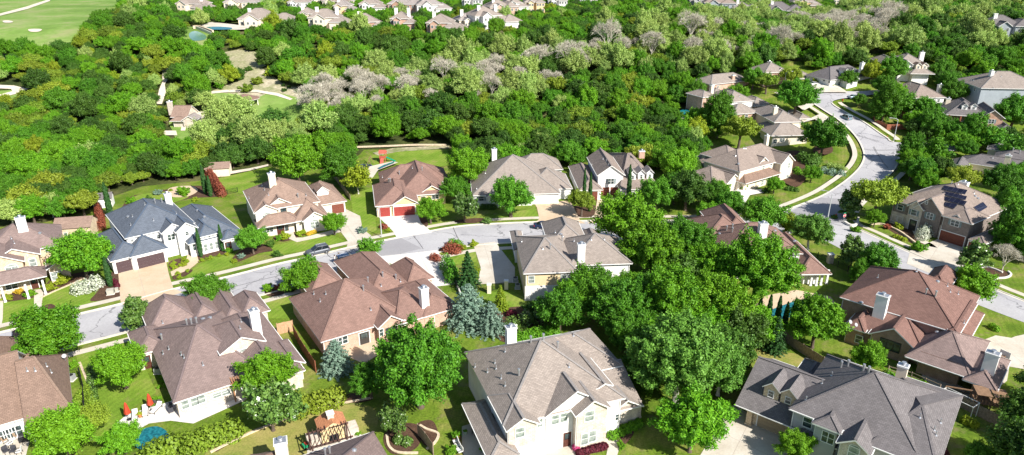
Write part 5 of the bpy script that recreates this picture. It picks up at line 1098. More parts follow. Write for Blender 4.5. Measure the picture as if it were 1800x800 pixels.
# ---- street and garden trees, each one where it stands
for a in [
 ('bright', 143, 447, 45, 'broad rounded green tree covering the gap between the stone house and the white house'),
 ('bright', 88, 588, 55, 'bright round street tree at the left edge above the corner patio house'),
 ('magnolia', 238, 556, 24, 'small magnolia in front of the mauve roof beside the street'),
 ('oak', 363, 511, 35, 'round dark green tree at the near kerb opposite the tan driveway of the white house'),
 ('bright', 212, 643, 42, 'bright round lawn tree left of the gable dormer house'),
 ('feather', 470, 658, 44, 'feathery bright green tree against the right corner of the mauve roof'),
 ('mround', 474, 716, 45, 'light-leaved broad tree just below the feathery tree behind the mauve roof'),
 ('big', 735, 640, 82, 'very big round green tree between the spruce house patio and the gabled house'),
 ('big', 650, 668, 34, 'dark green tree at the left flank of the very big round tree'),
 ('mround', 688, 738, 26, 'small dark glossy tree beside the curved bed below the very big round tree'),
 ('bright', 533, 488, 34, 'bright yellow-green front tree left of the spruce house'),
 ('loose', 540, 466, 18, 'thin olive-green treetop behind the bright front tree near the parked silver car'),
 ('loose', 648, 438, 20, 'small grey-green street tree behind the red gable, beside the parked blue car'),
 ('oak', 898, 344, 36, 'round green tree in front of the grey ranch house'),
 ('bright', 586, 392, 20, 'small green lawn tree left of the curved driveway of the cream house'),
 ('oak', 442, 420, 26, 'dark green tree at the right corner of the white house'),
 ('bright', 756, 369, 23, 'round bright tree right of the red garage doors'),
 ('oak', 800, 332, 25, 'round tree between the red-roofed ranch and the grey ranch house'),
 ('mround', 816, 365, 24, 'pale-leaved small tree at the kerb left of the grey ranch house'),
 ('bright', 824, 292, 36, 'tall loose green tree behind the ranch with red garage doors'),
 ('olive', 1023, 354, 25, 'yellowish spreading tree at the foot of two cypresses'),
 ('oak', 1153, 341, 32, 'dark round tree in front of the dormer house at its right corner'),
 ('dark', 1208, 332, 36, 'dark evergreen right of the dormer house'),
 ('looselime', 628, 316, 24, 'light green thin tree on the fence line right of the cream house'),
 ('oak', 596, 292, 34, 'big dark green tree behind the right end of the cream house'),
 ('bright', 520, 282, 44, 'broad bright green tree directly behind the cream house'),
 ('bright', 1266, 335, 18, 'small bright lawn tree in front of the corner house garage'),
 ('bright', 1362, 325, 15, 'small round lawn tree in front of the corner house white gable'),
 ('bright', 1427, 305, 16, 'small round lawn tree inside the street bend beside the clipped hedge'),
 ('oak', 1449, 240, 36, 'spreading oak on the round lawn inside the street bend'),
 ('oak', 1342, 377, 36, 'dense dark round tree at the kerb opposite the corner house'),
 ('oak', 1402, 168, 33, 'dense broad tree at the upper turn of the street'),
 ('talloak', 1264, 208, 32, 'tall dark tree clump left of the brick back house'),
 ('olive', 1302, 228, 32, 'olive-green tree between the brick back house and the corner house'),
 ('bright', 1298, 165, 17, 'small bright tree between the dark brick house and the brick back house'),
 ('lime', 1534, 126, 19, 'vivid lime-yellow tree near the end of the upper street'),
 ('olive', 1391, 133, 20, 'pale yellow-green tree in front of the dark brick house'),
 ('oak', 1568, 122, 24, 'dark tree left of the three-dormer house'), ('oak', 1492, 137, 15, 'small dark tree before the cul-de-sac house'),
 ('oak', 1512, 176, 12, 'compact round tree on the island corner of the upper street'),
 ('talloak', 1556, 186, 27, 'tall dark green tree in front of the red fence house'), ('loose', 1588, 182, 22, 'loose green tree overlapping the white wall of the red fence house'),
 ('bright', 1606, 210, 16, 'small upright bright tree right of the red fence yard'), ('oak', 1640, 218, 24, 'dark rounded tree left of the timber porch'),
 ('oak', 1627, 190, 22, 'dark tree under the white wall of the red fence house'),
 ('talloak', 1712, 232, 24, 'feathery dark tree in front of the orange brick wall'), ('loose', 1745, 244, 22, 'thin green tree before the right garage of the brick balcony house'),
 ('talloak', 1602, 268, 24, 'dark street tree at the side street corner casting a shadow on the road'), ('loose', 1642, 268, 26, 'loose grey-green street tree right of the side street corner'),
 ('oak', 1622, 300, 26, 'bright-topped round tree between the side street and the solar house'),
 ('olive', 1545, 344, 42, 'broad olive street tree above the junction, left of the solar house'), ('magnolia', 1495, 360, 20, 'dark glossy magnolia on the junction corner behind the stop sign'),
 ('bright', 1539, 383, 16, 'small round bright tree on the solar house lawn'),
 ('bigsage', 1426, 404, 34, 'grey-green airy tree at the junction, near side'), ('lime', 1388, 393, 20, 'yellow-green tree left of the grey-green airy tree'),
 ('magnolia', 1500, 446, 22, 'light open tree on the near verge of the branch street'), ('oak', 1547, 458, 34, 'dense green tree behind the left tip of the broad red roof'),
 ('talloak', 1512, 478, 18, 'narrow dark green tree left of the broad red roof'), ('feather', 1708, 500, 36, 'feathery green tree at the kerb behind the broad red roof'),
 ('magnolia', 1712, 458, 23, 'dark rounded magnolia in front of the brown garage doors'),
 ('bare', 1769, 452, 24, 'leafless grey tree in the curved bed near the right edge'),
 ('talloak', 1783, 408, 38, 'big dark tree at the right edge beside the solar house garage'), ('oak', 1790, 345, 34, 'dark green tree at the right edge behind the solar house'),
 ('talloak', 1768, 372, 30, 'dense dark tree against the right wall of the solar house'), ('oak', 1762, 318, 30, 'green tree right behind the solar panel roof'), ('olive', 1695, 314, 28, 'olive tree behind the ridge of the solar house'),
 ('loose', 1785, 265, 24, 'loose tree behind the long grey roof at the right edge'), ('oak', 1785, 195, 32, 'dark tree at the right edge above the long grey roof'), ('oak', 1700, 262, 16, 'small tree behind the left end of the long grey roof'),
 ('bright', 1110, 392, 54, 'bright tall tree leaning over the street, top left of the grove'), ('bigbright', 1150, 440, 56, 'big bright crown of the grove below the tree leaning over the street'),
 ('big', 1206, 430, 52, 'green crown of the grove straight left of the pool side house'), ('bright', 1252, 468, 46, 'rounded bright crown of the grove below the pool side house roof'),
 ('bigbright', 1335, 470, 66, 'widest bright crown of the grove, hiding the pool side house wall'), ('oak', 1040, 512, 46, 'lower green crown of the grove next to the white lower wall'),
 ('big', 1095, 536, 56, 'dense crown in the middle left of the grove'), ('oak', 985, 545, 40, 'low dark crown below the white and buff house'), ('bigbright', 1180, 525, 62, 'sunlit crown in the middle of the grove'),
 ('bigbright', 1270, 540, 58, 'sunlit crown of the grove left of the pool cypresses'), ('bigsage', 1195, 628, 86, 'very large grey-green tree right of the gabled front house'),
 ('bigsage', 1268, 648, 50, 'grey-green crown hanging over the garage wing with dormers'), ('talloak', 1135, 640, 42, 'darker crown between the gabled front house and the very large grey-green tree'),
 ('feather', 1218, 742, 58, 'vivid green feathery tree at the bottom right of centre'), ('big', 1110, 585, 44, 'dark crown directly behind the gabled front house'),
 ('feather', 1436, 565, 48, 'fine-leaved light green tree beside the swimming pool'), ('fir', 1365, 592, 24, 'small dense dark fir below the pool cypresses'),
 ('bright', 1527, 628, 28, 'bright green shrub-like tree between the slate roof and the red roof'), ('bright', 1400, 786, 30, 'bright small tree at the bottom beside the tan driveway'),
 ('bright', 110, 762, 50, 'bright spreading tree in front of the corner patio at bottom left'), ('olive', 152, 742, 34, 'yellow-green tree on the fence line at bottom left'), ('feather', 214, 770, 30, 'feathery grey-green tree beside the kidney-shaped pool'),
 ('talloak', 1788, 792, 40, 'big tree in the bottom right corner'), ('oak', 1722, 800, 26, 'small dark green tree left of the bottom right corner tree'),
 ('feather', 325, 782, 0.1, 'x')][:-1]:
    T(*a)
for a in [('spruce', 590, 628, 31, 'blue-grey spruce behind the left corner of the spruce house'), ('spruce', 824, 540, 40, 'large blue-grey spruce right of the white chimney of the spruce house'), ('spruce', 862, 560, 29, 'second blue-grey spruce touching the large one on its right'),
          ('fir', 822, 478, 24, 'dark green fir on the small lawn left of the concrete driveway'), ('cone', 880, 525, 17, 'small yellow-green cone-shaped conifer on the fenced lawn')]:
    T(*a)
T('barew', 1768, 24, 0.1, 'x') if False else None
for a in [(1026, 362, 64, 3.2, 'left one of two tall cypresses in front of the dormer house'), (1036, 372, 66, 3.6, 'right one of two tall cypresses in front of the dormer house'), (1104, 356, 64, 4.0, 'tall single cypress before the white gable of the dormer house'),
          (196, 384, 62, 5, 'tall cypress behind the left end of the slate-blue roof'), (362, 342, 50, 4.2, 'taller cypress behind the slate-blue roof next to the red hedge'), (371, 346, 36, 3.5, 'shorter cypress behind the slate-blue roof next to the red hedge'),
          (354, 452, 50, 4, 'slim cypress at the entrance of the white house'), (392, 442, 46, 3.6, 'slim cypress right of the arched windows'), (195, 504, 52, 5, 'leaning-looking cypress at the left edge of the tan driveway'),
          (1332, 566, 44, 4.5, 'first cypress from the left in the row by the pool'), (1348, 572, 52, 5, 'second cypress from the left in the row by the pool'), (1364, 576, 54, 5, 'third cypress from the left in the row by the pool'), (1378, 578, 46, 4.6, 'fourth cypress from the left in the row by the pool'), (1392, 572, 46, 5, 'fifth cypress from the left in the row by the pool')]:
    cyp(*a)
# hedges, shrubs, flowers
def hedge(kind, pts, rpx, label, cat='hedge', sz=1.0, step=.9):
    """one hedge: several clumps in one mesh, along a line"""
    ln = [P(x, y, .8) for x, y in pts]; R_ = rpx * mpp(pts[0][0], pts[0][1], 1.0); tot = []
    acc = 0
    for i in range(len(ln) - 1):
        d = (ln[i + 1] - ln[i]).length; n = max(1, int(d / (R_ * step)))
        for k in range(n): tot.append(ln[i].lerp(ln[i + 1], k / n))
    tot.append(ln[-1]); rs = np.random.RandomState(len(tot) * 7 + int(rpx * 10)); C = []; N = []; S = []; o = tot[0]
    for p in tot:
        k = 620; d = rs.normal(size=(k, 3)); d /= np.linalg.norm(d, axis=1, keepdims=True); d[:, 2] = np.abs(d[:, 2])
        rr = R_ * (1 - rs.beta(1.2, 3.5, size=k) * .6) * (1 + .15 * np.sin(d[:, 0] * 8 + p.x) * np.sin(d[:, 1] * 7))
        C.append(np.array([p.x - o.x, p.y - o.y, .1 + hgt(p.x, p.y) - hgt(o.x, o.y)]) + d * rr[:, None] * np.array([1, 1, 1.35 * sz])); N.append(d + rs.normal(size=(k, 3)) * .45); S.append(rs.uniform(.5, 1.2, size=k) * max(.16, R_ * .16))
    me = quads_mesh('hedge', np.concatenate(C), np.concatenate(N), np.concatenate(S), L[kind], 1.4, rs); ob = inst(me, 'hedge', None, (o.x, o.y, hgt(o.x, o.y))); tag(ob, label, cat); return ob
hedge('olive', [(272, 795), (300, 782), (340, 778), (375, 766), (402, 758)], 29, 'wide yellow-green hedge along the far side of the pool at the bottom', sz=.85)
hedge('olive', [(530, 715), (560, 706), (585, 700)], 26, 'rounded yellow-green hedge above the curved stone edging', sz=.9)
hedge('olive', [(133, 702), (150, 680), (160, 705), (158, 740)], 11, 'narrow hedge along the black fence of the corner patio house'); hedge('magnolia', [(160, 640), (160, 670), (162, 700)], 8, 'low dark hedge beside the iron fence gate')
hedge('oak', [(795, 490), (790, 474), (784, 466)], 14, 'tall narrow shrubbery on the wall between the two driveways', sz=1.6)
hedge('redl', [(178, 398), (175, 380), (172, 366)], 8, 'red-leaved hedge left of the slate-blue roof', sz=1.8); hedge('redl', [(390, 340), (380, 325), (368, 306)], 9, 'red-leaved hedge running back from the slate-blue roof', sz=1.6)
hedge('spruce', [(1448, 300), (1462, 303), (1478, 306)], 9, 'clipped blue-green hedge on the corner lawn inside the bend'); hedge('sage', [(1458, 290), (1475, 294), (1486, 299)], 7, 'pale flowering hedge behind the clipped hedge on the corner lawn')
hedge('bright', [(1078, 760), (1100, 748), (1122, 738)], 12, 'bright green hedge before the right porch of the gabled front house', sz=.7); hedge('maroon', [(1020, 790), (1040, 783), (1062, 778)], 9, 'dark maroon hedge under the stone gable windows', sz=.7)
hedge('talloak' if 0 else 'magnolia', [(900, 575), (925, 565), (950, 560)], 18, 'row of upright shrubs behind the white chimney', sz=1.2); hedge('bright', [(905, 594), (940, 585), (975, 580)], 12, 'bright green hedge under the back edge of the big grey roof', sz=1.2)
hedge('yellowf', [(542, 407), (552, 404)], 5, 'golden shrubs under the cream house front window', sz=.8); hedge('lime', [(1575, 412), (1590, 417)], 6, 'low yellow hedge by the curved wall of the solar house', sz=.7)
hedge('white', [(138, 508), (155, 505), (168, 498)], 15, 'loose white-blooming shrub on the lawn of the stone house', 'shrub', sz=1.1); hedge('white', [(1622, 414), (1630, 404)], 13, 'white-flowering shrub by the entrance of the solar house', 'shrub', sz=1.3)
hedge('maroon', [(205, 498), (200, 490)], 5, 'maroon low shrub at the left edge of the tan driveway', 'shrub'); hedge('redl', [(762, 450), (768, 452)], 9, 'red shrub at the top of the bright driveway, left', 'shrub'); hedge('redl', [(790, 436), (800, 438)], 13, 'large red-flecked shrub at the street between the two driveways', 'shrub'); hedge('bright', [(795, 426), (805, 428)], 10, 'green shrub behind the large red-flecked shrub', 'shrub')
hedge('maroon', [(897, 548), (904, 550)], 8, 'dark red shrub on the fenced lawn beside the cone conifer', 'shrub'); hedge('redl', [(672, 395), (676, 396)], 6, 'red shrub at the foot of the lamp post by the red garage driveway', 'shrub')
hedge('maroon', [(1655, 790), (1640, 800)], 14, 'dark maroon shrub at the right wall of the slate roof house', 'shrub'); hedge('pink', [(1013, 781), (1014, 780)], 7, 'bright pink blossom bush at the foot of the stone gable', 'shrub', sz=1.2)
hedge('bright', [(1560, 655), (1580, 668), (1600, 672), (1620, 674)], 10, 'loose flowering shrubs along the back fence behind the slate roof', sz=1.1)
hedge('bright', [(1690, 355), (1692, 350)] if 0 else [(1746, 574 - 4), (1752, 574)], 7, 'small clipped shrub beside the right garage driveway', 'shrub'); hedge('lime', [(1700, 735), (1712, 740)], 10, 'low yellow-green shrub behind the fence at bottom right', 'shrub')
hedge('oak', [(1660, 300), (1690, 312)], 10, 'dark shrubbery in front of the long grey roofed house'); hedge('magnolia', [(700, 768), (715, 772)], 11, 'silvery shrub in the round bed left of the black fence', 'shrub')
hedge('dark', [(1310, 352), (1330, 350)] if 0 else [(1385, 330), (1400, 332)], 6, 'low dark shrub in front of the corner house right gable', 'shrub'); hedge('bright', [(1400, 300), (1404, 306)], 9, 'round green shrub at the right wall of the corner house', 'shrub')
hedge('dark', [(1410, 280), (1424, 290), (1432, 282)], 14, 'dark shrubbery between the corner house and the oak on the bend'); hedge('dark', [(880, 372), (905, 372)] if 0 else [(848, 362), (868, 362)], 7, 'dark clipped hedge under the left windows of the grey ranch house')
for i, (px, py, r, kind, lab) in enumerate([(12, 522, 9, 'ball', 'round lime shrub at the left edge before the stone house'), (52, 516, 9, 'greenball', 'low green shrub by the front walk of the stone house'), (32, 512, 8, 'yellowf', 'golden shrub in front of the stone house porch'), (86, 505, 10, 'ball', 'round lime shrub right of the front walk of the stone house'), (110, 491, 13, 'ball', 'broad lime shrub under the dark tree right of the stone house'),
    (46, 560, 7, 'greenball', 'small shrub in the kerb bed left of the front walk'), (88, 547, 7, 'greenball', 'small shrub in the kerb bed right of the front walk'),
    (1290, 333, 0, '', ''), (525, 410, 7, 'ball', 'leftmost round shrub under the cream house porch'), (533, 408, 7, 'ball', 'round shrub at the turn of the cream house walk'), (500, 415, 10, 'ball', 'largest round shrub before the cream house porch'), (491, 418, 7, 'greenball', 'small round shrub at the left of the largest porch shrub'), (475, 427, 9, 'darkball', 'dark low shrub before the left end of the cream house'),
    (486, 446, 9, 'darkball', 'low dark shrub by the footpath below the cream house'), (636, 404, 9, 'blueball', 'blue-green round shrub left of the lamp post'), (682, 404, 5, 'ball', 'lime shrub right of the red shrub by the lamp post'), (833, 430 - 2, 8, 'ball', 'rounded lime shrub at the top of the shaded driveway'),
    (815, 434, 7, 'ball', 'small lime shrub left of the shaded driveway entrance'), (837, 473, 8, 'ball', 'yellow-green shrub right of the dark fir'), (714, 472, 6, 'yellowf', 'small golden shrub beside the bright driveway'), (613, 492, 9, 'darkball', 'dark shrub between the two street-side gables'),
    (470, 506, 10, 'greenball', 'round green shrub in the verge bed left of the bright front tree'), (490, 505, 8, 'redl', 'reddish shrub in the verge bed left of the bright front tree'), (512, 508, 8, 'darkball', 'dark shrub beside the left wall of the spruce house'),
    (130, 640, 9, 'greenball', 'round shrub behind the corner patio house'), (932, 541, 16, 'darkball', 'dark round shrub below the white lower wall'), (1307, 330, 8, 'greenball', 'round green shrub beside the corner house garage'), (1346, 335, 8, 'darkball', 'dark shrub before the corner house porch'),
    (1616, 434, 12, 'greenball', 'round green shrub at the end of the curved wall'), (1581, 398, 9, 'ball', 'upright lime shrub left of the arched entrance'), (1560, 398, 7, 'redl', 'reddish shrub behind the curved retaining wall'), (1504, 403, 8, 'greenball', 'green shrub in the planter beside the stop sign'), (1466, 381, 6, 'darkball', 'low dark shrub at the foot of the junction lamp'),
    (1100, 300 + 50, 0, '', ''), (276, 338, 8, 'blueball', 'blue-green ball shrub in the back garden of the white house'), (262, 352, 10, 'darkball', 'dark small tree-like shrub on the back lawn of the white house'), (230, 352, 8, 'greenball', 'green shrub at the left of the back lawn of the white house'), (322, 336, 12, 'greenball', 'broad green shrub near the back patio of the white house'),
    (300, 334, 4, 'ball', 'small lime shrub on the garden wall'), (342, 350, 6, 'ball', 'light yellow-green shrub next to the ridge of the slate-blue roof'), (1430, 162, 0, '', ''), (1436, 124, 0, '', ''), (1435, 143, 7, 'ball', 'round light shrub beside the upper right driveway'), (1462, 150, 6, 'greenball', 'small shrub on the cul-de-sac lawn'),
    (932, 345 + 6, 6, 'ball', 'round yellow-green shrub left of the white garage door'), (1128, 372, 0, '', ''), (855, 388, 9, 'magnolia', 'grey-green low shrub at the kerb before the grey ranch house'), (402, 440, 7, 'greenball', 'shrub at the right front corner of the white house'), (424, 450, 7, 'blueball', 'blue-grey shrub under the dark tree by the white house'), (412, 458, 6, 'ball', 'lime shrub near the footpath below the dark tree'), (1750, 640, 0, '', ''), (905, 792, 10, 'greenball', 'green bush at the bottom edge before the white wall'), (851, 788, 9, 'bright', 'narrow green bush beside the lower left roof'), (793, 792, 12, 'bright', 'bright bush on the lawn at the bottom left of the patio'), (629, 762, 5, 'greenball', 'small green shrub beside the outdoor fireplace'), (1092, 782, 9, 'greenball', 'low green plant in the gravel bed at the bottom')]):
    if r: shrub(kind, px, py, r, lab, rz=i)
for i, (px, py, r) in enumerate([(303, 465, 4.5), (307, 470, 5), (301, 467, 4), (323, 456, 5), (328, 460, 5), (324, 464, 5.5), (317, 466, 4), (312, 480, 4.5), (329, 476, 4), (315, 487, 4.5), (306, 462, 4)]):
    shrub('ball', px, py, r, 'clipped round lime shrub in the beds between driveway and entrance of the white house', 'shrub', 'clipped round shrubs by the white house entrance', sz=1.0, rz=i)
for i, (px, py, r) in enumerate([(355, 457, 4.5), (370, 453, 4.8), (398, 447, 4), (385, 449, 3.6), (363, 455, 3.5)]):
    shrub('ball', px, py, r, 'clipped round shrub under the arched windows of the white house', 'shrub', 'clipped shrubs under the arched windows', sz=1.0, rz=i)
for i, (px, py, r) in enumerate([(284, 662, 4.5), (280, 680, 4.5), (292, 678, 5), (286, 670, 4)]):
    shrub('greenball', px, py, r, 'small round shrub in the gravel strip left of the mauve roof', 'shrub', 'round shrubs in the gravel strip', sz=1.0, rz=i)

for i, (px, py, r, kind, lab) in enumerate([(412, 128, 9, 'darkball', 'dark round bush at the left rim of the bare clearing'), (436, 121, 7, 'darkball', 'lone dark bush in the middle of the bare clearing'), (421, 136, 8, 'darkball', 'dark bush below the lone bush of the bare clearing'), (452, 142, 11, 'olive', 'broad grey-green bush where the trail crosses the clearing'), (434, 155, 12, 'olive', 'large greyish bush on the trail above the round gazebo'),
    (500, 158, 5, 'darkball', 'small round bush right of the trail bend'), (508, 152, 4, 'darkball', 'tiny round bush at the right rim of the clearing'), (498, 150, 4, 'darkball', 'tiny dark bush above the trail at the right of the clearing'), (522, 160, 5, 'darkball', 'small bush at the far right end of the trail'), (400, 118, 10, 'greenball', 'green bush at the upper left of the clearing'), (476, 126, 12, 'ball', 'yellow-green bush on the right side of the clearing'), (465, 104, 5, 'darkball', 'tiny dark bush at the top of the clearing'), (385, 150, 9, 'greenball', 'green bush where the trail enters the clearing')]):
    shrub(kind, px, py, r, lab, rz=i)
# ================================================================ the wooded valley
frg = np.random.RandomState(12)
def in_poly(px, py, poly):
    c = False; j = len(poly) - 1
    for i in range(len(poly)):
        xi, yi = poly[i]; xj, yj = poly[j]
        if (yi > py) != (yj > py) and px < (xj - xi) * (py - yi) / (yj - yi) + xi: c = not c
        j = i
    return c
def to_px(x, y, z=0):
    dz = z - CAMH; f = y * CP - dz * SP; u = y * SP + dz * CP; return 900 + FPX * x / f, 400 - FPX * u / f
ESTATE = [(-500, 430), (-60, 402), (60, 396), (150, 372), (172, 352), (200, 335), (250, 322), (340, 318), (385, 300), (472, 288), (560, 296), (600, 300), (615, 262), (640, 252), (790, 252), (822, 300), (1010, 305), (1040, 285), (1160, 300), (1190, 330), (1232, 310),
          (1236, 250), (1236, 195), (1255, 150), (1330, 128), (1440, 124), (1545, 118), (1560, 112), (1645, 112), (1660, 140), (1690, 150), (1850, 160), (2600, 230), (2600, 1200), (-900, 1200)]
OPEN = [[(1188, 194), (1240, 192), (1240, 228), (1188, 228)], [(-300, 62), (-60, 22), (20, -12), (160, -24), (262, -6), (230, 14), (160, 52), (150, 74), (105, 94), (0, 102), (-200, 130)], [(-120, 148), (-10, 146), (52, 156), (60, 180), (20, 190), (0, 200), (-120, 212)],
        [(328, 48), (345, 44), (372, 62), (370, 84), (340, 88), (320, 74)], [(370, 96), (420, 90), (485, 96), (490, 110), (465, 122), (505, 152), (540, 160), (535, 208), (480, 214), (440, 200), (380, 196), (355, 192), (365, 165), (400, 150), (430, 140), (400, 128), (366, 120)],
        [(292, 200), (350, 190), (372, 215), (374, 245), (352, 275), (305, 275), (285, 240), (288, 210)], [(368, 160), (540, 172), (535, 228), (470, 242), (430, 222), (368, 205)], [(280, 125), (304, 120), (308, 160), (302, 200), (270, 205), (274, 160)], [(354, 42), (440, 46), (440, 64), (368, 68)], [(0, 27), (50, 10), (90, -8), (100, -8), (50, 20), (0, 33)]]
def near_house(x, y, mg=2.5, front=4.0):
    for Mi, rects, far in HOUSES_L:
        if abs((Mi @ Vector((x, y, 0))).x) > 60: continue
        for f in ((0.0, .3, .6, 1.0) if front > 6 else (0.0, 1.0)):
            l = Mi @ Vector((x, y + front * f, 0))
            for (x0, x1, y0, y1, z) in rects:
                if x0 - mg < l.x < x1 + mg and y0 - mg < l.y < y1 + mg: return True
    return False
pts = []; grid = {}
Y = 150.0
cell = 5.0
def near_ok(x, y, r):
    gx, gy = int(x // 8), int(y // 8)
    for i in (-1, 0, 1):
        for j in (-1, 0, 1):
            for (a, b_, c_) in grid.get((gx + i, gy + j), ()):
                if (a - x) ** 2 + (b_ - y) ** 2 < (0.55 * (c_ + r)) ** 2: return False
    return True
def zone(px, py):
    """kind of tree by where it grows"""
    n = frg.rand(); sm = math.sin(px * .021 + 1.3) + math.sin(py * .047 + px * .011) + math.sin(px * .043 - py * .06)
    d1 = abs(py - float(np.interp(px, [330, 560, 700, 850, 1000, 1100, 1250, 1400, 1560], [235, 192, 172, 158, 132, 102, 88, 74, 60])))
    if 520 < px < 1560 and d1 < 36 + 8 * sm:
        return ('bare' if n < .42 + .12 * sm and d1 < 24 else 'sage' if n < .68 else 'olive' if n < .78 else 'bright' if n < .9 else 'dark')
    if 330 < px < 560 and 195 < py < 275: return 'sage' if n < .55 else 'bright' if n < .7 else 'olive' if n < .85 else 'dark'
    if px < 330 and 120 < py < 240 and sm > -.4: return 'olive' if n < .42 else 'bright' if n < .65 else 'dark' if n < .85 else 'sage' if n < .93 else 'lime'
    if px > 1200 and py < 100: return 'sage' if n < .26 else 'oak' if n < .55 else 'dark' if n < .8 else 'olive' if n < .9 else 'bright'
    if sm > .9: return 'bright' if n < .5 else 'oak' if n < .72 else 'dark' if n < .9 else 'olive'
    if sm < -1.0: return 'dark' if n < .5 else 'oak' if n < .8 else 'olive' if n < .94 else 'bright'
    return 'dark' if n < .26 else 'oak' if n < .56 else 'bright' if n < .78 else 'olive' if n < .92 else 'lime' if n < .95 else 'sage'
N_TRY = 75000
for _ in range(N_TRY):
    y = 150 + (760 - 150) * frg.rand() ** 1.2; hw = y * .80 + 30; x = frg.uniform(-hw, hw)
    px, py = to_px(x, y, hgt(x, y))
    if py < -40 or in_poly(px, py, ESTATE) or any(in_poly(px, py, q) for q in OPEN): continue
    r = (frg.uniform(2.4, 5.2) if frg.rand() < .68 else frg.uniform(1.5, 2.8)) * (1 if y < 420 else 1.1); far_est = py < 62 + (8 if px > 900 else 0) and (300 < px < 1060 or 1200 < px < 1520)
    if py < 46 and far_est and frg.rand() < .6: continue
    if far_est: r = min(r, 3.3)
    if (265 < px < 325 and 185 < py < 240) or (318 < px < 460 and 60 < py < 105): r = min(r, 2.4)
    if near_house(x, y, 1.5, 20.0 if far_est else 4.0) or not near_ok(x, y, r): continue
    grid.setdefault((int(x // 8), int(y // 8)), []).append((x, y, r)); pts.append((x, y, r, zone(px, py), px, py))
# estate lots away from the listed trees: back rows on the right
KN = dict(oak=('mid-green broadleaf tree standing among the trees of the wooded valley', 'mid-green trees of the valley'), bright=('bright green rounded tree in the wooded valley', 'bright green trees of the valley'),
          dark=('dark juniper with a dense rounded crown in the wooded valley', 'dark junipers of the valley'), olive=('olive-yellow spreading oak in the wooded valley', 'olive oaks of the valley'),
          sage=('pale sage-green feathery tree along the creek of the valley', 'pale creek trees'), bare=('leafless grey-branched tree along the creek of the valley', 'leafless trees along the creek'), lime=('yellow-lime tree in the wooded valley', 'lime trees of the valley'))
for poly, n_, kinds in [([(1640, 118), (1800, 150), (1900, 165), (1900, 130), (1800, 95), (1640, 92)], 0, ''), ([(1625, 135), (1672, 150), (1676, 172), (1640, 158)], 5, 'oak dark'), ([(1775, 165), (1850, 175), (1850, 262), (1772, 240)], 9, 'dark oak'),
    ([(1655, 245), (1770, 262), (1760, 275), (1655, 268)], 6, 'oak dark bright'), ([(1592, 288), (1650, 300), (1668, 330), (1600, 345)], 8, 'oak dark bright'), ([(1765, 330), (1860, 350), (1860, 480), (1772, 455), (1752, 400)], 12, 'dark oak'),
    ([(1790, 700), (1880, 700), (1880, 880), (1790, 860)], 4, 'dark oak'), ([(1180, 190), (1236, 180), (1240, 290), (1185, 320)], 14, 'oak dark bright'), ([(1000, 560), (1120, 590), (1150, 690), (1300, 690), (1330, 600), (1200, 520), (1020, 520)], 16, 'oak bright dark'),
    ([(1170, 320), (1235, 300), (1240, 345), (1180, 365)], 6, 'dark oak'), ([(1310, 150), (1345, 145), (1350, 165), (1320, 172)], 3, 'oak olive'), ([(1545, 170), (1600, 185), (1600, 210), (1560, 205)], 4, 'oak bright'), ([(1240, 350), (1300, 390), (1290, 400), (1240, 405)], 3, 'oak bright'),
    ([(655, 560), (740, 560), (760, 600), (680, 600)], 0, ''), ([(110, 330), (175, 345), (150, 385), (0, 400), (0, 380)], 10, 'oak bright sage olive'), ([(1610, 225), (1660, 235), (1660, 252), (1600, 245)], 4, 'oak dark'), ([(1670, 160), (1720, 175), (1700, 190), (1670, 185)], 2, 'oak')]:
    xs = [q[0] for q in poly]; ys = [q[1] for q in poly]; n_k = 0
    for _ in range(600):
        if n_k >= n_: break
        px, py = frg.uniform(min(xs), max(xs)), frg.uniform(min(ys), max(ys))
        if not in_poly(px, py, poly): continue
        g_ = P(px, py); r = frg.uniform(2.6, 4.6)
        if (1185 < px < 1240 and 194 < py < 232) or near_house(g_.x, g_.y, 1.5, 2.0) or not near_ok(g_.x, g_.y, r): continue
        ks = kinds.split(); grid.setdefault((int(g_.x // 8), int(g_.y // 8)), []).append((g_.x, g_.y, r)); n_k += 1
        kk = ks[frg.randint(len(ks))]; tree_at(kk, g_.x, g_.y, r, r * 1.0, {'oak': 'mid-green garden tree growing between the estate houses', 'dark': 'dark green garden tree growing between the estate houses', 'bright': 'bright green garden tree growing between the estate houses', 'olive': 'olive garden tree growing between the estate houses', 'sage': 'pale feathery tree at the back of the stone house lot'}[kk], 'tree', kk + ' garden trees between the houses' if kk != 'dark' else 'dark garden trees between the houses', 'garden_tree')
pts.sort(key=lambda t: t[1]); single = {}; rest = {}
QUOTA = dict(oak=60, bright=60, dark=70, olive=45, sage=40, bare=40, lime=10)
for (x, y, r, k, px, py) in pts:
    lw = {'dark': .85, 'olive': .7, 'sage': 1.1, 'bare': 1.1, 'oak': .9, 'bright': .95, 'lime': .95}[k]; szz = {'sage': 1.15, 'dark': 1.0}.get(k, 1.0)
    if k == 'sage': r *= 1.15
    if k == 'bare': r *= 1.25
    if single.get(k, 0) < QUOTA[k] and -40 < px < 1840:
        single[k] = single.get(k, 0) + 1; tree_at(k, x, y, r, r * lw, KN[k][0], 'tree', KN[k][1], {'dark': 'juniper_tree', 'bare': 'bare_tree'}.get(k, 'valley_tree'), sz=szz)
    else: rest.setdefault(k, []).append((x, y, r, r * lw, szz))
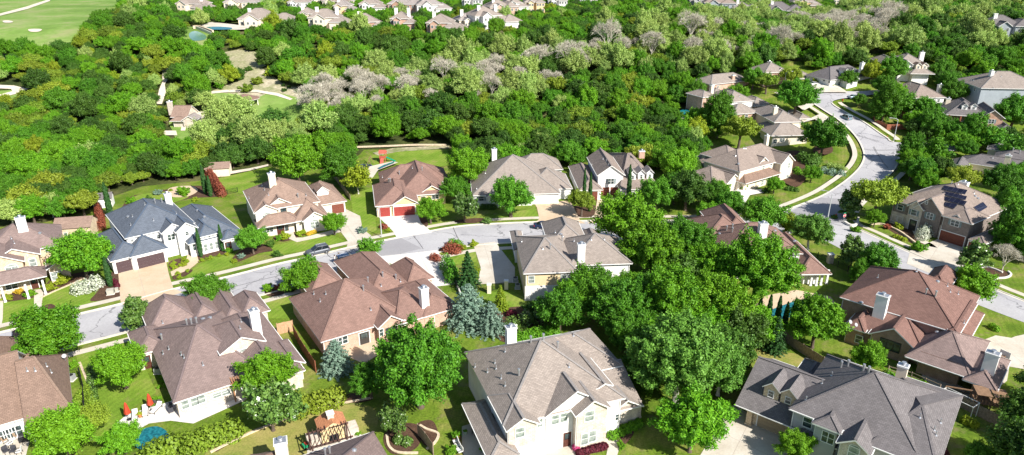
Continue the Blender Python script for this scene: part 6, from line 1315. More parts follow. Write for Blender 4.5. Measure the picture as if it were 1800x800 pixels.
def woodland(kind, arr, name, label):
    me = bpy.data.meshes.new(name); me.from_pydata([(a[0], a[1], a[3] + hgt(a[0], a[1])) for a in arr], [], [])
    sa = me.attributes.new('scl', 'FLOAT_VECTOR', 'POINT'); sa.data.foreach_set('vector', [v for a in arr for v in (a[2], a[2] * frg.uniform(.85, 1.2), a[2] * a[4] * frg.uniform(.8, 1.25))])
    ra = me.attributes.new('rotz', 'FLOAT_VECTOR', 'POINT'); ra.data.foreach_set('vector', [v for a in arr for v in (frg.uniform(-.12, .12), frg.uniform(-.12, .12), frg.uniform(0, 6.28))])
    pa = me.attributes.new('pick', 'INT', 'POINT'); pa.data.foreach_set('value', [int(frg.randint(0, len(proto(kind)))) for a in arr])
    ob = bpy.data.objects.new(name, me); COL.objects.link(ob); tag(ob, label, 'woodland', kind='stuff')
    ng = bpy.data.node_groups.new('scatter_' + kind, 'GeometryNodeTree'); ng.interface.new_socket('Geometry', in_out='INPUT', socket_type='NodeSocketGeometry'); ng.interface.new_socket('Geometry', in_out='OUTPUT', socket_type='NodeSocketGeometry')
    N_ = ng.nodes; gi = N_.new('NodeGroupInput'); go = N_.new('NodeGroupOutput'); jn = N_.new('GeometryNodeJoinGeometry')
    def attr(nm, ty): a = N_.new('GeometryNodeInputNamedAttribute'); a.data_type = ty; a.inputs[0].default_value = nm; return a
    s_, r_, p_ = attr('scl', 'FLOAT_VECTOR'), attr('rotz', 'FLOAT_VECTOR'), attr('pick', 'INT')
    for k, me2 in enumerate(proto(kind)):
        src = next((o for o in bpy.data.objects if o.type == 'MESH' and o.data == me2), None)
        if not src: continue
        oi = N_.new('GeometryNodeObjectInfo'); oi.inputs[0].default_value = src; oi.transform_space = 'ORIGINAL'
        cm = N_.new('FunctionNodeCompare'); cm.data_type = 'INT'; cm.operation = 'EQUAL'; ng.links.new(p_.outputs[0], cm.inputs[2]); cm.inputs[3].default_value = k
        ip = N_.new('GeometryNodeInstanceOnPoints'); er = N_.new('FunctionNodeEulerToRotation'); ng.links.new(r_.outputs[0], er.inputs[0])
        ng.links.new(gi.outputs[0], ip.inputs['Points']); ng.links.new(cm.outputs[0], ip.inputs['Selection']); ng.links.new(oi.outputs['Geometry'], ip.inputs['Instance'])
        ng.links.new(er.outputs[0], ip.inputs['Rotation']); ng.links.new(s_.outputs[0], ip.inputs['Scale']); ng.links.new(ip.outputs[0], jn.inputs[0])
    ng.links.new(jn.outputs[0], go.inputs[0]); md = ob.modifiers.new('scatter', 'NODES'); md.node_group = ng
WN = dict(oak=('mid_green_woodland', 'far mid-green trees of the wooded valley, too many to count'), bright=('bright_green_woodland', 'far bright green trees scattered through the wooded valley'), dark=('juniper_woodland', 'far dense dark juniper woods of the valley'),
          olive=('olive_oak_woodland', 'far yellowish olive oaks scattered in the woods'), sage=('sage_green_woodland', 'far pale sage-green trees following the creek'), bare=('leafless_woodland', 'far leafless grey trees following the creek'), lime=('lime_woodland', 'far lime-coloured trees in the woods'))
for k, arr in rest.items(): woodland(k, arr, *WN[k])
# ================================================================ vehicles, street furniture, garden things, people
PAINT = {}
def paint(name, c, metal=.4): return mat('paint_' + name, c, .28, 0, spec=.6, metal=metal)
CARGLASS = mat('car_glass', (0.015, 0.02, 0.025), .05, 0, spec=.7); RUBBER = mat('tyre_rubber', (.02, .02, .02), .9, 0); RIM = mat('alloy_rim', (.45, .46, .48), .3, 0, metal=.8)
REDL = mat('tail_lamp_lens', (.45, .01, .01), .2, 0, spec=.6); WHTL = mat('head_lamp_lens', (.8, .8, .78), .1, 0, spec=.7)
def vehicle(px, py, rz, label, pm, kind='suv', cat='car', name='parked_car'):
    g = P(px, py); e = empty(name, (g.x, g.y, g.z + .03), label, cat, rz)
    Ln, Wd = (4.85, 1.94) if kind == 'suv' else (4.6, 1.82)
    low = [(-1, .74, .42, .98), (-.97, .93, .34, 1.05), (-.80, 1, .26, 1.08), (-.3, 1, .24, 1.06), (.25, 1, .24, 1.04), (.55, .99, .26, 1.02 if kind == 'suv' else .92), (.85, .93, .30, .94 if kind == 'suv' else .82), (.97, .80, .38, .82 if kind == 'suv' else .72), (1, .66, .44, .66)]
    b = MB(); b.smooth = True; rings = []
    for fx, fw, z0, z1 in low:
        x = fx * Ln / 2; hw = fw * Wd / 2; rings.append([Vector((x, y, z)) for y, z in ((-hw * .86, z0), (-hw, z0 + .16), (-hw, z1 - .22), (-hw * .9, z1), (hw * .9, z1), (hw, z1 - .22), (hw, z0 + .16), (hw * .86, z0))])
    for i in range(len(rings) - 1):
        for k in range(8): j = (k + 1) % 8; b.poly([rings[i][k], rings[i][j], rings[i + 1][j], rings[i + 1][k]][::-1], pm)
    b.poly(rings[0], pm); b.poly(rings[-1][::-1], pm)
    h = 1.74 if kind == 'suv' else 1.44; xr, xt, xf, xb = (-.93, -.84, .08, .50) if kind == 'suv' else (-.72, -.40, .06, .46)
    zb = 1.05; wt, wb = Wd * .385, Wd * .45
    def ringat(fx, ww, z): x = fx * Ln / 2; return [Vector((x, -ww, z)), Vector((x, ww, z))]
    rb, fb, rt, ft = ringat(xr, wb, zb), ringat(xb, wb * .96, zb - .04), ringat(xt, wt, h - .04), ringat(xf, wt, h)
    mid = ringat((xt + xf) / 2, wt * 1.02, h + .04)
    b.poly([rt[0], mid[0], mid[1], rt[1]], pm); b.poly([mid[0], ft[0], ft[1], mid[1]], pm)
    for side in (0, 1):
        q = [rb[side], fb[side], ft[side], mid[side], rt[side]]; b.poly(q if side == 0 else q[::-1], pm)
    b.poly([rb[1], rb[0], rt[0], rt[1]], pm); b.poly([fb[0], fb[1], ft[1], ft[0]], pm)
    body = b.build('body', e); b.smooth = False
    def win(name, q, out):
        w_ = MB(); c = sum(q, Vector()) / len(q); q = [c + (p - c) * .86 + out for p in q]; w_.poly(q, CARGLASS); w_.build(name, e)
    win('windscreen', [fb[0], fb[1], ft[1], ft[0]], Vector((.02, 0, .015))); win('rear_window', [rb[1], rb[0], rt[0], rt[1]], Vector((-.02, 0, .012)))
    for side, sy in ((0, -1), (1, 1)):
        a, c, d, f_ = rb[side], fb[side], ft[side], rt[side]; m0 = (a + c) / 2; m1 = (d + f_) / 2
        for q in ([a, m0, m1, f_], [m0, c, d, m1]): q = q if sy < 0 else q[::-1]; win('side_window', q, Vector((0, sy * .03, .01)))
        for xx in (-.62, .60):
            wv = MB(); x = xx * Ln / 2; wv.cyl((x, sy * (Wd / 2 - .22), .36), .36, (x, sy * (Wd / 2 + .01), .36), .36, RUBBER, 16); wo = wv.build('wheel', e)
            rr = MB(); rr.cyl((x, sy * (Wd / 2 - .02), .36), .22, (x, sy * (Wd / 2 + .03), .36), .20, RIM, 10); rr.build('rim', wo)
        l = MB(); l.box(Ln * .468, Ln * .488, sy * .62 - .16, sy * .62 + .16, .60, .76, WHTL); l.build('headlight', e)
        l = MB(); l.box(-Ln * .498, -Ln * .47, sy * .74 - .14, sy * .74 + .13, .72, 1.0, REDL); l.build('tail_light', e)
        l = MB(); l.box(Ln * .17, Ln * .21, sy * (Wd / 2) - .01, sy * (Wd / 2 + .18), 1.0, 1.14, pm) if sy > 0 else l.box(Ln * .17, Ln * .21, -(Wd / 2 + .18), -(Wd / 2) + .01, 1.0, 1.14, pm); l.build('mirror', e)
    if kind == 'suv':
        l = MB(); [l.bar((xt * Ln / 2 + .1, sy * wt * .92, h + .06), (xf * Ln / 2 - .1, sy * wt * .92, h + .08), .05, .05, METAL) for sy in (-1, 1)]; l.build('roof_rack', e)
    return e
def heading(a, b): A, B = P(*a), P(*b); return math.atan2(B.y - A.y, B.x - A.x)
hd = heading((660, 420), (490, 458))
vehicle(559, 446, hd, 'dark silver estate car with roof rails parked at the far kerb', paint('gunmetal', (.12, .13, .15)))
vehicle(612, 461, heading((470, 500), (640, 462)), 'dark blue estate car parked by the near kerb next to two people', paint('navy', (.02, .05, .12)))
vehicle(956, 401, heading((900, 405), (1000, 404)), 'dark blue car parked on the street behind the grey two-storey house', paint('midnight', (.015, .03, .08)), 'sedan')
vehicle(1486, 210, heading((1530, 238), (1460, 192)), 'silver-blue car driving on the upper street', paint('silver_blue', (.28, .38, .42)), 'suv', name='moving_car')
vehicle(1293, 352, heading((1300, 345), (1284, 352)) + .4, 'black off-road car on the driveway of the corner house', paint('black', (.012, .012, .014)))
vehicle(1409, 150, R(95), 'dark red car before the garage of the dark brick house', paint('dark_red', (.15, .015, .015)), 'sedan'); vehicle(1432, 151, R(20), 'white car before the garage of the dark brick house', paint('white', (.7, .7, .7)), 'sedan')
vehicle(1502, 174, heading((1500, 175), (1530, 173)), 'pale blue car at the kerb of the upper street island', paint('pale_blue', (.25, .36, .45)), 'sedan')
vehicle(1563, 147, R(200), 'dark blue car on the driveway below the three-dormer house', paint('ink', (.02, .035, .07)), 'sedan')

LAMPM = mat('lamp_pole_galvanised', (.55, .57, .57), .5, .05, metal=.3); LENS = mat('lamp_lens', (.7, .7, .68), .2, 0)
def lamp(px, py, hgt, arm_rz, label, arm=1.8):
    g = P(px, py); e = empty('street_lamp', (g.x, g.y, g.z), label, 'street lamp', arm_rz)
    b = MB(); b.cyl((0, 0, 0), .2, (0, 0, .4), .17, LAMPM, 10); b.cyl((0, 0, .4), .13, (0, 0, hgt - .5), .075, LAMPM, 10); b.build('pole', e)
    b = MB(); b.cyl((0, 0, hgt - .5), .06, (arm * .35, 0, hgt - .12), .055, LAMPM, 8); b.cyl((arm * .35, 0, hgt - .12), .055, (arm, 0, hgt), .05, LAMPM, 8); b.build('arm', e)
    b = MB(); b.box(arm - .05, arm + .65, -.16, .16, hgt - .08, hgt + .08, LAMPM); ho = b.build('lamp_head', e); b = MB(); b.box(arm + .05, arm + .55, -.12, .12, hgt - .12, hgt - .082, LENS); b.build('lens', ho)
lamp(1570, 251, 7.6, R(165), 'tall pale street lamp at the side street corner beside the red fence'); lamp(1454, 389, 7.2, R(150), 'grey street lamp at the junction left of the stop sign')
lamp(671, 417, 7.2, R(-90), 'slender pale street lamp left of the bright driveway with red garage doors'); lamp(770, 34, 8.5, R(180), 'far street lamp between the far houses', 2.2)
lamp(1377, 160, 7.0, R(0), 'thin grey street lamp post left of the dense tree at the upper turn')
# stop sign
g = P(1481, 397); e = empty('stop_sign', (g.x, g.y, g.z), 'red octagonal STOP sign on a post in the corner planter', 'stop sign', R(22))
SRED = mat('sign_red', (.55, .01, .015), .4, 0); SWH = mat('sign_white', (.85, .85, .85), .4, 0)
b = MB(); b.cyl((0, 0, 0), .035, (0, 0, 2.9), .035, METAL, 8); b.build('post', e)
b = MB(); oc = lambda r, y: [Vector((r * math.cos(R(22.5 + 45 * k)), y, 2.5 + r * math.sin(R(22.5 + 45 * k)))) for k in range(8)]
b.poly(oc(.44, -.045), SWH); b.poly(oc(.44, -.055 + .03)[::-1], METAL)
for k in range(8): j = (k + 1) % 8; A_, B_ = oc(.44, -.045), oc(.44, -.025); b.poly([A_[k], B_[k], B_[j], A_[j]], METAL)
b.poly(oc(.40, -.049), SRED); so = b.build('sign_plate', e)
def text_mesh(txt, size, m):
    cu = bpy.data.curves.new('lettering', 'FONT'); cu.body = txt; cu.size = size; cu.align_x = 'CENTER'; cu.align_y = 'CENTER'; cu.extrude = .004
    to = bpy.data.objects.new('tmp', cu); COL.objects.link(to); dg = bpy.context.evaluated_depsgraph_get(); me = bpy.data.meshes.new_from_object(to.evaluated_get(dg)); bpy.data.objects.remove(to); me.materials.clear(); me.materials.append(m); return me
lt = inst(text_mesh('STOP', .33, SWH), 'lettering', so, (0, -.056, 2.5)); lt.rotation_euler = (R(90), 0, 0)
b = MB(); b.box(-.35, .35, -.02, 0, 3.0, 3.2, mat('sign_green', (.01, .2, .08), .4, 0)); b.build('street_name_plate', e)
def hydrant(px, py, label):
    g = P(px, py); m = mat('hydrant_red', (.5, .03, .02), .5, 0); e = empty('fire_hydrant', (g.x, g.y, g.z), label, 'fire hydrant')
    b = MB(); b.cyl((0, 0, 0), .2, (0, 0, .08), .2, m, 12); b.cyl((0, 0, .08), .14, (0, 0, .62), .14, m, 12); b.build('barrel', e); b = MB(); b.cyl((0, 0, .62), .18, (0, 0, .68), .18, m, 12); b.cyl((0, 0, .68), .15, (0, 0, .85), .04, m, 12); b.build('bonnet', e)
    for sx in (-1, 1): b = MB(); b.cyl((sx * .1, 0, .48), .07, (sx * .26, 0, .48), .07, m, 8); b.build('outlet', e)
hydrant(1481, 178, 'red fire hydrant on the island corner of the upper street'); hydrant(1559, 243, 'red fire hydrant beside the footpath near the street lamp'); hydrant(1469, 382, 'red fire hydrant behind the junction lamp')
def util(px, py, label, w=1.1, d=.9, h=.9, c=(.45, .43, .36)):
    g = P(px, py); m = mat('utility_green_grey' if c[0] > .4 else 'utility_dark', c, .6, .05); e = empty('utility_box', (g.x, g.y, g.z), label, 'utility box', R(20))
    b = MB(); b.box(-w / 2 - .12, w / 2 + .12, -d / 2 - .12, d / 2 + .12, 0, .08, CONC); b.build('base', e); b = MB(); b.box(-w / 2, w / 2, -d / 2, d / 2, .08, h, m); b.box(-w / 2 - .04, w / 2 + .04, -d / 2 - .04, d / 2 + .04, h, h + .08, m); b.build('cabinet', e)
util(195, 517, 'pale grey utility box at the left foot of the tan driveway'); util(206, 513, 'small pale utility box right of the larger one', .5, .5, .7)
def ac(px, py, label):
    g = P(px, py); e = empty('air_conditioner', (g.x, g.y, g.z), label, 'air conditioner'); m = mat('ac_case', (.36, .37, .37), .5, .1)
    b = MB(); b.box(-.45, .45, -.45, .45, .06, .85, m); b.build('case', e); b = MB(); b.cyl((0, 0, .85), .38, (0, 0, .9), .36, DARKMETAL, 14); b.build('fan_cover', e); b = MB(); b.box(-.55, .55, -.55, .55, 0, .06, CONC); b.build('pad', e)
ac(910, 507, 'front air conditioner beside the white and buff house wall'); ac(906, 495, 'rear air conditioner beside the white and buff house wall'); ac(279, 655, 'air conditioner by the door left of the mauve roof'); ac(126, 668, 'air conditioner behind the corner patio house')

# fences and walls -------------------------------------------------
def fence(pts, hgt, m, label, kind='board', name='timber_fence', cat='fence', step=2.2, post=.1, z0=0):
    ln = W(pts); o = ln[0]; e = empty(name, o, label, cat); posts = []; pb = MB()
    for i in range(len(ln) - 1):
        a, c = ln[i] - o, ln[i + 1] - o; L_ = (c - a).length; n = max(1, round(L_ / step)); t = (c - a).normalized(); s_ = Vector((-t.y, t.x, 0))
        for k in range(n + (i == len(ln) - 2)): posts.append(a.lerp(c, k / n))
        if kind == 'board':
            q = max(2, int(L_ / .16))
            for k in range(q):
                p0, p1 = a.lerp(c, (k + .04) / q), a.lerp(c, (k + .96) / q); hh = hgt - .03 + .03 * math.sin(k * 12.9898)
                A_ = [p0 + s_ * .012, p1 + s_ * .012, p1 - s_ * .012, p0 - s_ * .012]; B_ = [v + Vector((0, 0, hh)) for v in A_]
                for u in range(4): w_ = (u + 1) % 4; pb.poly([A_[u], A_[w_], B_[w_], B_[u]][::-1], m)
                pb.poly(B_[::-1], m)
        elif kind == 'iron':
            for z in (.15, hgt - .1): pb.bar(a + Vector((0, 0, z)), c + Vector((0, 0, z)), .035, .035, m)
            q = max(2, int(L_ / .22))
            for k in range(q): p = a.lerp(c, (k + .5) / q); pb.bar(p + Vector((0, 0, .1)), p + Vector((0, 0.001, hgt)), .022, .022, m)
        elif kind == 'rail':
            for z in (.35, .7, hgt - .05): pb.bar(a + Vector((0, 0, z)), c + Vector((0, 0, z)), .05, .11, m)
        elif kind == 'wall': pb.bar(a + Vector((0, 0, hgt / 2)), c + Vector((0, 0, hgt / 2)), .25, hgt, m)
    pb.build('wall_body' if kind == 'wall' else 'panel', e)
    if kind != 'wall':
        me = MB(); pw_ = post; me.box(-pw_ / 2, pw_ / 2, -pw_ / 2, pw_ / 2, 0, hgt + .08, m); me = me.mesh('fence_post')
        for p in posts[:90]: inst(me, 'fence_post', e, (p.x, p.y, p.z))
    return e
IRON = mat('black_iron', (.02, .02, .022), .5, 0)
fence([(517, 590), (530, 615), (546, 640), (556, 655)], 2.0, REDWOOD, 'red-brown board fence between the mauve roof and the spruce house'); fence([(489, 588), (502, 585), (516, 582)], 2.0, mat('pale_cedar', (.55, .33, .2), .85, .15, 3), 'pale cedar gate fence at the street end of the side passage')
fence([(1534, 207), (1536, 219), (1558, 229), (1600, 228)], 1.9, REDWOOD, 'red-stained fence around the small yard beside the upper street'); fence([(1534, 206), (1560, 204), (1588, 205)], 1.9, REDWOOD, 'rear red-stained fence of the small yard beside the upper street')
fence([(142, 665), (149, 690), (150, 722)], 1.5, IRON, 'black iron fence right of the corner patio house', 'iron', 'iron_fence'); fence([(118, 668), (142, 662)], 1.5, IRON, 'short black iron gate beside the corner patio house', 'iron', 'iron_fence')
fence([(786, 455), (794, 480), (800, 500), (806, 518)], 1.4, IRON, 'black iron fence on the low wall between the two driveways', 'iron', 'iron_fence'); fence([(788, 456), (796, 482), (803, 505), (810, 520)], .6, CONC, 'low concrete wall between the two driveways', 'wall', 'garden_wall', 'wall')
fence([(838, 513), (862, 511)], 1.4, IRON, 'iron fence left of the two gate pillars', 'iron', 'iron_fence'); fence([(866, 511), (888, 507)], 1.4, IRON, 'iron gate between the two pale pillars', 'iron', 'iron_gate', 'gate')
PILM = WL['cream']
def pillar(px, py, h, w, label, m=None, rz=0):
    g = P(px, py); m = m or PILM; e = empty('stone_pillar', (g.x, g.y, g.z), label, 'pillar', rz); b = MB(); b.box(-w / 2, w / 2, -w / 2, w / 2, 0, h, m); b.build('shaft', e); b = MB(); b.box(-w * .6, w * .6, -w * .6, w * .6, h, h + .12, TRIM); b.build('cap', e)
pillar(860, 515, 1.7, .7, 'left one of two pale gate pillars below the shaded driveway'); pillar(890, 508, 1.7, .7, 'right one of two pale gate pillars below the shaded driveway'); pillar(1458, 462, 1.9, 1.0, 'free-standing stone pillar on the fence right of the pool side house', WL['ltstone'])
fence([(1437, 454), (1455, 462), (1490, 478)], 1.3, IRON, 'iron fence along the footpath behind the stone pillar', 'iron', 'iron_fence'); fence([(735, 765), (748, 780), (762, 800)], 1.8, WEATHER, 'dark weathered fence between the round bed and the lawn at the bottom')
fence([(1375, 597), (1395, 612), (1425, 632), (1446, 645)], 1.7, WEATHER, 'weathered fence behind the dry lawn, below the fine-leaved tree'); fence([(1655, 700), (1700, 722), (1745, 745), (1790, 770)], 1.7, WEATHER, 'weathered back fence running to the bottom right corner')
fence([(1560, 657), (1600, 668), (1650, 690)], 1.3, WEATHER, 'slatted fence behind the loose flowering shrubs', 'rail', 'rail_fence'); fence([(643, 322), (645, 352), (655, 392)], 1.5, WEATHER, 'thin rail fence between the cream house and the red garages', 'rail', 'rail_fence') if False else None
fence([(586, 312), (600, 330), (616, 352)], 1.5, WEATHER, 'grey fence behind the right end of the cream house', 'board'); fence([(385, 345), (400, 342), (418, 338)], 1.3, IRON, 'iron fence on the lawn between the white house and the cream house', 'iron', 'iron_fence')
fence([(345, 52), (358, 57), (372, 63)], 1.6, CONC, 'pale railing wall along the far pool terrace', 'wall', 'terrace_wall', 'wall')

# pool patio of the mauve-roofed house
UMB = mat('umbrella_red', (.50, .06, .025), .8, .08)
def umbrella(px, py, label):
    g = P(px, py); e = empty('closed_umbrella', (g.x, g.y, g.z + .06), label, 'umbrella'); b = MB(); b.cyl((0, 0, 0), .3, (0, 0, .09), .28, DARKMETAL, 16); b.build('base', e); b = MB(); b.cyl((0, 0, .09), .03, (0, 0, 2.75), .03, METAL, 8); b.build('pole', e)
    b = MB(); n = 12
    for z0, r0, z1, r1 in ((1.0, .34, 1.7, .25), (1.7, .25, 2.45, .14), (2.45, .14, 2.75, .03)):
        for k in range(n):
            f = lambda kk, r: r * (1 + .22 * (kk % 2)); a0, a1 = 6.283 * k / n, 6.283 * (k + 1) / n
            b.poly([(f(k, r0) * math.cos(a0), f(k, r0) * math.sin(a0), z0), (f(k + 1, r0) * math.cos(a1), f(k + 1, r0) * math.sin(a1), z0), (f(k + 1, r1) * math.cos(a1), f(k + 1, r1) * math.sin(a1), z1), (f(k, r1) * math.cos(a0), f(k, r1) * math.sin(a0), z1)], UMB)
    b.build('canopy', e)
umbrella(227, 738, 'closed red umbrella at the left end of the pool patio'); umbrella(267, 722, 'closed red umbrella between the middle and right loungers')
CUSH = mat('pale_cushion', (.72, .70, .66), .9, .03)
def lounger(px, py, rz, label):
    g = P(px, py); e = empty('pool_lounger', (g.x, g.y, g.z + .06), label, 'lounger', rz, None); b = MB(); b.box(-.33, .33, -.95, .45, .30, .38, CUSH); b.build('seat', e); b = MB(); b.poly([(-.33, .45, .38), (.33, .45, .38), (.33, 1.0, .78), (-.33, 1.0, .78)], CUSH); b.poly([(-.33, .45, .30), (-.33, 1.0, .70), (.33, 1.0, .70), (.33, .45, .30)], CUSH)
    b.poly([(-.33, 1.0, .78), (.33, 1.0, .78), (.33, 1.0, .70), (-.33, 1.0, .70)], CUSH); b.build('backrest', e)
    b = MB(); b.bar((-.36, -.95, .3), (-.36, .95, .3), .05, .06, DARKMETAL); b.bar((.36, -.95, .3), (.36, .95, .3), .05, .06, DARKMETAL); b.build('frame', e)
    for sx in (-.33, .33):
        for sy in (-.85, .8): b = MB(); b.box(sx - .03, sx + .03, sy - .03, sy + .03, 0, .29, DARKMETAL); b.build('leg', e)
lounger(238, 735, R(25), 'pale pool lounger left of the orange pot'); lounger(256, 727, R(25), 'pale pool lounger right of the orange pot'); lounger(275, 722, R(-8), 'pale pool lounger nearest the house corner')
def pot(px, py, m, label, fl='lime', r=.28, h=.5):
    g = P(px, py); e = empty('planter_pot', (g.x, g.y, g.z + .05), label, 'flower pot'); b = MB(); b.cyl((0, 0, 0), r * .65, (0, 0, h), r, m, 14); b.cyl((0, 0, h), r * 1.08, (0, 0, h + .06), r * 1.08, m, 14); b.build('pot', e)
    me = SHRUB.get('ball') if fl == 'lime' else SHRUB.get('greenball'); inst(me, 'plant', e, (0, 0, h + .1), 0, (r * 1.2, r * 1.2, r * 1.3))
TERRA = mat('terracotta', (.55, .2, .07), .8, .1); DGL = mat('dark_glaze', (.10, .09, .09), .4, .1)
pot(247, 734, TERRA, 'orange pot with a green plant between two loungers'); pot(273, 708, DGL, 'left dark pot near the house corner on the pool patio', 'g'); pot(281, 707, DGL, 'right dark pot near the house corner on the pool patio', 'g')
for i, (px, py) in enumerate([(799, 770), (801, 775), (806, 771)]): pot(px, py, TERRA, ['upper left of the three terracotta pots beside the white parasol patio', 'lower left of the three terracotta pots beside the white parasol patio', 'right one of the three terracotta pots beside the white parasol patio'][i], 'g', .32, .5)
pot(818, 764, mat('pale_glaze', (.5, .62, .45), .5, .1), 'pale green pot right of the terracotta pots', 'g', .22, .4)
# white parasol
g = P(831, 742); e = empty('round_parasol', (g.x, g.y, g.z + .05), 'white round parasol at the left corner of the gabled front house', 'umbrella'); b = MB(); b.cyl((0, 0, 0), .3, (0, 0, .1), .3, DARKMETAL, 14); b.build('base', e); b = MB(); b.cyl((0, 0, .1), .03, (0, 0, 2.4), .03, METAL, 8); b.build('pole', e)
b = MB(); b.cyl((0, 0, 2.15), .75, (0, 0, 2.45), .5, SWH if 0 else CUSH, 12, False); b.cyl((0, 0, 2.45), .5, (0, 0, 2.6), .04, CUSH, 12, False); b.build('canopy', e)
def chair(px, py, rz, m, label, w=.6):
    g = P(px, py); e = empty('patio_chair', (g.x, g.y, g.z + .05), label, 'chair', rz); b = MB(); b.box(-w / 2, w / 2, -.3, .3, .38, .48, m); b.build('seat', e); b = MB(); b.box(-w / 2, w / 2, .26, .34, .50, .98, m); b.build('backrest', e)
    for sx in (-1, 1):
        b = MB(); b.bar((sx * w / 2, -.3, .66), (sx * w / 2, .3, .66), .05, .04, DARKMETAL); b.build('armrest', e)
        for sy in (-.26, .28): b = MB(); b.box(sx * (w / 2 - .04) - .025, sx * (w / 2 - .04) + .025, sy - .025, sy + .025, 0, .375, DARKMETAL); b.build('leg', e)
TAN = mat('tan_sling', (.42, .30, .2), .8, .1); BLUEF = mat('blue_sling', (.06, .16, .28), .8, .1); DKC = mat('dark_sling', (.06, .06, .07), .8, .1)
chair(9, 778, R(150), TAN, 'tan patio chair at the left edge before the three windows'); chair(29, 770, R(170), TAN, 'tan patio chair under the right window of the corner patio house'); chair(17, 785, R(-20), CUSH, 'pale patio chair in the middle of the corner patio'); chair(12, 797, R(60), DKC, 'dark patio chair at the bottom left edge'); chair(24, 797, R(10), DKC, 'second dark patio chair at the bottom left'); chair(35, 798, R(-70), CUSH, 'pale patio chair at the bottom, right of the dark ones')
chair(627, 592, R(180), BLUEF, 'left blue chair on the covered patio of the spruce house'); chair(642, 588, R(190), BLUEF, 'right blue chair on the covered patio of the spruce house'); chair(617, 607, R(200), CUSH, 'white chair at the edge of the spruce house patio')
for i, (px, py) in enumerate([(801, 782), (804, 790), (808, 797)]): chair(px, py, R(-70 + i * 5), CUSH, ['upper pale cushioned lounge seat left of the bottom patio', 'middle pale cushioned lounge seat left of the bottom patio', 'lower pale cushioned lounge seat left of the bottom patio'][i], .8)
chair(835, 764, R(40), DKC, 'dark chair in the shade of the bottom patio'); chair(841, 760, R(-60), CUSH, 'pale chair in the shade of the bottom patio')
def grill(px, py, m, label, rz=0):
    g = P(px, py); e = empty('barbecue_grill', (g.x, g.y, g.z + .05), label, 'grill', rz); b = MB(); b.box(-.55, .55, -.3, .3, .12, .85, m); b.build('cabinet', e); b = MB(); b.cyl((-.42, 0, .88), .3, (.42, 0, .88), .3, m, 14); b.build('lid', e); b = MB(); b.bar((-.4, -.34, .98), (.4, -.34, .98), .04, .04, METAL); b.build('handle', e)
    for sx in (-.48, .48): b = MB(); b.cyl((sx - .03, -.26, .07), .07, (sx + .03, -.26, .07), .07, RUBBER, 10); b.build('wheel', e)
grill(44, 776, DARKMETAL, 'black barbecue grill right of the corner patio windows', R(25)); grill(661, 592, mat('teal_cover', (.08, .35, .36), .7, .1), 'teal covered barbecue grill before the brick bay of the spruce house', R(20)); grill(301, 723, DKC, 'dark covered grill in the shade at the corner of the pool patio house', R(-60))
# window box with flowers
g = P(388, 705); e = empty('flower_box', (g.x, g.y, g.z + .05), 'long blue planter of green and orange flowers under the patio windows', 'planter', heading((374, 711), (412, 697)))
b = MB(); b.box(-1.9, 2.1, -.3, .3, 0, .35, mat('blue_planter', (.02, .10, .5), .5, .05)); b.build('trough', e); inst(SHRUB['ball'], 'flowers', e, (0, 0, .4), 0, (1.9, .32, .35))
# timber pergola at the mauve roof
def pergola(px, py, rz, w, d, h, m, label, roof=False, n=9):
    g = P(px, py); e = empty('pergola', (g.x, g.y, g.z + .04), label, 'pergola', rz)
    for sx in (-w / 2, w / 2):
        for sy in (-d / 2, d / 2): b = MB(); b.box(sx - .09, sx + .09, sy - .09, sy + .09, 0, h, m); b.build('post', e)
    b = MB()
    for sy in (-d / 2, d / 2): b.bar((-w / 2 - .3, sy, h + .1), (w / 2 + .3, sy, h + .1), .1, .2, m)
    b.build('beams', e) if False else b.build('beam', e)
    b = MB()
    for k in range(n): x = -w / 2 + w * k / (n - 1); b.bar((x, -d / 2 - .35, h + .28), (x, d / 2 + .35, h + .28), .16 if roof else .08, .14, m)
    b.build('rafters', e) if False else b.build('slatted_top', e)
pergola(429, 690, heading((405, 700), (450, 685)), 3.0, 3.2, 2.9, mat('cedar', (.40, .20, .10), .8, .2, 4), 'cedar pergola attached to the right end of the mauve house', True, 11)
pergola(583, 795, heading((550, 800), (600, 786)), 4.6, 2.8, 2.5, mat('dark_stained', (.10, .055, .045), .8, .2, 4), 'dark slatted pergola in front of the outdoor fireplace', False, 10)
# outdoor fireplace
g = P(585, 768); e = empty('outdoor_fireplace', (g.x, g.y, g.z), 'stone outdoor fireplace pavilion with terracotta tiled roof at the bottom', 'fireplace', heading((560, 775), (605, 762)))
b = MB(); b.box(-1.5, 1.5, -1.1, 1.1, 0, 2.3, WL['yelstone']); b.box(-3.2, -1.52, -.9, .9, 0, 1.0, WL['ltstone']); b.box(1.52, 3.2, -.9, .9, 0, 1.0, WL['ltstone']); b.build('stone_base', e)
b = MB(); rr = SH['fire']; z, zr, hx, hy = 2.3, 3.2, 1.8, 1.5
b.poly([(-hx, -hy, z), (0, -hy, zr), (0, hy, zr), (-hx, hy, z)][::-1], rr); b.poly([(hx, -hy, z), (hx, hy, z), (0, hy, zr), (0, -hy, zr)], rr); b.poly([(-hx, -hy, z), (hx, -hy, z), (0, -hy, zr)], WL['yelstone']); b.poly([(-hx, hy, z), (0, hy, zr), (hx, hy, z)], WL['yelstone']); b.poly([(-hx, -hy, z), (-hx, hy, z), (hx, hy, z), (hx, -hy, z)], SOFF); ro = b.build('roof', e)
b = MB(); b.box(-.4, .4, -.35, .35, 2.8, 3.7, WL['ltstone']); b.box(-.48, .48, -.43, .43, 3.7, 3.85, TRIM); b.build('chimney', ro); b = MB(); b.box(-.6, .6, -1.13, -1.101, .2, 1.2, DARKMETAL); b.build('firebox', e)
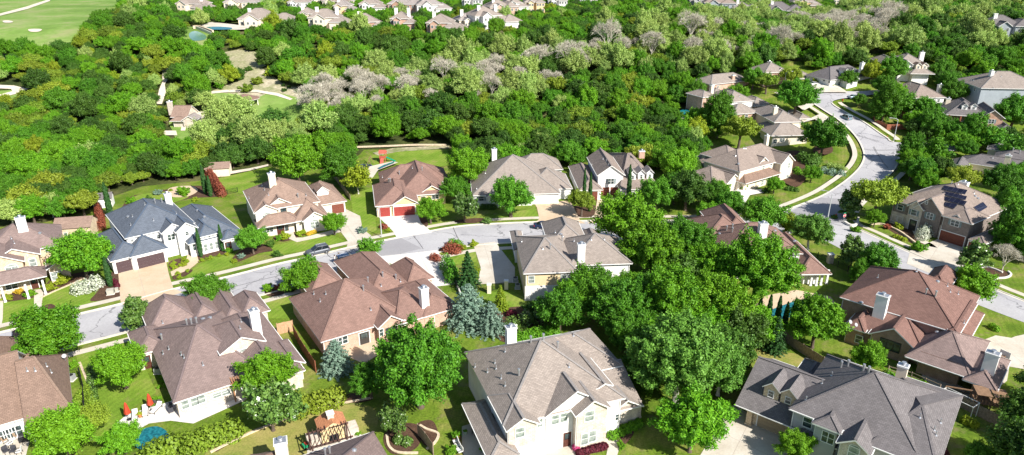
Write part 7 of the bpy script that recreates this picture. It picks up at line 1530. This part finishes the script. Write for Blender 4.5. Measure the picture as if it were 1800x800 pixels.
g = P(541, 786); e = empty('garden_cart', (g.x, g.y, g.z), 'small green toy-like garden cart on the bottom terrace', 'cart', R(40)); b = MB(); b.box(-.6, .6, -.4, .4, .28, .6, mat('cart_green', (.02, .28, .12), .5, .1)); b.box(-.35, .35, -.25, .25, .6, .75, mat('cart_red', (.4, .05, .03), .5, .1)); b.build('tray', e)
for sx in (-.42, .42):
    for sy in (-.38, .38): b = MB(); b.cyl((sx, sy - .04, .18), .18, (sx, sy + .04, .18), .18, RUBBER, 10); b.build('wheel', e)

# play equipment
PLR = mat('play_red', (.50, .11, .08), .7, .12); PLG = mat('slide_green', (.01, .30, .17), .35, 0); PLW = mat('play_timber', (.27, .165, .10), .8, .15)
g = P(674, 285); e = empty('play_tower', (g.x, g.y, g.z), 'red play tower with a green slide on the back lawn', 'play tower', R(-5))
for sx in (-.8, .8):
    for sy in (-.8, .8): b = MB(); b.box(sx - .07, sx + .07, sy - .07, sy + .07, 0, 3.0, PLR); b.build('post', e)
b = MB(); b.box(-.9, .9, -.9, .9, 1.45, 1.55, PLR); b.box(-.88, .88, -.92, -.88, 1.55, 2.1, PLR); b.build('deck', e); b = MB(); b.poly([(-1.05, -1.1, 2.9), (1.05, -1.1, 2.9), (1.05, 0, 3.7), (-1.05, 0, 3.7)], PLR); b.poly([(-1.05, 1.1, 2.9), (-1.05, 0, 3.7), (1.05, 0, 3.7), (1.05, 1.1, 2.9)], PLR); b.poly([(-1.05, -1.1, 2.9), (-1.05, 0, 3.7), (-1.05, 1.1, 2.9)], PLR); b.poly([(1.05, -1.1, 2.9), (1.05, 1.1, 2.9), (1.05, 0, 3.7)], PLR); b.build('roof', e)
b = MB(); b.bar((.9, 0, 1.5), (3.6, .2, .2), .55, .06, PLG); b.bar((.9, .27, 1.6), (3.6, .47, .3), .05, .2, PLG); b.bar((.9, -.27, 1.6), (3.6, -.07, .3), .05, .2, PLG); b.build('slide', e)
b = MB(); b.bar((0, -.95, 1.5), (.1, -2.6, 0.02), 1.0, .07, PLR); b.build('climbing_ramp', e)
g = P(651, 292); e = empty('swing_frame', (g.x, g.y, g.z), 'timber A-shaped swing frame between trampoline and play tower', 'swing'); b = MB()
for y in (-1.6, 1.6): b.bar((-.9, y, 0), (0, y, 2.6), .1, .1, PLW); b.bar((.9, y, 0), (0, y, 2.6), .1, .1, PLW)
b.bar((0, -1.8, 2.6), (0, 1.8, 2.6), .1, .12, PLW); b.build('frame', e); b = MB(); b.bar((0, -.7, 2.6), (0, -.7, .5), .02, .02, DARKMETAL); b.bar((0, -.2, 2.6), (0, -.2, .5), .02, .02, DARKMETAL); b.box(-.12, .12, -.72, -.18, .46, .5, BLUEF); b.build('swing_seat', e)
g = P(642, 297); e = empty('trampoline', (g.x, g.y, g.z), 'round black trampoline with net posts behind the ranch house', 'trampoline'); b = MB(); b.cyl((0, 0, .8), 1.9, (0, 0, .86), 1.9, mat('trampoline_mat', (.02, .03, .06), .8, 0), 28); b.build('mat', e)
b = MB(); [b.bar((1.95 * math.cos(6.283 * k / 20), 1.95 * math.sin(6.283 * k / 20), .84), (1.95 * math.cos(6.283 * (k + 1) / 20), 1.95 * math.sin(6.283 * (k + 1) / 20), .84), .18, .08, BLUEF) for k in range(20)]; b.build('rim_pad', e)
for k in range(8): a = 6.283 * k / 8; b = MB(); b.cyl((1.98 * math.cos(a), 1.98 * math.sin(a), 0), .03, (1.98 * math.cos(a), 1.98 * math.sin(a), 2.5), .03, DARKMETAL, 6); b.build('net_post', e)
# timber play house bottom right
g = P(1733, 720); e = empty('timber_playhouse', (g.x, g.y, g.z), 'brown timber playhouse with two flat slatted roofs at the right bottom', 'playhouse', R(-18))
for sx in (-1.9, 0, 1.9):
    for sy in (-1, 1): b = MB(); b.box(sx - .07, sx + .07, sy - .07, sy + .07, 0, 2.8, PLW); b.build('post', e)
for sx in (-1, 1.02): b = MB(); [b.box(sx - .9, sx + .9, -1.2 + k * .3, -1.2 + k * .3 + .27, 2.8, 2.86, PLW) for k in range(8)]; b.build('roof', e)
b = MB(); b.box(-1.9, 1.9, -1, 1, 1.3, 1.4, PLW); [b.box(-1.9 + k * .4, -1.8 + k * .4, -1.03, -.98, 1.4, 2.0, PLW) for k in range(10)]; b.build('deck', e); b = MB(); [b.bar((1.2 + k * 0, -1.0 - .35 * k, 1.3 - .3 * k), (2.0, -1.0 - .35 * k, 1.3 - .3 * k), .3, .06, PLW) for k in range(4)]; b.build('ladder', e)
b = MB(); b.bar((-1.9, 0, 2.6), (-5.2, .4, 2.4), .12, .14, PLW); b.bar((-5.2, -.8, 0), (-5.2, .4, 2.4), .1, .1, PLW); b.bar((-5.2, 1.5, 0), (-5.2, .4, 2.4), .1, .1, PLW); b.build('swing_beam', e)
b = MB(); b.bar((-3.6, .2, 2.5), (-3.6, .2, .5), .02, .02, DARKMETAL); b.bar((-3.1, .2, 2.5), (-3.1, .2, .5), .02, .02, DARKMETAL); b.box(-3.65, -3.05, .05, .35, .45, .5, PLG); b.build('swing_seat', e)
g = P(1680, 722); e = empty('tubular_pergola', (g.x, g.y, g.z), 'white tubular box frame standing beyond the slate roof', 'frame', heading((1660, 705), (1695, 722)))
b = MB()
for z in (2.2,):
    for p_, q_ in (((-2.1, -.9), (2.1, -.9)), ((-2.1, .9), (2.1, .9)), ((-2.1, -.9), (-2.1, .9)), ((2.1, -.9), (2.1, .9)), ((0, -.9), (0, .9))): b.bar((*p_, z), (*q_, z), .07, .07, TRIM)
b.build('top_rail', e)
for sx in (-2.1, 0, 2.1):
    for sy in (-.9, .9): b = MB(); b.box(sx - .035, sx + .035, sy - .035, sy + .035, 0, 2.2, TRIM); b.build('leg', e)
def picnic(px, py, rz, label):
    g = P(px, py); e = empty('picnic_table', (g.x, g.y, g.z + .04), label, 'picnic table', rz); b = MB(); [b.box(-.95, .95, -.4 + k * .17, -.4 + k * .17 + .15, .72, .77, WEATHER) for k in range(5)]; b.build('table_top', e)
    for sy in (-.75, .62): b = MB(); b.box(-.95, .95, sy, sy + .25, .42, .47, WEATHER); b.build('bench', e)
    for sx in (-.7, .7): b = MB(); b.bar((sx, -.7, 0), (sx, .1, .72), .06, .1, WEATHER); b.bar((sx, .75, 0), (sx, -.05, .72), .06, .1, WEATHER); b.bar((sx, -.75, .4), (sx, .8, .4), .05, .08, WEATHER); b.build('trestle', e)
picnic(1682, 690, heading((1660, 680), (1700, 698)), 'weathered picnic table on the patio under the mauve-brown hip roof')
g = P(1758, 655); e = empty('basketball_hoop', (g.x, g.y, g.z), 'basketball hoop on a pole beside the right chimney patio', 'basketball hoop', R(-60)); b = MB(); b.cyl((0, 0, 0), .06, (0, 0, 3.0), .05, DARKMETAL, 8); b.build('pole', e); b = MB(); b.box(-.7, .7, -.34, -.3, 2.8, 3.8, TRIM); b.build('backboard', e)
b = MB(); [b.bar((.23 * math.cos(6.283 * k / 12), -.6 + .23 * math.sin(6.283 * k / 12), 3.05), (.23 * math.cos(6.283 * (k + 1) / 12), -.6 + .23 * math.sin(6.283 * (k + 1) / 12), 3.05), .03, .03, TERRA) for k in range(12)]; b.build('ring', e)
def dish(px, py, z, label, r=.3):
    p = P(px, py, z); e = empty('satellite_dish', (p.x, p.y, p.z), label, 'satellite dish', R(20)); b = MB(); b.cyl((0, 0, -.7), .03, (0, 0, 0), .03, METAL, 8); b.build('mast', e); b = MB(); n = Vector((.1, -.8, .6)).normalized(); b.cyl(Vector((0, 0, .1)), .08, Vector((0, 0, .1)) + n * .12, r, mat('dish_grey', (.38, .38, .39), .5, .03), 18, True); b.build('reflector', e)
dish(1504, 572, 4.2, 'grey satellite dish on the left bay roof of the big red roof house'); dish(1494, 567, 4.4, 'smaller satellite dish behind the grey one', .32); dish(113, 627, 4.2, 'blue-grey satellite dish at the top corner of the brown roof')
# sheds and gazebo
def shed(px, py, w, d, h, rz, wall, roof, label, name='garden_shed', cat='shed', ov=.3):
    g = P(px, py); e = empty(name, (g.x, g.y, g.z), label, cat, rz); b = MB(); b.box(-w / 2, w / 2, -d / 2, d / 2, 0, h, WL[wall]); b.poly([(-w / 2, -d / 2, h), (-w / 2, d / 2, h), (-w / 2, 0, h + d * .3)][::-1], WL[wall]); b.poly([(w / 2, -d / 2, h), (w / 2, d / 2, h), (w / 2, 0, h + d * .3)], WL[wall]); b.build('wall', e)
    b = MB(); b.poly([(-w / 2 - ov, -d / 2 - ov, h - .1), (w / 2 + ov, -d / 2 - ov, h - .1), (w / 2 + ov, 0, h + d * .3 + .06), (-w / 2 - ov, 0, h + d * .3 + .06)], SH[roof]); b.poly([(w / 2 + ov, d / 2 + ov, h - .1), (-w / 2 - ov, d / 2 + ov, h - .1), (-w / 2 - ov, 0, h + d * .3 + .06), (w / 2 + ov, 0, h + d * .3 + .06)], SH[roof]); b.build('roof', e)
    f, gl = window_meshes(.9, .8, 'plain'); o = inst(f, 'window', e, (-w * .2, -d / 2 + .01, 1.0), math.pi); inst(gl, 'pane', o)
shed(184, 362, 4, 3.2, 2.4, R(20), 'white', 'dark', 'white garden shed with grey roof left of the tall cypress'); shed(386, 307, 6, 4, 2.4, R(12), 'cream', 'tan', 'low pink-brown roofed shelter behind the back lawn of the cream house', 'garden_shelter', 'shelter'); shed(138, 412, 7, 5, 2.6, R(12), 'stone', 'tan', 'low brown-roofed outbuilding behind the broad tree at the left', 'outbuilding', 'outbuilding')
g = P(432, 186); e = empty('gazebo', (g.x, g.y, g.z), 'gazebo with a low rounded red-brown roof in the creek meadow', 'gazebo'); b = MB(); zz = 2.7
b.cyl((0, 0, zz - .1), 5.2, (0, 0, zz), 5.2, TRIM, 16); b.cyl((0, 0, zz), 5.2, (0, 0, zz + 1.5), .4, SH['red'], 16); b.build('roof', e)
for k in range(8): a = 6.283 * k / 8; b = MB(); b.cyl((4.5 * math.cos(a), 4.5 * math.sin(a), 0), .14, (4.5 * math.cos(a), 4.5 * math.sin(a), zz - .1), .14, TRIM, 8); b.build('column', e)
# two people on the street
def person(px, py, rz, shirt, legs, label, arm=0.0):
    g = P(px, py); H_ = 1.75
    J = [(0, 0, .93), (0, .01, 1.12), (0, .0, 1.36), (0, 0, 1.50), (0, -.01, 1.60), (0, -.01, 1.70),
         (.10, 0, .88), (.11, -.03, .48), (.12, .02, .09), (.12, -.14, .04), (-.10, 0, .88), (-.12, .06, .48), (-.12, .12, .09), (-.12, -.02, .04),
         (.19, 0, 1.40), (.25, .02, 1.12), (.27, -.10 - arm, .90 + arm), (-.19, 0, 1.40), (-.26, 0, 1.13), (-.24, -.16, .94), (.27, -.14 - arm, .84 + arm), (-.24, -.21, .88)]
    E_ = [(0, 1), (1, 2), (2, 3), (3, 4), (4, 5), (0, 6), (6, 7), (7, 8), (8, 9), (0, 10), (10, 11), (11, 12), (12, 13), (2, 14), (14, 15), (15, 16), (16, 20), (2, 17), (17, 18), (18, 19), (19, 21)]
    Rr = [.15, .13, .16, .06, .10, .085, .085, .065, .045, .04, .085, .065, .045, .04, .06, .048, .036, .06, .048, .036, .035, .035]
    me = bpy.data.meshes.new('body'); me.from_pydata(J, E_, []); o = bpy.data.objects.new('body', me); COL.objects.link(o)
    sk = o.modifiers.new('skin', 'SKIN'); o.modifiers.new('sub', 'SUBSURF').levels = 1
    for i, v in enumerate(me.skin_vertices[0].data): v.radius = (Rr[i], Rr[i] * (.72 if i in (0, 1, 2) else 1)); v.use_root = (i == 0)
    dg = bpy.context.evaluated_depsgraph_get(); m2 = bpy.data.meshes.new_from_object(o.evaluated_get(dg)); o.modifiers.clear(); o.data = m2
    m2.materials.clear(); SK = mat('skin', (.55, .33, .23), .6, 0)
    for m in (SK, shirt, legs, mat('shoe', (.1, .1, .1), .7, 0)): m2.materials.append(m)
    for p in m2.polygons:
        c = p.center; p.material_index = 3 if c.z < .09 else 0 if c.z < .45 else 2 if c.z < .93 and abs(c.x) < .22 else 0 if (c.z > 1.5 or (abs(c.x) > .2 and c.z < 1.18)) else 1; p.use_smooth = True
    e = empty('person', (g.x, g.y, g.z + .03), label, 'person', rz); o.parent = e
    b = MB(); b.smooth = True; b.cyl((0, .02, 1.66), .125, (0, .02, 1.76), .11, mat('hair_brown', (.07, .04, .025), .8, 0), 12); b.cyl((0, .02, 1.76), .11, (0, .015, 1.81), .05, mat('hair_brown', (.07, .04, .025), .8, 0), 12); b.build('hair', e)
WSH = mat('shirt_white', (.75, .75, .73), .9, 0); PSH = mat('shirt_pink_grey', (.50, .40, .42), .9, 0)
person(589.5, 463, R(80), WSH, mat('shorts_grey', (.25, .26, .28), .9, 0), 'person in a white shirt standing on the street left of the parked blue car'); person(596.5, 459, R(-60), PSH, mat('jeans_dark', (.05, .06, .1), .9, 0), 'person in a pale pink shirt next to the rear of the parked blue car', .1)
